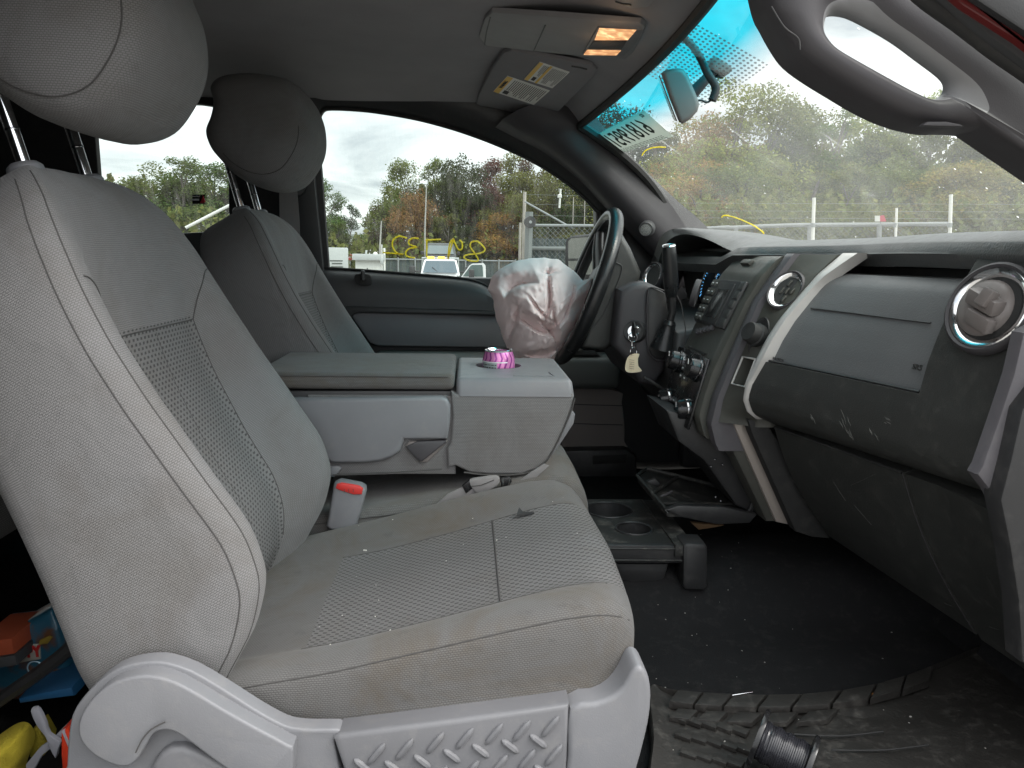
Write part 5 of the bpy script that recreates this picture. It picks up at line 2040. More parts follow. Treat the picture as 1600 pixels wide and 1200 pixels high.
def bagh(u, w_):
    """height over the bag's mid plane, u across, w_ up, both in -1..1"""
    h = 9
    for (a_, b_, j_) in PL:
        r2 = a_ * a_ + b_ * b_
        h = min(h, .98 + j_ + .30 * r2 - a_ * u - b_ * w_)
    h = max(0.0, min(1.15, h))
    for (fu, fw, dg, hw_, dp, rc) in FD:
        c, s_ = math.cos(R(dg)), math.sin(R(dg))
        al, ac = (u - fu) * c + (w_ - fw) * s_, -(u - fu) * s_ + (w_ - fw) * c
        ac += .06 * math.sin(al * 5 + dg)
        if abs(al) < rc:
            k_ = (1 - (al / rc) ** 2)
            t_ = ac / hw_
            # one side drops sharply, the other eases back
            g_ = max(0, 1 - t_ / 2.4) if t_ > 0 else max(0, 1 + t_ * 3)
            h -= dp * k_ * g_
    q_ = Vector((u * 3.2, w_ * 3.2, 1.7))
    h += .06 * (abs(noise.noise(q_)) - .2) + .07 * (abs(noise.noise(q_ * 2.7)) - .2)
    return h


def agp(r, k, sgn):
    b_ = cen.lerp(oc3[k % NA], r)
    u, w_ = (b_.x - cen.x) / .105, (b_.z - cen.z) / .135
    fall = (1 - r ** 3) ** .6 if r < 1 else 0
    h = bagh(u, w_) if sgn < 0 else .8
    p = Vector((b_.x, b_.y + sgn * (.125 if sgn < 0 else .10) * h * fall, b_.z))
    d = (oc3[k % NA] - cen).normalized()
    p += d * (.006 * noise.noise(Vector((p.x * 30, 1, p.z * 30)))) * min(1, r * 1.2)
    return p


for sgn in (-1, 1):
    b0 = len(v)
    v.append(agp(0, 0, sgn))
    for i in range(1, NR + 1):
        r = (i / NR) ** .85
        for k in range(NA):
            v.append(agp(r, k, sgn))
    for k in range(NA):
        f.append((b0, b0 + 1 + k, b0 + 1 + (k + 1) % NA))
    for i in range(NR - 1):
        for k in range(NA):
            a = b0 + 1 + i * NA
            f.append((a + k, a + NA + k, a + NA + (k + 1) % NA, a + (k + 1) % NA))
o = mo('airbag_cloth', v, f, agm.m, ag, sharp=75)
plate('vent_hole', cr([(879, 468), (883, 469), (882, 476), (877, 481), (875, 478), (877, 472)], 2, True), .315, .02, simple('dark red stain', (0.16, 0.02, 0.015), .7), ag, .001)

# ---- loose charging cable down the stack
tag(tube('charging_cable', [at(*p) for p in []] or cr([tuple(at(a, b, Y=.07 if b < 560 else .05) + Vector((-.04, 0, 0)) * 0) for a, b in [(1058, 462), (1064, 475), (1068, 495), (1071, 515), (1069, 530), (1070, 548), (1073, 565), (1070, 585), (1064, 610), (1057, 640)]], 4), .0012, M_['black'], None, 6), 'thin black cable hanging down in front of the centre stack', 'cable')

# ================================================================ MIRROR, OVERHEAD, VISOR
rm = thing('rear_view_mirror', 'grey rear-view mirror on a stalk at the top of the windshield', 'mirror', at(1060, 150, Y=0))
mh = [(1033, 114), (1040, 109), (1058, 106), (1068, 108), (1075, 118), (1089, 150), (1093, 163), (1090, 174), (1078, 187), (1066, 194), (1061, 190), (1046, 152)]
v, f = g_prism(pxp(mh, -.085), Vector((.052, .205, .038)), .010, 4, both=True)
mo('mirror_housing', v, f, M_['ventgrey'], rm, sharp=40)
a, b = at(1034, 117, Y=-.06), at(1062, 190, Y=-.06)
v, f = g_prism([a + Vector((-.004, .0, 0)), b + Vector((-.004, .0, 0)), b + Vector((.036, .17, .03)), a + Vector((.036, .17, .03))], Vector((-.003, 0, .001)))
mo('mirror_glass', v, f, M_['chrome'], rm)
s0, s1 = at(1082, 146, Y=-.01), at(1114, 112, Y=-.005)
tube('mirror_stalk', [s0, s0.lerp(s1, .5), s1], [.012, .010, .009], M_['pillar'], rm, 12)
v, f = g_prism(pxp([(1111, 97), (1114, 89), (1120, 87), (1135, 95), (1147, 106), (1142, 113), (1136, 117), (1118, 113), (1112, 108)], -.02), Vector((0, .04, 0)), .006, 3, both=True)
mo('mirror_mount', v, f, M_['ventgrey'], rm, sharp=40)
cp = [(1050, 52), (1066, 58), (1082, 72), (1095, 92), (1104, 112), (1117, 133), (1118, 142), (1113, 157)]
tube('mirror_wire_cover', cr([tuple(at(a, b, Y=-.035)) for a, b in cp], 4), [.005, .005, .006, .006] * 7 + [.007], M_['black'], rm, 10) if False else None
P = cr([tuple(at(a, b, Y=-.035)) for a, b in cp], 4)
tube('mirror_wire_cover', P, [.006 + .002 * k / len(P) for k in range(len(P))], M_['black'], rm, 10)
tube('mirror_wire', cr([tuple(at(a, b, Y=-.035)) for a, b in [(1112, 156), (1104, 160), (1097, 157), (1090, 157)]], 4), .002, M_['black'], rm, 8)


def onroof(px, py, off=0.0):
    d = ray(px, py).normalized()
    t = (-.70 - CAM.y) / d.y
    while t < 5:
        p = CAM + d * t
        if p.z > roof_z(p.x, p.y) - off:
            return p
        t += .002
    return CAM + d * 2


class RoofPlane:
    """flat panel hung just under the headliner; outlines are laid on its plane"""

    def __init__(s, px, off):
        P = [onroof(a, b, off) for a, b in px]
        s.c = sum(P, Vector()) / len(P)
        n = Vector(np.linalg.svd(np.array([list(p - s.c) for p in P]))[2][2])
        s.n = -n if n.z > 0 else n

    def pt(s, px, py, h=0.0):
        d = ray(px, py)
        o = s.c + s.n * h
        return CAM + d * ((o - CAM).dot(s.n) / d.dot(s.n))

    def plate(s, name, px, h0, h1, mat, parent, bev=.003, smooth=0, **k):
        pts = cr(px, smooth, True) if smooth else px
        v, f = g_prism([s.pt(a, b, h1) for a, b in pts], s.n * (h0 - h1), bev, 2)
        return mo(name, v, f, mat, parent, **k)

    def line(s, name, px, h, r_, mat, parent):
        return tube(name, [s.pt(a, b, h) for a, b in px], r_, mat, parent, 6)


oh = thing('overhead_console', 'grey overhead console on the headliner with two lit map lamps', 'overhead console', onroof(880, 60))
OHP = [(748, 58), (757, 30), (768, 20), (860, 26), (1000, 37), (1008, 42), (1004, 55), (990, 82), (978, 93), (915, 89), (830, 80), (760, 72)]
rp_ = RoofPlane(OHP, .006)
rp_.plate('console_panel', OHP, -.006, .004, M_['consoleoh'], oh, .003, sharp=40)
rp_.line('bin_gap', [(766, 27), (760, 50), (757, 70)], .0042, .0012, M_['black'], oh)
rp_.line('bin_gap', [(852, 39), (843, 60), (834, 79)], .0042, .0012, M_['black'], oh)
LQ = [(934, 43), (1004, 47), (1000, 58), (988, 76), (974, 88), (909, 86)]
rp_.plate('lamp_bezel', LQ, .002, .006, M_['shield'], oh, .001)
lampm = NT('lit warm lens')
oc = lampm.obj()
lampm.b.inputs['Base Color'].default_value = (0.8, 0.6, 0.4, 1)
vv = lampm.noise(60, 2, oc)
lampm.put(lampm.mix(lampm.ramp(vv, .35, .7), (1.0, .38, .12), (1.0, .60, .28)), lampm.b.inputs['Emission Color'])
lampm.put(lampm.math('MULTIPLY_ADD', lampm.ramp(vv, .45, .7), .50, .32), lampm.b.inputs['Emission Strength'])
rp_.plate('map_lamp', [(936, 45), (994, 48), (981, 63), (929, 63)], .004, .0075, lampm.m, oh, .0008)
rp_.plate('map_lamp', [(917, 79), (970, 80), (963, 87), (912, 86)], .004, .0075, lampm.m, oh, .0008)
rp_.plate('lamp_switch', [(927, 65), (979, 65), (972, 77), (919, 77)], .004, .008, M_['pillar'], oh, .001)
# two small bulbs behind the lenses, the only lit lamps of the cab
for px, py in ((958, 54), (938, 83)):
    ld = bpy.data.lights.new('map_bulb', 'POINT')
    ld.energy = .010
    ld.color = (1, .62, .32)
    ld.shadow_soft_size = .01
    lo = bpy.data.objects.new('map_bulb', ld)
    COL.objects.link(lo)
    lo.parent = oh
    lo.location = rp_.pt(px, py, .03) - wloc(oh)
vs_ = thing('sun_visor', 'grey driver sun visor folded up with two yellow headed warning labels', 'sun visor', onroof(840, 140))
VP_ = [(786, 83), (800, 80), (925, 103), (933, 110), (926, 122), (895, 152), (868, 180), (852, 186), (760, 170), (744, 163), (748, 148), (768, 110)]
vp_ = RoofPlane(VP_, .008)
vp_.plate('visor_board', VP_, -.004, .006, M_['visor'], vs_, .004, sharp=40)
vp_.line('visor_clip', [(893, 103), (905, 105), (917, 108)], .0065, .0022, M_['black'], vs_)
ylw = simple('label yellow', (0.75, 0.45, 0.05), .5)
lbw = simple('label paper', (0.70, 0.68, 0.64), .5)
for A, B, C_, D in (((793, 119), (859, 142), (834, 164), (771, 143)), ((843, 97), (890, 113), (863, 138), (819, 124))):
    P = [vp_.pt(*q, .0072) for q in (A, B, C_, D)]
    n = vp_.n
    v, f = g_prism(P, -n * .0012)
    lb2 = mo('warning_label', v, f, lbw, vs_)
    def lq(u0, u1, w0, w1, h):
        return [quad(P[0], P[1], P[2], P[3], u, w) + n * (h - .001) for u, w in ((u0, w0), (u1, w0), (u1, w1), (u0, w1))]
    mo('label_header', lq(0, .13, 0, 1, .0014), [(0, 1, 2, 3)], ylw, lb2)
    mb = MB()
    u = .2
    big = A == (793, 119)
    while u < .95:
        if not big and .34 < u < .42:
            mo('label_header', lq(.36, .44, 0, 1, .0014), [(0, 1, 2, 3)], ylw, lb2)
            u = .48
        w1 = .90 if rnd_.random() < .7 else rnd_.uniform(.5, .85)
        w0 = .07
        if big and u < .34:
            w1 = .68
        if not big and u < .35:
            w1 = .35 + .3 * rnd_.random()
        mb.add(lq(u, u + .016, w0, w1, .0014), [(0, 1, 2, 3)])
        u += .046
    mb.out('label_print', M_['seam'], lb2)
    mo('label_symbol', lq(.18, .30, .72, .92, .0014), [(0, 1, 2, 3)], M_['seam'], lb2)
    if big:
        text('lettering', 'WARNING', frame3(quad(P[0], P[1], P[2], P[3], .065, .45) + n * .0008, P[0] - P[3], P[0] - P[1]), (P[1] - P[0]).length * .10, M_['seam'], lb2)
vc = thing('visor_hook', 'grey passenger visor hook at the top edge of the headliner', 'hook', onroof(990, 6))
HK = [(958, -14), (1018, -12), (1022, 2), (1012, 12), (985, 14), (960, 2)]
hp_ = RoofPlane(HK, .006)
hp_.plate('hook_base', HK, -.004, .008, M_['consoleoh'], vc, .003)
hp_.line('hook_slot', [(962, 2), (975, 6), (986, 7)], .008, .002, M_['black'], vc)

# ================================================================ FLOOR: low console, broken panel, mat, spool
lc = thing('floor_console', 'low black floor bin with two cup holders in front of the centre seat', 'cup holder', (.33, 0, -.6))
ly0, ly1 = -.145, .13
c0 = at(930, 853, Y=ly0)
zc_ = at(1000, 852, Y=ly0).z
x0, x1 = .18, .395
h1 = (.305, .055, .050)
h2 = (.335, -.058, .036)
v, f = holed(x0, x1, ly0, ly1, zc_, [h1, h2], 70, 80)
mb = MB().add(v, f)
mb.out('bin_top', M_['dusty'], lc)
for hx, hy, hr in (h1, h2):
    cw = [(hx + math.cos(2 * PI * k / 36) * hr, hy + math.sin(2 * PI * k / 36) * hr) for k in range(36)]
    v, f = g_loft([[(x, y, zc_) for x, y in cw], [(hx + (x - hx) * .92, hy + (y - hy) * .92, zc_ - .055) for x, y in cw]], cap=False)
    f.append(tuple(36 + k for k in range(36)))
    mo('cup_well', v, f, M_['black'], lc)
    v, f = g_tube([(x, y, zc_ + .001) for x, y in cw], .0022, 6, closed=True)
    mo('cup_well_rim', v, f, M_['black'], lc)
plate('bin_side', [(900, 851), (1066, 853), (1066, 880), (900, 880)], ly0 - .004, .012, M_['black'], lc, .003)
tube('side_rib', [at(905, 857, Y=ly0 - .006), at(1066, 858, Y=ly0 - .006)], .0018, M_['dusty'], lc, 6)
tube('side_rib', [at(905, 875, Y=ly0 - .006), at(1066, 876, Y=ly0 - .006)], .0018, M_['dusty'], lc, 6)
plate('bin_post', [(1068, 852), (1074, 849), (1102, 850), (1106, 856), (1106, 918), (1100, 923), (1072, 922), (1067, 916)], ly0 - .014, .05, M_['black'], lc, .006)
v, f = g_prism([Vector(p) for p in ((.392, ly0 - .01, zc_ + .004), (.43, ly0 - .01, zc_ + .002), (.425, ly0 - .01, zc_ - .02), (.392, ly0 - .01, zc_ - .02))], Vector((0, .27, 0)), .004)
mo('bin_front_bar', v, f, M_['dusty'], lc)
plate('bin_bowl', [(958, 880), (1048, 880), (1040, 906), (1025, 918), (985, 918), (968, 906)], ly0 + .02, .16, M_['black'], lc, .012)
box('bin_base', (.27, 0, -.60), (.18, .2, .08), M_['rubber'], lc, .01)
# broken lower dash cover hanging over the bin
bp_ = thing('broken_panel', 'snapped off dusty black dash cover hanging below the centre stack', 'broken trim', at(1090, 780, Y=0))
q1, q2, q3, q4 = at(995, 746, Y=.03), at(1010, 735, Y=.10), at(1150, 770, Y=.10), at(1172, 802, Y=-.06)
q5 = at(1040, 798, Y=-.08)
v, f = g_prism([q1, q2, q3, q4, q5], Vector((.004, 0, -.012)), .002)
mo('panel_skin', v, f, M_['dusty'], bp_)
up3 = Vector((0, 0, .01))
for a, b, r_ in ((q1, q5, .0035), (q1, q2, .003), (q2, q3, .005), (q1.lerp(q5, .55), q2.lerp(q3, .35), .004), (q1.lerp(q5, .85), q4.lerp(q3, .3), .003)):
    tube('panel_rib', [a + up3 * .4, a.lerp(b, .5) + up3 * .5, b + up3 * .4], r_, M_['dusty'], bp_, 8)
plate('clip_tab', [(1012, 752), (1024, 748), (1032, 756), (1026, 764), (1014, 762)], .03, .01, M_['black'], bp_, .002)
tube('clip_edge', [at(1027, 779, Y=-.02), at(1050, 768, Y=-.01)], .003, M_['pillar'], bp_, 6)
plate('panel_lip', [(1040, 797), (1060, 790), (1130, 792), (1184, 804), (1172, 818), (1120, 820), (1062, 808)], -.09, .012, M_['black'], bp_, .004)
tube('metal_pin', [at(1040, 796, Y=-.085), at(1044, 801, Y=-.085)], .002, M_['chrome'], bp_, 6)
v, f = g_tube(ringp(at(1152, 782, Y=-.05), .030, (-.6, -1, .1), 30)[:20], .005, 8)
mo('bent_hose', v, f, M_['black'], bp_)
v, f = g_tube(ringp(at(1158, 786, Y=-.055), .020, (-.6, -1, .1), 30)[4:14], .0012, 6)
mo('hose_glint', v, f, M_['pillar'], bp_)
for px, py in ((1117, 718), (1129, 726), (1111, 729), (1126, 783), (1118, 777)):
    v, f = g_lathe([(.0022, 0), (.0022, .002), (.0006, .003)], at(px, py, Y=-.065), (-.3, -1, .3), 8)
    mo('bolt_head', v, f, M_['chromedk'], bp_)
plate('bracket', [(1082, 680), (1126, 690), (1150, 740), (1160, 770), (1120, 750), (1096, 715)], -.055, .02, M_['black'], bp_, .003)
wd = [(1080, 817), (1104, 819), (1132, 821), (1118, 824), (1092, 828)]
tag(plate('wood_splinter', wd, .0, .01, simple('raw wood', (0.20, 0.12, 0.06), .8), None, .001), 'thin wooden scrap lying behind the floor bin', 'splinter')
# pedals region and firewall
fw = thing('foot_pedal', 'dark foot pedal in the driver footwell', 'pedal', at(1000, 700, Y=.5))
fwp = at(1010, 700, Y=.5)
tube('pedal_arm', [Vector((.75, .42, -.25)), Vector((.70, .42, -.45)), Vector((.66, .42, -.52))], .010, M_['black'], fw, 8)
box('pedal_pad', (.655, .42, -.53), (.02, .09, .05), M_['rubber'], fw, .004)
v, f = solid_sheet(lambda y, z: (1.10 - .0 * z, y, z), 4, 4, (.03, 0, 0), u0=-.80, u1=.86, v0=-.75, v1=0.0)
tag(mo('firewall', v, f, M_['rubber']), 'dark firewall', kind='structure')
v, f = g_box((.93, .84, -.30), (.5, .05, .72), .02)
tag(mo('kick_panel_wall', v, f, M_['pillardk']), 'dark kick panel', kind='structure')

# rubber mat with tread blocks
mt = thing('rubber_mat', 'dirty black rubber mat with tread blocks along its curled edge by the sill', 'floor mat', at(1250, 1130, Z=FLOOR))
MZ = FLOOR + .018
ME = [(1016, 1076), (1040, 1082), (1080, 1087), (1130, 1090), (1190, 1092), (1250, 1091), (1320, 1084), (1380, 1072), (1430, 1056), (1480, 1036), (1530, 1015), (1560, 1008), (1640, 1050), (1720, 1150), (1700, 1300), (1300, 1330), (1040, 1330), (1012, 1240), (1018, 1160), (1012, 1100)]
P = [at(a, b, Z=MZ) for a, b in cr(ME, 4, True)]
cM = sum(P, Vector()) / len(P)
L = [[p + Vector((0, 0, -.02)) for p in P], [p + Vector((0, 0, .004)) for p in P], [p.lerp(cM, .012) + Vector((0, 0, .007)) for p in P], [p.lerp(cM, .05) + Vector((0, 0, .003)) for p in P]]
for q in lin(.12, .96, 14):
    L.append([p.lerp(cM, q) + Vector((0, 0, -.004 + .006 * noise.noise(Vector((p.x * 6 + q * 3, p.y * 6, q * 2))))) for p in P])
v, f = g_loft(L, cap=False)
f.append(tuple((len(L) - 1) * len(P) + k for k in range(len(P))))
mo('mat_sheet', v, f, M_['mat'], mt, sharp=50)
edge = [np.array(p, float) for p in cr(ME[1:11], 10)]


def epos(t, d, h=.0):
    """point d pixels in from the far edge of the mat"""
    k = t * (len(edge) - 1)
    i = min(int(k), len(edge) - 2)
    p = edge[i] * (1 - (k - i)) + edge[i + 1] * (k - i)
    tn = edge[i + 1] - edge[i]
    tn = tn / np.linalg.norm(tn)
    nn_ = np.array([-tn[1], tn[0]])
    q = p + nn_ * d
    return at(q[0], q[1], Z=MZ + h)


def tread(t0, t1, d0, d1, sk, h):
    # skewed block
    T = [epos(t0 + sk, d0), epos(t1 + sk, d0), epos(t1, d1), epos(t0, d1)]
    v, f = g_prism([p + Vector((0, 0, .004 + h)) for p in T], Vector((0, 0, -h - .006)), .002)
    return mo('tread_block', v, f, M_['mat'], mt)


for k in range(8):
    t0 = .03 + k * .098
    tread(t0, t0 + .090, 2, 22, .03, .006)
for k in range(5):
    t0 = .02 + k * .098
    tread(t0 + .02, t0 + .092, 26, 42, .03, .0015)
mb = MB()
for (a, b, c, d, e, g_) in ((1240, 1147, 1310, 1150, 1380, 1143), (1300, 1172, 1380, 1172, 1450, 1164)):
    mb.add(*g_tube(cr([tuple(at(a, b, Z=MZ + .0025)), tuple(at(c, d, Z=MZ + .0025)), tuple(at(e, g_, Z=MZ + .004))], 6), .0014, 6))
mb.out('mat_rib', M_['rubber'], mt)
for k in range(14):
    px, py = 1050 + (k % 5) * 24 + (k // 5) * 8, 1112 + (k // 5) * 28 + (k % 5) * 5
    a, b = at(px, py, Z=MZ + .002), at(px + 26, py + 9, Z=MZ + .002)
    c, d = at(px + 20, py + 17, Z=MZ + .002), at(px - 4, py + 8, Z=MZ + .002)
    v, f = g_prism([p + Vector((0, 0, .0015)) for p in (a, b, c, d)], Vector((0, 0, -.006)), .001)
    mo('tread_block', v, f, M_['mat'], mt)

# wire spool lying on the mat
spc = thing('wire_spool', 'black plastic spool of thin black wire lying on the rubber mat', 'wire spool', at(1220, 1170, Z=FLOOR + .05))
A0 = at(1184, 1154, Y=-.622)
A1 = at(1262, 1196, Y=-.655)
ax = (A1 - A0).normalized()
ln = (A1 - A0).length
RF = .038
lathe('spool_flange', [(RF * .5, -.003), (RF, -.003), (RF * 1.02, 0), (RF, .003), (RF * .5, .004)], A0, ax, M_['blackgloss'], spc, 36)
lathe('spool_flange', [(RF * .35, -.004), (RF, -.003), (RF * 1.02, 0), (RF, .003), (RF * .4, .003)], A1, ax, M_['blackgloss'], spc, 36)
lathe('spool_core', [(RF * .5, 0), (RF * .5, ln)], A0, ax, M_['black'], spc, 24)
a = ax.orthogonal().normalized()
b = ax.cross(a)
wm = plastic('black wire sheath', (0.02, 0.02, 0.024), .28, 800, 0)
P = []
N = 22
for k in range(N * 20 + 1):
    w = 2 * PI * k / 20
    u = k / (N * 20)
    rr = RF * (.62 + .03 * math.sin(k * .37))
    P.append(A0 + ax * (ln * (.06 + .88 * u)) + (a * math.cos(w) + b * math.sin(w)) * rr)
v, f = g_tube(P, .0019, 6)
mo('wound_wire', v, f, wm, spc)
lathe('wire_bulk', [(RF * .56, ln * .04), (RF * .58, ln * .1), (RF * .58, ln * .9), (RF * .56, ln * .96)], A0, ax, wm, spc, 24)
# screws, chips and grit on the mat and carpet
tag(tube('loose_nail', [at(1144, 1086, Z=FLOOR + .03), at(1176, 1081, Z=FLOOR + .03)], [.0010, .0010], M_['chrome'], None, 8), 'small bright nail lying on the far edge of the mat', 'nail')
tag(plate('wood_chip', [(1360, 1086), (1366, 1085), (1378, 1094), (1372, 1097)], -.46, .004, simple('orange wood', (0.42, 0.19, 0.05), .8), None, .0005), 'orange wood chip on the far edge of the rubber mat', 'wood chip')
tag(plate('paper_scrap', [(1276, 1112), (1282, 1107), (1288, 1107), (1284, 1112)], -.47, .002, M_['white'], None, .0004), 'tiny white paper scrap on the mat above the wire spool', 'paper scrap')
rnd_ = random.Random(5)
mb = MB()
for _ in range(45):
    if rnd_.random() < .55:
        px, py = rnd_.gauss(1070, 60), rnd_.uniform(880, 1075)
    else:
        px, py = rnd_.uniform(1020, 1560), rnd_.uniform(900, 1200)
    p = at(px, py, Z=FLOOR + .004)
    p.z = floor_z(p.x, p.y) + .002 + (.022 if p.y < -.42 else 0)
    s = rnd_.uniform(.0004, .0009)
    mb.add(*g_box(p, (s * rnd_.uniform(1, 4), s * rnd_.uniform(1, 2.4), s), 0, Matrix.Rotation(rnd_.uniform(0, 3), 3, 'Z')))
tag(mb.out('floor_grit', simple('pale grit', (0.36, 0.35, 0.32), .9)), 'pale grit scattered over the carpet and mat', None, None, 'stuff')
# low carpet plateau under the seat track, dash bottom bracket
# ================================================================ BEHIND THE PASSENGER SEAT
rb = thing('rear_bench', 'dark grey cloth rear bench behind the passenger seat', 'bench seat', (-1.0, -.3, -.5))
M_['reardk'] = fabric('dark rear cloth', (0.20, 0.195, 0.19), .0055, .0034, .6, .1)
v, f = g_box((-.99, 0, -.33), (.66, 1.5, .25), .06, Matrix.Rotation(R(-4), 3, 'Y'), 5)
mo('bench_cushion', v, f, M_['reardk'], rb, sharp=70)
v, f = g_box((-1.52, 0, -.05), (.20, 1.5, .62), .06, Matrix.Rotation(R(-14), 3, 'Y'), 5)
mo('bench_backrest', v, f, M_['reardk'], rb, sharp=70)
sn = thing('snack_bag', 'blue snack bag with red lettering on a cream patch behind the passenger seat', 'snack bag', at(50, 1030, Y=-.52))
bpo = [(-20, 990), (18, 986), (60, 962), (80, 950), (100, 1000), (112, 1082), (70, 1092), (30, 1098), (-30, 1100)]
bl = NT('blue snack film')
oc = bl.obj()
bl.put(bl.mix(bl.ramp(bl.noise(28, 3, oc), .5, .62), (0.02, 0.10, 0.16), (0.13, 0.055, 0.025)), bl.b.inputs['Base Color'])
bl.b.inputs['Roughness'].default_value = .3
bl.bump(bl.noise(45, 4, oc), .5, .004)
v, f = g_prism(pxp(bpo, -.50), Vector((0, .06, 0)), .012, 3)
mo('bag_film', v, f, bl.m, sn, sharp=60)
plate('logo_patch', [(24, 1010), (62, 1006), (63, 1030), (30, 1036)], -.502, .004, simple('logo cream', (0.36, 0.34, 0.30), .4), sn, .0005)
ca, cb = at(28, 1021, Y=-.5035), at(62, 1018, Y=-.5035)
text('lettering', 'IPPY', frame3((ca + cb) / 2, cb - ca, Vector((0, 0, 1))), .021, simple('logo red', (0.42, 0.02, 0.02), .4), sn, sx=.78, bold=.0012)
v, f = g_tube(ringp(at(55, 1044, Y=-.503), .010, (0, 1, 0), 24), .001, 6, closed=True)
mo('bag_badge', v, f, simple('badge white blue', (0.35, 0.5, 0.6), .4), sn)
plate('bag_picture', [(62, 1000), (76, 994), (82, 996), (74, 1006), (60, 1008)], -.5035, .002, simple('corn yellow', (0.28, 0.20, 0.03), .5), sn, .0005)
ob = thing('orange_box', 'orange box end standing beside the snack bag', 'box', at(5, 1015, Y=-.53))
plate('box_face', [(-40, 1004), (18, 998), (22, 1022), (-40, 1032)], -.54, .08, simple('orange card', (0.30, 0.06, 0.025), .5), ob, .002)
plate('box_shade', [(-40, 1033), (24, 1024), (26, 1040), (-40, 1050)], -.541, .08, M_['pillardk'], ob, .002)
bt_ = thing('blue_tray', 'bright blue plastic tray edge under the snack bag', 'tray', at(70, 1090, Y=-.54))
plate('tray_edge', [(28, 1092), (60, 1084), (112, 1074), (116, 1088), (70, 1094), (30, 1100)], -.56, .12, simple('blue plastic', (0.02, 0.10, 0.22), .4), bt_, .003)
tag(tube('black_strap', [at(*p, Y=-.57) for p in [(-40, 1120), (20, 1080), (60, 1052), (92, 1028), (125, 1000)]], .009, M_['black'], None, 8), 'black strap running across the snack bag', 'strap')
rg = thing('yellow_cloth', 'crumpled yellow cloth on the floor behind the passenger seat', 'cloth', at(20, 1160, Y=-.55))
ym = plastic('yellow terry cloth', (0.45, 0.36, 0.03), .95, 500, 1.0, var=.3, gd=.002)
v, f = [], []
yo = cr([(-30, 1165), (-5, 1150), (20, 1135), (45, 1128), (52, 1140), (52, 1165), (42, 1190), (30, 1230), (-30, 1240)], 5, True)
yc_ = at(12, 1175, Y=-.56)
L = []
for i, q in enumerate(lin(1, .02, 10)):
    row = []
    for p in yo:
        e = at(p[0], p[1], Y=-.56)
        w = yc_.lerp(e, q)
        w.y -= .045 * (1 - q * q) ** .5 + .012 * noise.noise(Vector((w.x * 30, q * 3, w.z * 30)))
        row.append(w)
    L.append(row)
v, f = g_loft(L)
mo('cloth_lump', v, f, ym, rg, sharp=70)
v, f = g_prism(pxp([(50, 1140), (56, 1136), (70, 1160), (66, 1185), (46, 1220), (44, 1190)], -.54), Vector((0, .03, 0)), .006)
mo('cloth_fold', v, f, ym, rg)
pf = thing('white_plastic_cutlery', 'white plastic spoon and fork lying behind the passenger seat', 'cutlery', at(75, 1140, Y=-.58))
wp = simple('white plastic', (0.36, 0.36, 0.40), .4)
plate('spoon_handle', cr([(47, 1112), (52, 1107), (60, 1110), (70, 1130), (76, 1148), (94, 1160), (90, 1172), (86, 1186), (76, 1168), (70, 1152), (56, 1134)], 2, True), -.60, .006, wp, pf, .002)
plate('fork_handle', [(40, 1195), (62, 1168), (80, 1156), (108, 1128), (110, 1134), (84, 1166), (66, 1180), (52, 1205), (40, 1215)], -.59, .004, wp, pf, .001)
rd = thing('red_packet', 'shiny red packet tucked against the seat side panel', 'packet', at(105, 1170, Y=-.62))
plate('packet_film', [(94, 1144), (104, 1138), (112, 1150), (130, 1230), (98, 1230), (94, 1180)], -.64, .03, simple('red film', (0.60, 0.05, 0.02), .25), rd, .004)
plate('packet_stripe', [(96, 1143), (99, 1141), (112, 1172), (108, 1172)], -.6415, .004, wp, rd, .0004)

# ================================================================ OUTSIDE
gm = plastic('gravel lot', (0.22, 0.21, 0.19), .95, 30, .6, var=.3, gd=.02)
v, f = grid(lambda x, y: (x, y, gz(y)), 30, 30, -600, 600, -300, 900)
tag(mo('lot_ground', v, f, gm), 'grey gravel yard', kind='structure')

# driver's door mirror
sm_ = thing('side_mirror', 'black door mirror of the driver door reflecting a pale wall', 'mirror', at(905, 395, Y=1.02))
v, f = g_prism(pxp([(881, 378), (884, 371), (892, 367), (922, 364), (945, 362), (962, 366), (964, 425), (950, 440), (884, 440), (880, 420)], 1.13), Vector((.10, .03, 0)), .010, 3)
mo('mirror_housing', v, f, M_['black'], sm_, sharp=50)
mirr_m = simple('darkened mirror glass', (0.42, 0.44, 0.43), .03, 1.0)


def mglass(name, pts):
    P = [at(px, py, Y=1.10 - (px - 886) * .0022 + (py - 390) * .0009) for px, py in pts]
    v, f = g_prism(P, Vector((.006, .004, 0)), 0)
    return mo(name, v, f, mirr_m, sm_)


mglass('mirror_glass', [(888, 377), (892, 372.5), (925, 370), (945, 369), (946, 403), (888, 404)])
mglass('wide_angle_glass', [(888, 408), (946, 407), (944, 428), (888, 430)])

# ---- leaves
lf = NT('autumn leaves')
oi = lf.new('ShaderNodeObjectInfo')
gi = lf.new('ShaderNodeNewGeometry')
hs = lf.new('ShaderNodeHueSaturation')
lf.l.new(oi.outputs['Color'], hs.inputs['Color'])
rp = gi.outputs['Random Per Island']
lf.l.new(lf.math('MULTIPLY_ADD', rp, .05, .475), hs.inputs['Hue'])
lf.l.new(lf.math('MULTIPLY_ADD', lf.math('FRACT', lf.math('MULTIPLY', rp, 7.3)), .55, .70), hs.inputs['Value'])
df = lf.new('ShaderNodeBsdfDiffuse')
tl = lf.new('ShaderNodeBsdfTranslucent')
lf.l.new(hs.outputs[0], df.inputs[0])
lf.l.new(hs.outputs[0], tl.inputs[0])
ms = lf.new('ShaderNodeMixShader')
ms.inputs[0].default_value = .38
lf.l.new(df.outputs[0], ms.inputs[1])
lf.l.new(tl.outputs[0], ms.inputs[2])
lf.l.new(ms.outputs[0], lf.o.inputs['Surface'])
lf.n.remove(lf.b)
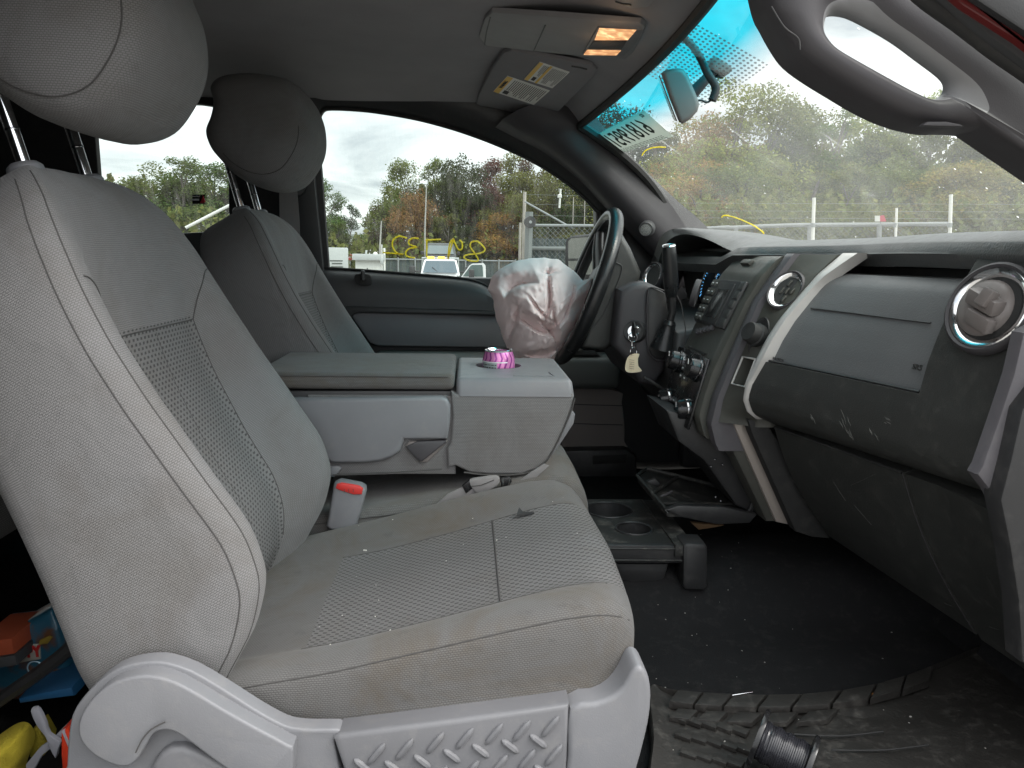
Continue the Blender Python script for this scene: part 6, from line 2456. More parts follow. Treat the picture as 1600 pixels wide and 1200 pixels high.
bark = plastic('grey bark', (0.12, 0.105, 0.09), .95, 20, .5, var=.3, gd=.02)
birch = plastic('pale bark', (0.36, 0.35, 0.32), .9, 20, .4, var=.3, gd=.02)


def leaf_mesh(name, seed, H, Wd, nleaf, base=.12, lsz=.16, lumps=26):
    """crown of leaf quads gathered into clumps along limbs; unit scale = metres for a tree H tall"""
    r = np.random.default_rng(seed)
    C, rad = [], []
    for k in range(lumps):
        t = r.uniform(base, .97)
        prof = (math.sin(PI * min(1, (t - base) / (1 - base) * .86 + .14)) ** .75)
        a = r.uniform(0, 2 * PI)
        d = Wd * .5 * prof * math.sqrt(r.uniform(.05, 1))
        C.append((d * math.cos(a), d * math.sin(a), H * t))
        rad.append(Wd * r.uniform(.10, .21) * (.55 + .6 * prof))
    C, rad = np.array(C), np.array(rad)
    w = rad ** 2
    pick = r.choice(lumps, nleaf, p=w / w.sum())
    dirs = r.normal(size=(nleaf, 3))
    dirs /= np.linalg.norm(dirs, axis=1)[:, None]
    rr = r.uniform(.15, 1.0, nleaf) ** .45
    P = C[pick] + dirs * (rad[pick] * rr * r.uniform(.8, 1.25, nleaf))[:, None] * np.array([1, 1, .8])
    n = dirs * .6 + r.normal(size=(nleaf, 3)) * .8 + np.array([0, 0, .35])
    n /= np.linalg.norm(n, axis=1)[:, None]
    a = np.cross(n, r.normal(size=(nleaf, 3)))
    a /= np.linalg.norm(a, axis=1)[:, None]
    b = np.cross(n, a)
    s = lsz * r.uniform(.5, 1.25, nleaf)[:, None]
    V = np.stack([P - a * s * .7, P + b * s * .42, P + a * s * .7, P - b * s * .42], 1).reshape(-1, 3)
    me = bpy.data.meshes.new(name)
    me.vertices.add(len(V))
    me.vertices.foreach_set('co', V.astype(np.float32).ravel())
    me.loops.add(nleaf * 4)
    me.loops.foreach_set('vertex_index', np.arange(nleaf * 4, dtype=np.int32))
    me.polygons.add(nleaf)
    me.polygons.foreach_set('loop_start', np.arange(0, nleaf * 4, 4, dtype=np.int32))
    me.update(calc_edges=True)
    me.materials.append(lf.m)
    # trunk and limbs
    rs = random.Random(seed)
    mb = MB()
    ty = H * .86
    tp_ = [(.0, 0, -.3)]
    for k in range(1, 7):
        tp_.append((rs.uniform(-.12, .12) * k * .4, rs.uniform(-.12, .12) * k * .4, ty * k / 6))
    r0 = H * .013 + .03
    mb.add(*g_tube(tp_, [r0 * (1 - .145 * k) for k in range(7)], 7))
    for k in rs.sample(range(lumps), min(12, lumps)):
        c = C[k]
        t = max(.08, min(.9, c[2] / H - rs.uniform(.10, .2)))
        z0 = t * H
        i = min(5, int(z0 / ty * 6))
        q0 = Vector(tp_[i]).lerp(Vector(tp_[i + 1]), min(1, z0 / ty * 6 - i))
        q2 = Vector(c)
        q1 = q0.lerp(q2, .5) + Vector((0, 0, .05 * H * .5))
        mb.add(*g_tube([q0, q1, q2], [r0 * .42 * (1 - t * .6), r0 * .25, r0 * .08], 5))
    to = mo(name + '_trunk_src', mb.v, mb.f, bark)
    tm = to.data
    bpy.data.objects.remove(to)
    return me, tm


TV = [leaf_mesh('crown', 10 + k, 10.0, w_, n_l, b_, ls, lu) for k, (w_, n_l, b_, ls, lu) in enumerate([
    (5.6, 24000, .06, .105, 44), (4.8, 22000, .08, .10, 40), (6.4, 26000, .05, .11, 48), (3.8, 17000, .10, .095, 34),
    (5.2, 15000, .12, .10, 34), (4.4, 22000, .04, .10, 40), (6.0, 22000, .10, .105, 38), (3.2, 15000, .05, .095, 30)])]
GREEN, OLIVE, DKGR = (0.105, 0.145, 0.042), (0.155, 0.160, 0.050), (0.058, 0.082, 0.032)
GOLD, ORNG, RED_, BRWN = (0.29, 0.225, 0.06), (0.23, 0.155, 0.065), (0.145, 0.075, 0.055), (0.15, 0.11, 0.065)
LGRN, YGRN = (0.155, 0.195, 0.052), (0.235, 0.245, 0.06)
PINE = (0.045, 0.075, 0.055)
CN = {GREEN: 'green', OLIVE: 'olive', DKGR: 'dark green', GOLD: 'golden', ORNG: 'orange tinged', RED_: 'dull red', BRWN: 'brownish', LGRN: 'light green', YGRN: 'yellow green', PINE: 'blue green'}
rt = random.Random(21)
TREES = []


def tree(px, top, dist, col_, label, group, var=None, wide=1.0, trunk=None):
    b = gpos(px, dist)
    H = (zat(px, top, dist) - b.z) * 1.05
    s = H / 10.0
    k = rt.randrange(8) if var is None else var
    root = thing('autumn_tree', label, 'tree', b, group)
    root.rotation_euler = (0, 0, rt.uniform(0, 6.28))
    root.scale = (s * wide, s * wide, s)
    c = bpy.data.objects.new('crown', TV[k][0])
    COL.objects.link(c)
    c.parent = root
    j = .14
    c.color = (*[max(0, x * rt.uniform(1 - j, 1 + j)) for x in col_], 1)
    t = bpy.data.objects.new('trunk', TV[k][1])
    COL.objects.link(t)
    t.parent = root
    TREES.append(root)
    return root


G1, G2, G3 = 'trees seen through the rear side window', 'trees seen through the driver window', 'trees seen through the windshield'
rowA = [(165, 284, 62, GREEN, 'small'), (205, 286, 58, DKGR, 'round'), (248, 268, 52, GREEN, 'bushy'), (296, 250, 48, GREEN, 'tallest'), (338, 268, 50, GREEN, 'broad'), (390, 268, 52, DKGR, 'hidden'), (445, 280, 52, GREEN, 'hidden')]
for (px, tp__, d, c, w_) in rowA:
    tree(px, tp__, d, c, {165: 'small green tree at the left edge of the rear side window', 205: 'round dark green tree low in the rear side window', 248: 'bushy green tree left of the tallest tree in the rear side window', 296: 'tallest green tree in the rear side window, above the red and black sticker', 338: 'broad green tree between the tallest tree and the driver headrest posts', 390: 'dark green tree mostly hidden by the driver headrest and pillar', 445: 'green tree mostly hidden by the centre pillar'}[px], G1, wide=1.55)
rowB = [(512, 288, 60, GREEN, 'green tree at the left edge of the driver window beside the pillar'),
        (548, 322, 66, DKGR, 'low dark green tree above the box trailer and stop sign'),
        (578, 350, 70, GREEN, 'lowest green tree in the sky gap above the white shed'),
        (603, 322, 62, BRWN, 'brownish tree over the right end of the white shed roof'),
        (632, 264, 60, LGRN, 'slender light green tree at the left shoulder of the tall group'),
        (655, 300, 56, ORNG, 'orange tinged tree in the middle of the driver window behind the tow truck'),
        (684, 252, 58, OLIVE, 'tall olive tree straight above the tow truck'),
        (716, 248, 58, DKGR, 'tall dark green tree right of the one above the tow truck'),
        (742, 282, 62, GREEN, 'green tree filling the dip right of the tall dark tree'),
        (770, 262, 60, RED_, 'dull red topped tree left of the tall pole'),
        (800, 243, 56, OLIVE, 'olive tree behind the tall thin pole'),
        (834, 250, 56, BRWN, 'brownish tree beside the sloping gate brace'),
        (868, 262, 52, OLIVE, 'olive tree above the gate post wheel'),
        (850, 330, 54, RED_, 'low dull red tree behind the sloping gate brace'),
        (905, 270, 52, DKGR, 'dark green tree at the pillar end of the driver window'),
        (945, 280, 52, OLIVE, 'olive tree cut off by the windshield pillar'),
        (640, 350, 54, BRWN, 'low brownish tree behind the shed and slatted fence'),
        (700, 340, 55, OLIVE, 'low olive tree directly behind the carried dark vehicle'),
        (745, 345, 54, DKGR, 'low dark green tree above the open tow truck door'),
        (785, 340, 54, GOLD, 'low golden tree above the tan portable toilet'),
        (530, 350, 58, GREEN, 'low green tree behind the grey box trailer')]
for px, t_p, d, c, lb in rowB:
    tree(px, t_p, d, c, lb, G2, wide=1.05 if t_p < 330 else 1.5)
rowC = [(955, 172, 60, PINE, 'blue green tree in the shade band corner beside the paper notice'),
        (1018, 185, 56, OLIVE, 'olive tree between the paper notice and the mirror'),
        (1062, 196, 50, YGRN, 'yellow green tree under the rear-view mirror'),
        (1100, 186, 47, GOLD, 'golden tree just right of the rear-view mirror'),
        (1136, 142, 45, YGRN, 'tall yellow green tree right of the mirror, highest left of the sky gap'),
        (1185, 146, 46, LGRN, 'light green tree right of the tallest yellow green one'),
        (1226, 168, 48, GREEN, 'green tree sloping down to the sky gap'),
        (1262, 192, 52, OLIVE, 'low olive tree in the sky gap'),
        (1296, 160, 48, LGRN, 'light green tree right of the sky gap'),
        (1340, 166, 46, YGRN, 'yellow green tree under the front end of the grab handle'),
        (1385, 172, 46, GREEN, 'green tree under the middle of the grab handle'),
        (1425, 160, 44, YGRN, 'yellow green tree under the lower end of the grab handle'),
        (1470, 122, 42, LGRN, 'tall light green tree showing inside the grab handle opening'),
        (1520, 140, 42, YGRN, 'yellow green tree behind the foot of the grab handle'),
        (1575, 150, 42, YGRN, 'yellow green tree at the right edge of the windshield'),
        (1635, 140, 42, OLIVE, 'olive tree beyond the right edge of the windshield'),
        (990, 270, 44, GREEN, 'low green tree behind the paper notice lower corner'),
        (1040, 275, 40, YGRN, 'low yellow green tree above the instrument hood'),
        (1090, 262, 38, GOLD, 'low golden tree over the curved yellow mark'),
        (1150, 255, 38, OLIVE, 'low olive tree left of the long fence post'),
        (1205, 262, 40, YGRN, 'low yellow green tree just left of the first long fence post'),
        (1262, 262, 40, GREEN, 'low green tree behind the first long fence post'),
        (1320, 268, 38, LGRN, 'low light green tree between the long fence posts'),
        (1372, 262, 38, OLIVE, 'low olive tree behind the red reflector post'),
        (1425, 270, 38, GREEN, 'low green tree left of the last long fence post'),
        (1475, 272, 36, GOLD, 'low golden tree behind the last long fence post'),
        (1530, 255, 36, YGRN, 'low yellow green tree above the right part of the dash'),
        (1590, 250, 36, OLIVE, 'low olive tree at the right edge above the dash')]
for px, t_p, d, c, lb in rowC:
    tree(px, t_p, d, c, lb, G3, wide=1.1 if t_p < 210 else 1.5)
# undergrowth and the wood behind, read as one mass
def mass(name, label, row, seed):
    r = np.random.default_rng(seed)
    Vs = []
    for px0, px1, topr, dist, n, sz in row:
        px = r.uniform(px0, px1, n)
        u = r.uniform(0, 1, n) ** .8
        for k in range(n):
            d = dist * r.uniform(.94, 1.08)
            b = gpos(px[k], d)
            H = zat(px[k], topr + 10 * math.sin(px[k] * .13) + 7 * math.sin(px[k] * .37), d) - b.z
            Vs.append((b.x, b.y, b.z + H * u[k], sz * r.uniform(.6, 1.3)))
    A = np.array(Vs)
    n = len(A)
    nrm = r.normal(size=(n, 3))
    nrm /= np.linalg.norm(nrm, axis=1)[:, None]
    a = np.cross(nrm, r.normal(size=(n, 3)))
    a /= np.linalg.norm(a, axis=1)[:, None]
    b = np.cross(nrm, a)
    s = A[:, 3:4]
    P = A[:, :3]
    V = np.stack([P - a * s * .7, P + b * s * .5, P + a * s * .7, P - b * s * .5], 1).reshape(-1, 3)
    me = bpy.data.meshes.new(name)
    me.from_pydata([], [], [])
    me.vertices.add(len(V))
    me.vertices.foreach_set('co', V.astype(np.float32).ravel())
    me.loops.add(n * 4)
    me.loops.foreach_set('vertex_index', np.arange(n * 4, dtype=np.int32))
    me.polygons.add(n)
    me.polygons.foreach_set('loop_start', np.arange(0, n * 4, 4, dtype=np.int32))
    me.update(calc_edges=True)
    me.materials.append(lf.m)
    o = bpy.data.objects.new(name, me)
    COL.objects.link(o)
    tag(o, label, kind='stuff')
    return o


o = mass('woods', 'far wood closing the gaps between the trees', [(140, 480, 288, 70, 12000, .26), (600, 1000, 300, 78, 11000, .32), (500, 610, 372, 80, 1500, .30), (930, 1260, 230, 70, 9000, .32), (1260, 1660, 215, 68, 11000, .32)], 3)
o.color = (0.12, 0.12, 0.05, 1)
o = mass('undergrowth', 'dense undergrowth along the wood edge', [(140, 480, 335, 46, 5000, .22), (500, 1000, 375, 54, 6000, .26), (930, 1660, 310, 34, 14000, .17)], 4)
o.color = (0.15, 0.165, 0.05, 1)

# ---- yard fence of green slats far behind
gsl = plastic('green fence slat', (0.055, 0.075, 0.075), .7, 40, .1, var=.25)
galv = plastic('galvanised pipe', (0.24, 0.255, 0.255), .5, 60, .1)
fs = thing('slat_fence', 'long dark green slatted fence behind the tow truck', 'fence', gpos(700, 48))
D1 = 44
fx0, fx1 = gpos(596, D1), gpos(805, D1)
top_z = zat(700, 405, D1)
nsl = 96
slat_src = None
dirf = (fx1 - fx0)
for k in range(nsl):
    c = fx0.lerp(fx1, (k + .5) / nsl)
    w_ = dirf.length / nsl
    if slat_src is None:
        v, f = g_box((0, 0, 0), (w_ * .84, .03, top_z - c.z), .004)
        slat_src = mo('slat', v, f, gsl)
        so = slat_src
    else:
        so = slat_src.copy()
        COL.objects.link(so)
    so.parent = fs
    so.location = Vector((c.x, c.y + (.012 if k % 2 else 0), (top_z + c.z) / 2)) - fs.location
    so.rotation_euler = (0, 0, math.atan2(dirf.y, dirf.x))
for zz in (-.05, -1.1):
    tube('fence_rail', [fx0 + Vector((0, -.06, top_z - fx0.z + zz)), fx1 + Vector((0, -.06, top_z - fx1.z + zz))], .035, galv, fs, 8)
for k in range(9):
    c = fx0.lerp(fx1, k / 8)
    tube('fence_post', [c + Vector((0, -.08, 0)), Vector((c.x, c.y - .08, top_z + .05))], .045, galv, fs, 8)

# ---- white shed
def facing(p):
    """x axis across the view, y axis away from the camera"""
    d = p - CAM
    return math.atan2(d.y, d.x) - PI / 2


def local(root, fn):
    return fn


class LB:
    """parts in a root's local axes (x right as seen, y away, z up)"""

    def __init__(s, root, rot):
        s.r = root
        s.M = Matrix.Translation(root.location) @ Matrix.Rotation(rot, 4, 'Z')

    def box(s, name, c, size, mat, parent=None, bev=.01, rot=None):
        v, f = g_box(c, size, bev, rot)
        return mo(name, [s.M @ Vector(p) for p in v], f, mat, parent or s.r)

    def geo(s, name, vf, mat, parent=None, **k):
        return mo(name, [s.M @ Vector(p) for p in vf[0]], vf[1], mat, parent or s.r, **k)


wht = plastic('white painted siding', (0.66, 0.66, 0.62), .6, 30, .1)
gry = plastic('pale grey metal', (0.42, 0.44, 0.43), .5, 30, .1)
D = 40
b = gpos(577, D)
sd_ = thing('white_shed', 'small white flat roofed shed with dark notices on its wall', 'shed', b)
q = LB(sd_, facing(b))
W_ = 41 / 1200 * D
Ht = zat(577, 397, D) - b.z
q.box('wall', (0, .9, Ht * .44), (W_, 1.8, Ht * .88), wht)
rf_ = q.box('roof', (-.02, .9, Ht * .94), (W_ * 1.18, 2.3, Ht * .12), gry)
q.box('roof_vent', (-.14, .9, Ht * 1.03), (.09, .09, .22), gry, rf_)
q.geo('roof_dome', g_lathe([(.12, 0), (.10, .07), (.05, .11), (.001, .12)], (.32, .9, Ht), (0, 0, 1), 14), wht, rf_)
dk = simple('dark notice', (0.05, 0.06, 0.05), .7)
for (x_, z_, w_, h_) in ((-.52, .62, .06, .30), (-.30, .67, .26, .10), (-.30, .57, .26, .12), (-.08, .69, .05, .16), (-.06, .56, .08, .12), (.22, .67, .14, .05), (.44, .30, .16, .10), (-.36, .36, .02, .4)):
    q.box('wall_notice', (x_ * W_ * .85, -.012, z_ * Ht), (w_ * W_ * .8, .02, h_ * Ht * .5), dk, None, .002)
q.box('corner_post', (W_ * .56, -.1, Ht * .56), (.10, .10, Ht * 1.12), wht)
# pole beside the shed
b = gpos(597, 39)
pl_ = thing('white_pole', 'thin white pole at the right corner of the shed', 'pole', b)
zt2 = zat(597, 382, 39)
v, f = g_tube([b, Vector((b.x, b.y, zt2))], .03, 8)
mo('pole_shaft', v, f, wht, pl_)
v, f = g_box((b.x, b.y - .04, zat(597, 408, 39)), (.14, .08, .3), .01)
mo('meter_box', v, f, gry, pl_)
# tall thin light poles and bare trunk
for px, t0_, d, lb in ((664, 290, 50, 'tall pale bare trunk rising through the trees above the tow truck'), (594, 345, 44, 'thin pale pole above the shed corner')):
    b = gpos(px, d)
    v, f = g_tube([b, Vector((b.x, b.y, zat(px, (t0_ + 430) / 2, d))), Vector((b.x + .1, b.y, zat(px, t0_, d)))], [.07, .055, .03], 8)
    tag(mo('pale_pole', v, f, birch), lb, 'pole')
# ---- box trailer
D = 47
b = gpos(520, D)
bt2 = thing('box_trailer', 'grey box trailer end with faded lettering beside the pillar', 'trailer', b)
q = LB(bt2, facing(b) + .12)
Wb = 50 / 1200 * D
Hb = zat(520, 385, D) - b.z
q.box('trailer_body', (-.05, 2, Hb * .58), (Wb, 4, Hb * .80), gry, None, .05)
for x_ in (-.6, .6):
    q.geo('wheel', g_lathe([(.18, -.1), (.36, -.09), (.38, 0), (.36, .09), (.18, .1)], (x_, 1.2, .38), (1, 0, 0), 18), M_['rubber'])
for zz, w_ in ((.74, .42), (.69, .34), (.63, .40), (.60, .36), (.56, .44), (.52, .30)):
    q.box('trailer_lettering', (.25 + .03 * math.sin(zz * 40), -.012, Hb * zz), (Wb * w_ * .9, .02, Hb * .018), dk, None, .001)
# ---- stop sign
D = 52
b = gpos(547, D)
ss = thing('stop_sign', 'red octagonal STOP sign on a thin post left of the shed', 'road sign', b)
q = LB(ss, facing(b))
zs_ = zat(547, 402, D) - b.z
rs_ = 5.0 / 1200 * D
q.geo('sign_post', g_tube([(0, 0.03, 0), (0, .03, zs_ + rs_)], .03, 8), gry)
oct_ = [Vector((rs_ * math.cos(R(22.5 + 45 * k)), 0, zs_ + rs_ * math.sin(R(22.5 + 45 * k)))) for k in range(8)]
bd_ = q.geo('sign_plate', g_prism(oct_, Vector((0, .02, 0)), .0), simple('sign red paint', (0.48, 0.05, 0.05), .5))
o8 = [Vector((p.x * 1.08, .022, zs_ + (p.z - zs_) * 1.08)) for p in oct_]
q.geo('sign_border', g_prism(o8, Vector((0, .01, 0)), 0), M_['white'], bd_)
text('lettering', 'STOP', q.M @ frame3(Vector((0, -.008, zs_)), (1, 0, 0), (0, 0, 1)), rs_ * .85, M_['white'], bd_, bold=.004)
# ---- portable toilet
D = 45
b = gpos(785, D)
pt = thing('portable_toilet', 'tan portable toilet with a round white mark behind the airbag', 'portable toilet', b)
q = LB(pt, facing(b))
tan = plastic('tan plastic', (0.36, 0.24, 0.13), .6, 30, .1)
Hp = zat(785, 408, D) - b.z
q.box('cabin', (0, .5, Hp * .46), (.92, .95, Hp * .92), tan, None, .04)
q.geo('roof', g_prism([Vector(p) for p in ((-.5, 0, Hp * .92), (.5, 0, Hp * .92), (.42, 0, Hp * .97), (0, 0, Hp), (-.42, 0, Hp * .97))], Vector((0, 1, 0)), .0), tan)
q.geo('door', g_prism([Vector(p) for p in ((-.36, -.01, .1), (.36, -.01, .1), (.36, -.01, Hp * .86), (-.36, -.01, Hp * .86))], Vector((0, .03, 0)), .01), plastic('tan door', (0.31, 0.205, 0.115), .6, 30, .1))
q.geo('door_mark', g_lathe([(.001, .002), (.14, .002), (.14, -.004)], (.12, -.012, Hp * .78), (0, -1, 0), 18), M_['white'])
# ---- tow truck with its carried vehicle
D = 29
b = gpos(688, D)
tt = thing('tow_truck', 'white tow truck facing the yard with amber lights and its door open', 'tow truck', b)
tr_ = facing(b)
q = LB(tt, tr_)
wp_ = plastic('white truck paint', (0.74, 0.74, 0.74), .3, 30, .0)
gls = simple('truck glass', (0.07, 0.10, 0.12), .06)
m_ = 1200 / D
zz = lambda py: zat(688, py, D) - b.z
zr_, zw, zh = zz(405.5), zz(426), zz(436)
hw0, hw1 = 26 / m_, 30 / m_
L = []
for z_, hw_, yf in ((zz(430), hw1, -.05), (zw, hw1 * .98, 0), (zz(415), hw1 * .90, .28), (zr_ - .03, hw0 * .97, .55), (zr_, hw0 * .8, .7)):
    L.append([(-hw_, yf, z_), (hw_, yf, z_), (hw_, 2.2, z_), (-hw_, 2.2, z_)])
cb_ = q.geo('cab', g_loft(L), wp_)
L = [(-hw1 * .88, -.09, zw + .0), (hw1 * .88, -.09, zw + .0), (hw0 * .86, .38, zr_ - .07), (-hw0 * .86, .38, zr_ - .07)]
q.geo('windscreen', g_prism([Vector(p) for p in L], Vector((0, .02, .02)), 0), gls, cb_)
q.geo('wiper', g_tube([(-.1, -.05, zw + .03), (-.3, .1, zw + .2)], .012, 6), M_['black'], cb_)
L = []
for y_, zt_ in ((-1.25, zz(440) - .05), (-1.2, zz(437)), (-.9, zz(434)), (-.3, zz(431.5)), (0, zz(430))):
    w_ = hw1 * (1.02 if y_ > -1.2 else .95)
    L.append([(-w_, y_, .7), (w_, y_, .7), (w_, y_, zt_ - .12), (w_ * .8, y_, zt_), (-w_ * .8, y_, zt_), (-w_, y_, zt_ - .12)])
q.geo('bonnet', g_loft(L), wp_)
q.box('grille', (0, -1.27, .95), (hw1 * 1.3, .05, .4), M_['black'], None, .02)
for s_ in (-1, 1):
    q.box('headlight', (s_ * hw1 * .78, -1.28, 1.0), (.26, .06, .3), M_['chrome'], None, .03)
    q.geo('wheel', g_lathe([(.2, -.14), (.40, -.13), (.43, 0), (.40, .13), (.2, .14)], (s_ * hw1 * .95, -.6, .43), (1, 0, 0), 20), M_['rubber'])
    mr = q.box('towing_mirror', (s_ * (hw1 + .32), .25, zz(424)), (.22, .10, .36), M_['black'], None, .03)
    q.geo('mirror_arm', g_tube([(s_ * hw1 * .95, .3, zz(425)), (s_ * (hw1 + .3), .28, zz(425))], .03, 6), M_['black'], mr)
q.box('front_bumper', (0, -1.32, .62), (hw1 * 2.1, .16, .26), M_['chrome'], None, .03)
lbx = q.box('light_bar', (0, .9, zr_ + .05), (hw0 * 1.8, .25, .07), gry, None, .02)
amb = simple('amber beacon lit', (0.9, 0.35, 0.03), .3, em=(1.0, .42, .04), es=3.2)
for x_ in (-.36, .04):
    q.box('amber_lamp', (x_, .80, zr_ + .05), (.26, .14, .11), amb, lbx, .03)
q.geo('headboard', g_tube([(-hw1, 2.3, zz(436)), (-hw1, 2.3, zz(404)), (hw1, 2.3, zz(404)), (hw1, 2.3, zz(436))], .04, 8), gry)
# open door on the right as seen
dox = hw1
DP = [(dox, -.02, zz(446)), (dox + .02, -.02, zz(434)), (dox + .35, -.12, zz(414)), (dox + .45, -.14, zz(411)), (dox + .85, -.28, zz(410)), (dox + .92, -.30, zz(414)), (dox + .95, -.31, zz(446))]
DI_ = [(dox + .12, -.05, zz(431)), (dox + .40, -.135, zz(414.5)), (dox + .46, -.145, zz(413)), (dox + .80, -.27, zz(412.6)), (dox + .83, -.275, zz(416)), (dox + .85, -.28, zz(431))]
q.geo('open_door', g_prism([Vector(p) for p in DP], Vector((0.02, .06, 0)), .0), wp_)
q.geo('door_window', g_prism([Vector(p) + Vector((-.01, -.025, 0)) for p in DI_], Vector((.02, .02, 0)), 0), simple('door window green', (0.09, 0.13, 0.125), .1))
q.geo('door_mirror', g_box((dox + .42, -.40, zz(427)), (.20, .12, .34), .03), M_['black'])
q.box('flat_bed', (0, 4.8, 1.15), (2.3, 5.0, .16), gry, None, .02)
cv = thing('carried_vehicle', 'dark boxy vehicle loaded on the back of the tow truck', 'car', b + Vector((0, 0, zr_ + .02)))
q2 = LB(cv, tr_)
q2.r = cv
q2.M = Matrix.Translation(b) @ Matrix.Rotation(tr_, 4, 'Z')
dp = simple('dark car paint', (0.05, 0.055, 0.055), .25)
zc1, zc0 = zz(378), zz(404)
L = []
for z_, hw_, yf in ((zc0 - .9, .66, 2.9), (zc0, .66, 2.9), (zc0 + .12, .65, 2.95), (zc1 - .06, .56, 3.2), (zc1, .48, 3.3)):
    L.append([(-hw_, yf, z_), (hw_, yf, z_), (hw_, 6.2, z_), (-hw_, 6.2, z_)])
q2.geo('car_body', g_loft(L), dp)
q2.geo('car_windscreen', g_prism([Vector(p) for p in ((-.55, 2.93, zc0 + .17), (.55, 2.93, zc0 + .17), (.48, 3.16, zc1 - .10), (-.48, 3.16, zc1 - .10))], Vector((0, .02, 0)), 0), simple('tinted glass', (0.13, 0.16, 0.165), .1))
for s_ in (-1, 1):
    q2.geo('car_mirror', g_box((s_ * .74, 3.1, zc0 + .2), (.14, .1, .14), .03), M_['black'])
q2.geo('car_bonnet', g_box((0, 2.75, zc0 - .18), (1.28, .6, .3), .05), dp)
# white vehicle corner by the pillar
b = gpos(512, 33)
wv = thing('white_car', 'corner of a white car in front of the box trailer', 'car', b)
q = LB(wv, facing(b))
q.box('car_body', (-.5, 1, .62), (1.3, 3.2, .7), wp_, None, .15)
q.geo('car_cabin', g_loft([[(-1.0, .3, .95), (.05, .3, .95), (.05, 2.2, .95), (-1.0, 2.2, .95)], [(-.9, .8, 1.5), (-.08, .8, 1.5), (-.08, 2.0, 1.5), (-.9, 2.0, 1.5)]]), gls)
for x_ in (-.9, .0):
    q.geo('wheel', g_lathe([(.1, -.1), (.3, -.09), (.32, 0), (.3, .09), (.1, .1)], (x_, .2, .32), (1, 0, 0), 16), M_['rubber'])

# ---- chain-link gate near the truck
rust = plastic('flaking white pipe', (0.36, 0.33, 0.29), .8, 40, .3, var=.45)
mesh_wire = plastic('dull mesh wire', (0.13, 0.145, 0.14), .6, 60, .0)
gdk = plastic('dull galvanised pipe', (0.15, 0.165, 0.16), .55, 60, .1)
D = 10.5
gp = thing('chain_link_gate', 'grey chain-link gate with dark slats and a black wheel on its post', 'gate', gpos(880, D))


def gpt(px, py, d=D):
    r_ = ray(px, py)
    h = math.hypot(r_.x, r_.y)
    return CAM + r_ * (d / h)


def pole(name, px0, py0, px1, py1, r_, m, parent, d=D, n=8):
    return tube(name, [gpt(px0, py0, d), gpt(px1, py1, d)], r_, m, parent, n)


pole('gate_post', 827, 331, 823, 500, .052, gdk, gp, D - .1)
pole('top_rail', 830, 352, 1010, 353, .018, galv, gp)
pole('mid_rail', 828, 388, 1010, 389, .028, gdk, gp)
v, f = g_lathe([(.02, -.03), (.075, -.03), (.08, 0), (.075, .03), (.02, .03)], gpt(828, 347, D - .25), (.2, -1, 0), 20)
mo('gate_wheel', v, f, M_['black'], gp)
v, f = g_lathe([(.001, .034), (.02, .033), (.022, 0)], gpt(828, 347, D - .25), (.2, -1, 0), 12)
mo('wheel_hub', v, f, galv, gp)
# slats woven into the mesh
p0, p1 = gpt(830, 358, D + .05), gpt(1010, 359, D + .05)
nsl = 34
z0_ = gz(p0.y)
src = None
for k in range(nsl):
    c = p0.lerp(p1, (k + .5) / nsl)
    w_ = (p1 - p0).length / nsl
    if src is None:
        h_ = c.z - .12 - z0_
        v, f = g_box((0, 0, 0), (w_ * .9, .012, h_), .002)
        src = mo('slat', v, f, gsl)
        so = src
    else:
        so = src.copy()
        COL.objects.link(so)
    so.parent = gp
    so.location = Vector((c.x, c.y, z0_ + h_ / 2)) - gp.location
    so.rotation_euler = (0, 0, math.atan2((p1 - p0).y, (p1 - p0).x))


def chainlink(a, b, zlo, zhi, pitch, r_, parent, mat):
    d = (b - a)
    ln_ = math.hypot(d.x, d.y)
    ex = Vector((d.x / ln_, d.y / ln_, 0))
    H_ = zhi - zlo
    mb = MB()
    k = -H_
    while k < ln_:
        for sg in (1, -1):
            s0_, s1_ = (k, k + H_) if sg > 0 else (k + H_, k)
            c0, c1 = max(0, min(k, k + H_)), min(ln_, k + H_)
            if c1 <= c0:
                continue
            def zat_(s):
                t = (s - k) / H_
                return zlo + H_ * (t if sg > 0 else 1 - t)
            P = [Vector((a.x, a.y, 0)) + ex * c0 + Vector((0, .004 * sg, zat_(c0))), Vector((a.x, a.y, 0)) + ex * c1 + Vector((0, .004 * sg, zat_(c1)))]
            mb.add(*g_tube(P, r_, 3, cap=False))
        k += pitch
    o = mb.out('chain_link', mat, parent)
    o['kind'] = 'stuff'
    return o


chainlink(gpt(828, 352), gpt(1010, 353), gz(8), gpt(900, 352).z, .07, .0028, gp, mesh_wire)
tp1 = thing('rusty_post', 'tall flaking white post with a brace sloping down over the gate', 'post', gpos(818, D + .2))
pole('post_shaft', 820, 300, 813.5, 560, .022, rust, tp1, D + .1)
pole('post_shaft', 813, 348, 809, 560, .018, rust, tp1, D + .3)
pole('brace', 820, 315, 895, 357, .012, galv, tp1, D)
# barbed wire strands and small mast beyond the gate
bw = thing('barbed_wire', 'thin barbed wire strands strung between the gate posts', 'wire', gpt(880, 320, D))
for y_ in (304, 319, 336):
    pole('wire_strand', 819, y_, 1010, y_ + 4, .0018, gdk, bw, D)
for px in (896, 914):
    pole('wire_post', px, 308, px - 1, 352, .005, rust, bw, D)
pole('white_mast', 876, 295, 874, 325, .014, wht, bw, D + 1)
v, f = g_box(gpt(874.5, 306.5, D + 1), (.06, .05, .05), .01)
mo('mast_box', v, f, wht, bw)
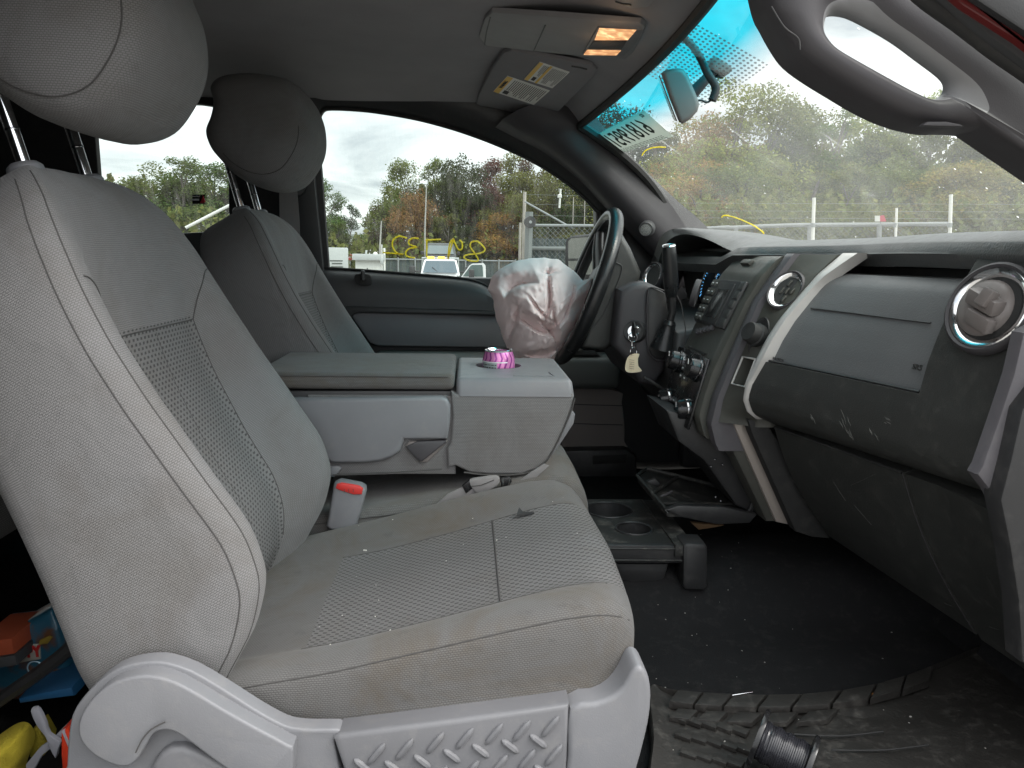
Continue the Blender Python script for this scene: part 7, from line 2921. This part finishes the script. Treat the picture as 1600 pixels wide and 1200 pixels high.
# ---- chain-link fence ahead of the truck
D = 12.5
fc = thing('chain_link_fence', 'grey chain-link fence ahead of the truck seen through the windshield', 'fence', gpos(1300, D))
pole('top_rail', 1090, 358, 1140, 355, .03, galv, fc, D)
tube('top_rail', [gpt(*p, D) for p in cr([(1060, 360), (1140, 356), (1240, 352), (1360, 351), (1488, 350)], 6)], .03, galv, fc, 8)
for px in (1150, 1265, 1374):
    pole('fence_post', px, 356 if px < 1200 else 352, px - 3, 520, .035, galv, fc, D)
pts = [(1060, 360), (1140, 356), (1240, 352), (1360, 351), (1488, 350)]
for a, b in zip(pts[:-1], pts[1:]):
    pa, pb = gpt(*a, D), gpt(*b, D)
    chainlink(pa, pb, min(pa.z, pb.z) - 1.3, min(pa.z, pb.z), .075, .0026, fc, mesh_wire)
for px, t_p, r_, lb in ((1054, 313, .022, 'white fence post nearest the windshield pillar'), (1272, 309, .026, 'tall white post with a band at the fence rail, in the middle of the windshield'), (1401, 325, .018, 'thin white post right of the red reflector'), (1486, 304, .024, 'tall white post at the right end of the fence rail')):
    b = gpos(px, D - .15)
    po_ = thing('fence_extension_post', lb, 'post', b, 'white posts standing along the windshield fence')
    pole('post_shaft', px, t_p, px - 5, 470, r_, wht, po_, D - .15)
    v, f = g_lathe([(r_ * 1.3, -.03), (r_ * 1.35, 0), (r_ * 1.3, .03)], gpt(px - 2, 352, D - .15), (0, 0, 1), 12)
    mo('post_band', v, f, galv, po_)
for k, y_ in enumerate((318, 330, 341)):
    tag(tube('fence_wire', [gpt(x, y_ + .004 * (x - 1270), D - .12) for x in (1054, 1272, 1401, 1486, 1640)], .0028, galv, None, 4), ('highest', 'middle', 'lowest')[k] + ' thin wire strand above the windshield fence rail', 'wire')
rr_ = thing('red_reflector', 'small red and white reflector box above the windshield fence', 'reflector', gpt(1377, 342, D))
plate_ = [gpt(1368, 337, D - .3), gpt(1375, 337, D - .3), gpt(1375, 346, D - .3), gpt(1368, 346, D - .3)]
v, f = g_prism(plate_, Vector((.02, .06, 0)), .0)
mo('reflector_white', v, f, wht, rr_)
v, f = g_prism([gpt(1375, 337, D - .3), gpt(1381, 336, D - .3), gpt(1385, 346, D - .3), gpt(1375, 346, D - .3)], Vector((.02, .06, 0)), 0)
mo('reflector_red', v, f, simple('reflector red paint', (0.5, 0.05, 0.08), .4), rr_)
pole('reflector_stem', 1376, 345, 1375, 400, .01, galv, rr_, D - .28)
ys_ = thing('yellow_sign', 'small faded yellow sign beside the fence post by the pillar', 'sign', gpt(1043, 328, D + 2))
v, f = g_prism([gpt(1036, 322, D + 2), gpt(1052, 322, D + 2), gpt(1052, 336, D + 2), gpt(1036, 336, D + 2)], Vector((0, .03, 0)), 0)
mo('sign_board', v, f, simple('faded yellow', (0.62, 0.52, 0.26), .6), ys_)
pole('sign_post', 1044, 336, 1043, 460, .02, galv, ys_, D + 2.05)
# white bar behind the rear window
wb_ = thing('white_bar', 'white sloping bar seen low in the rear side window', 'bar', gpt(330, 335, 4))
pole('bar_shaft', 290, 356, 372, 314, .007, wht, wb_, 4.0)
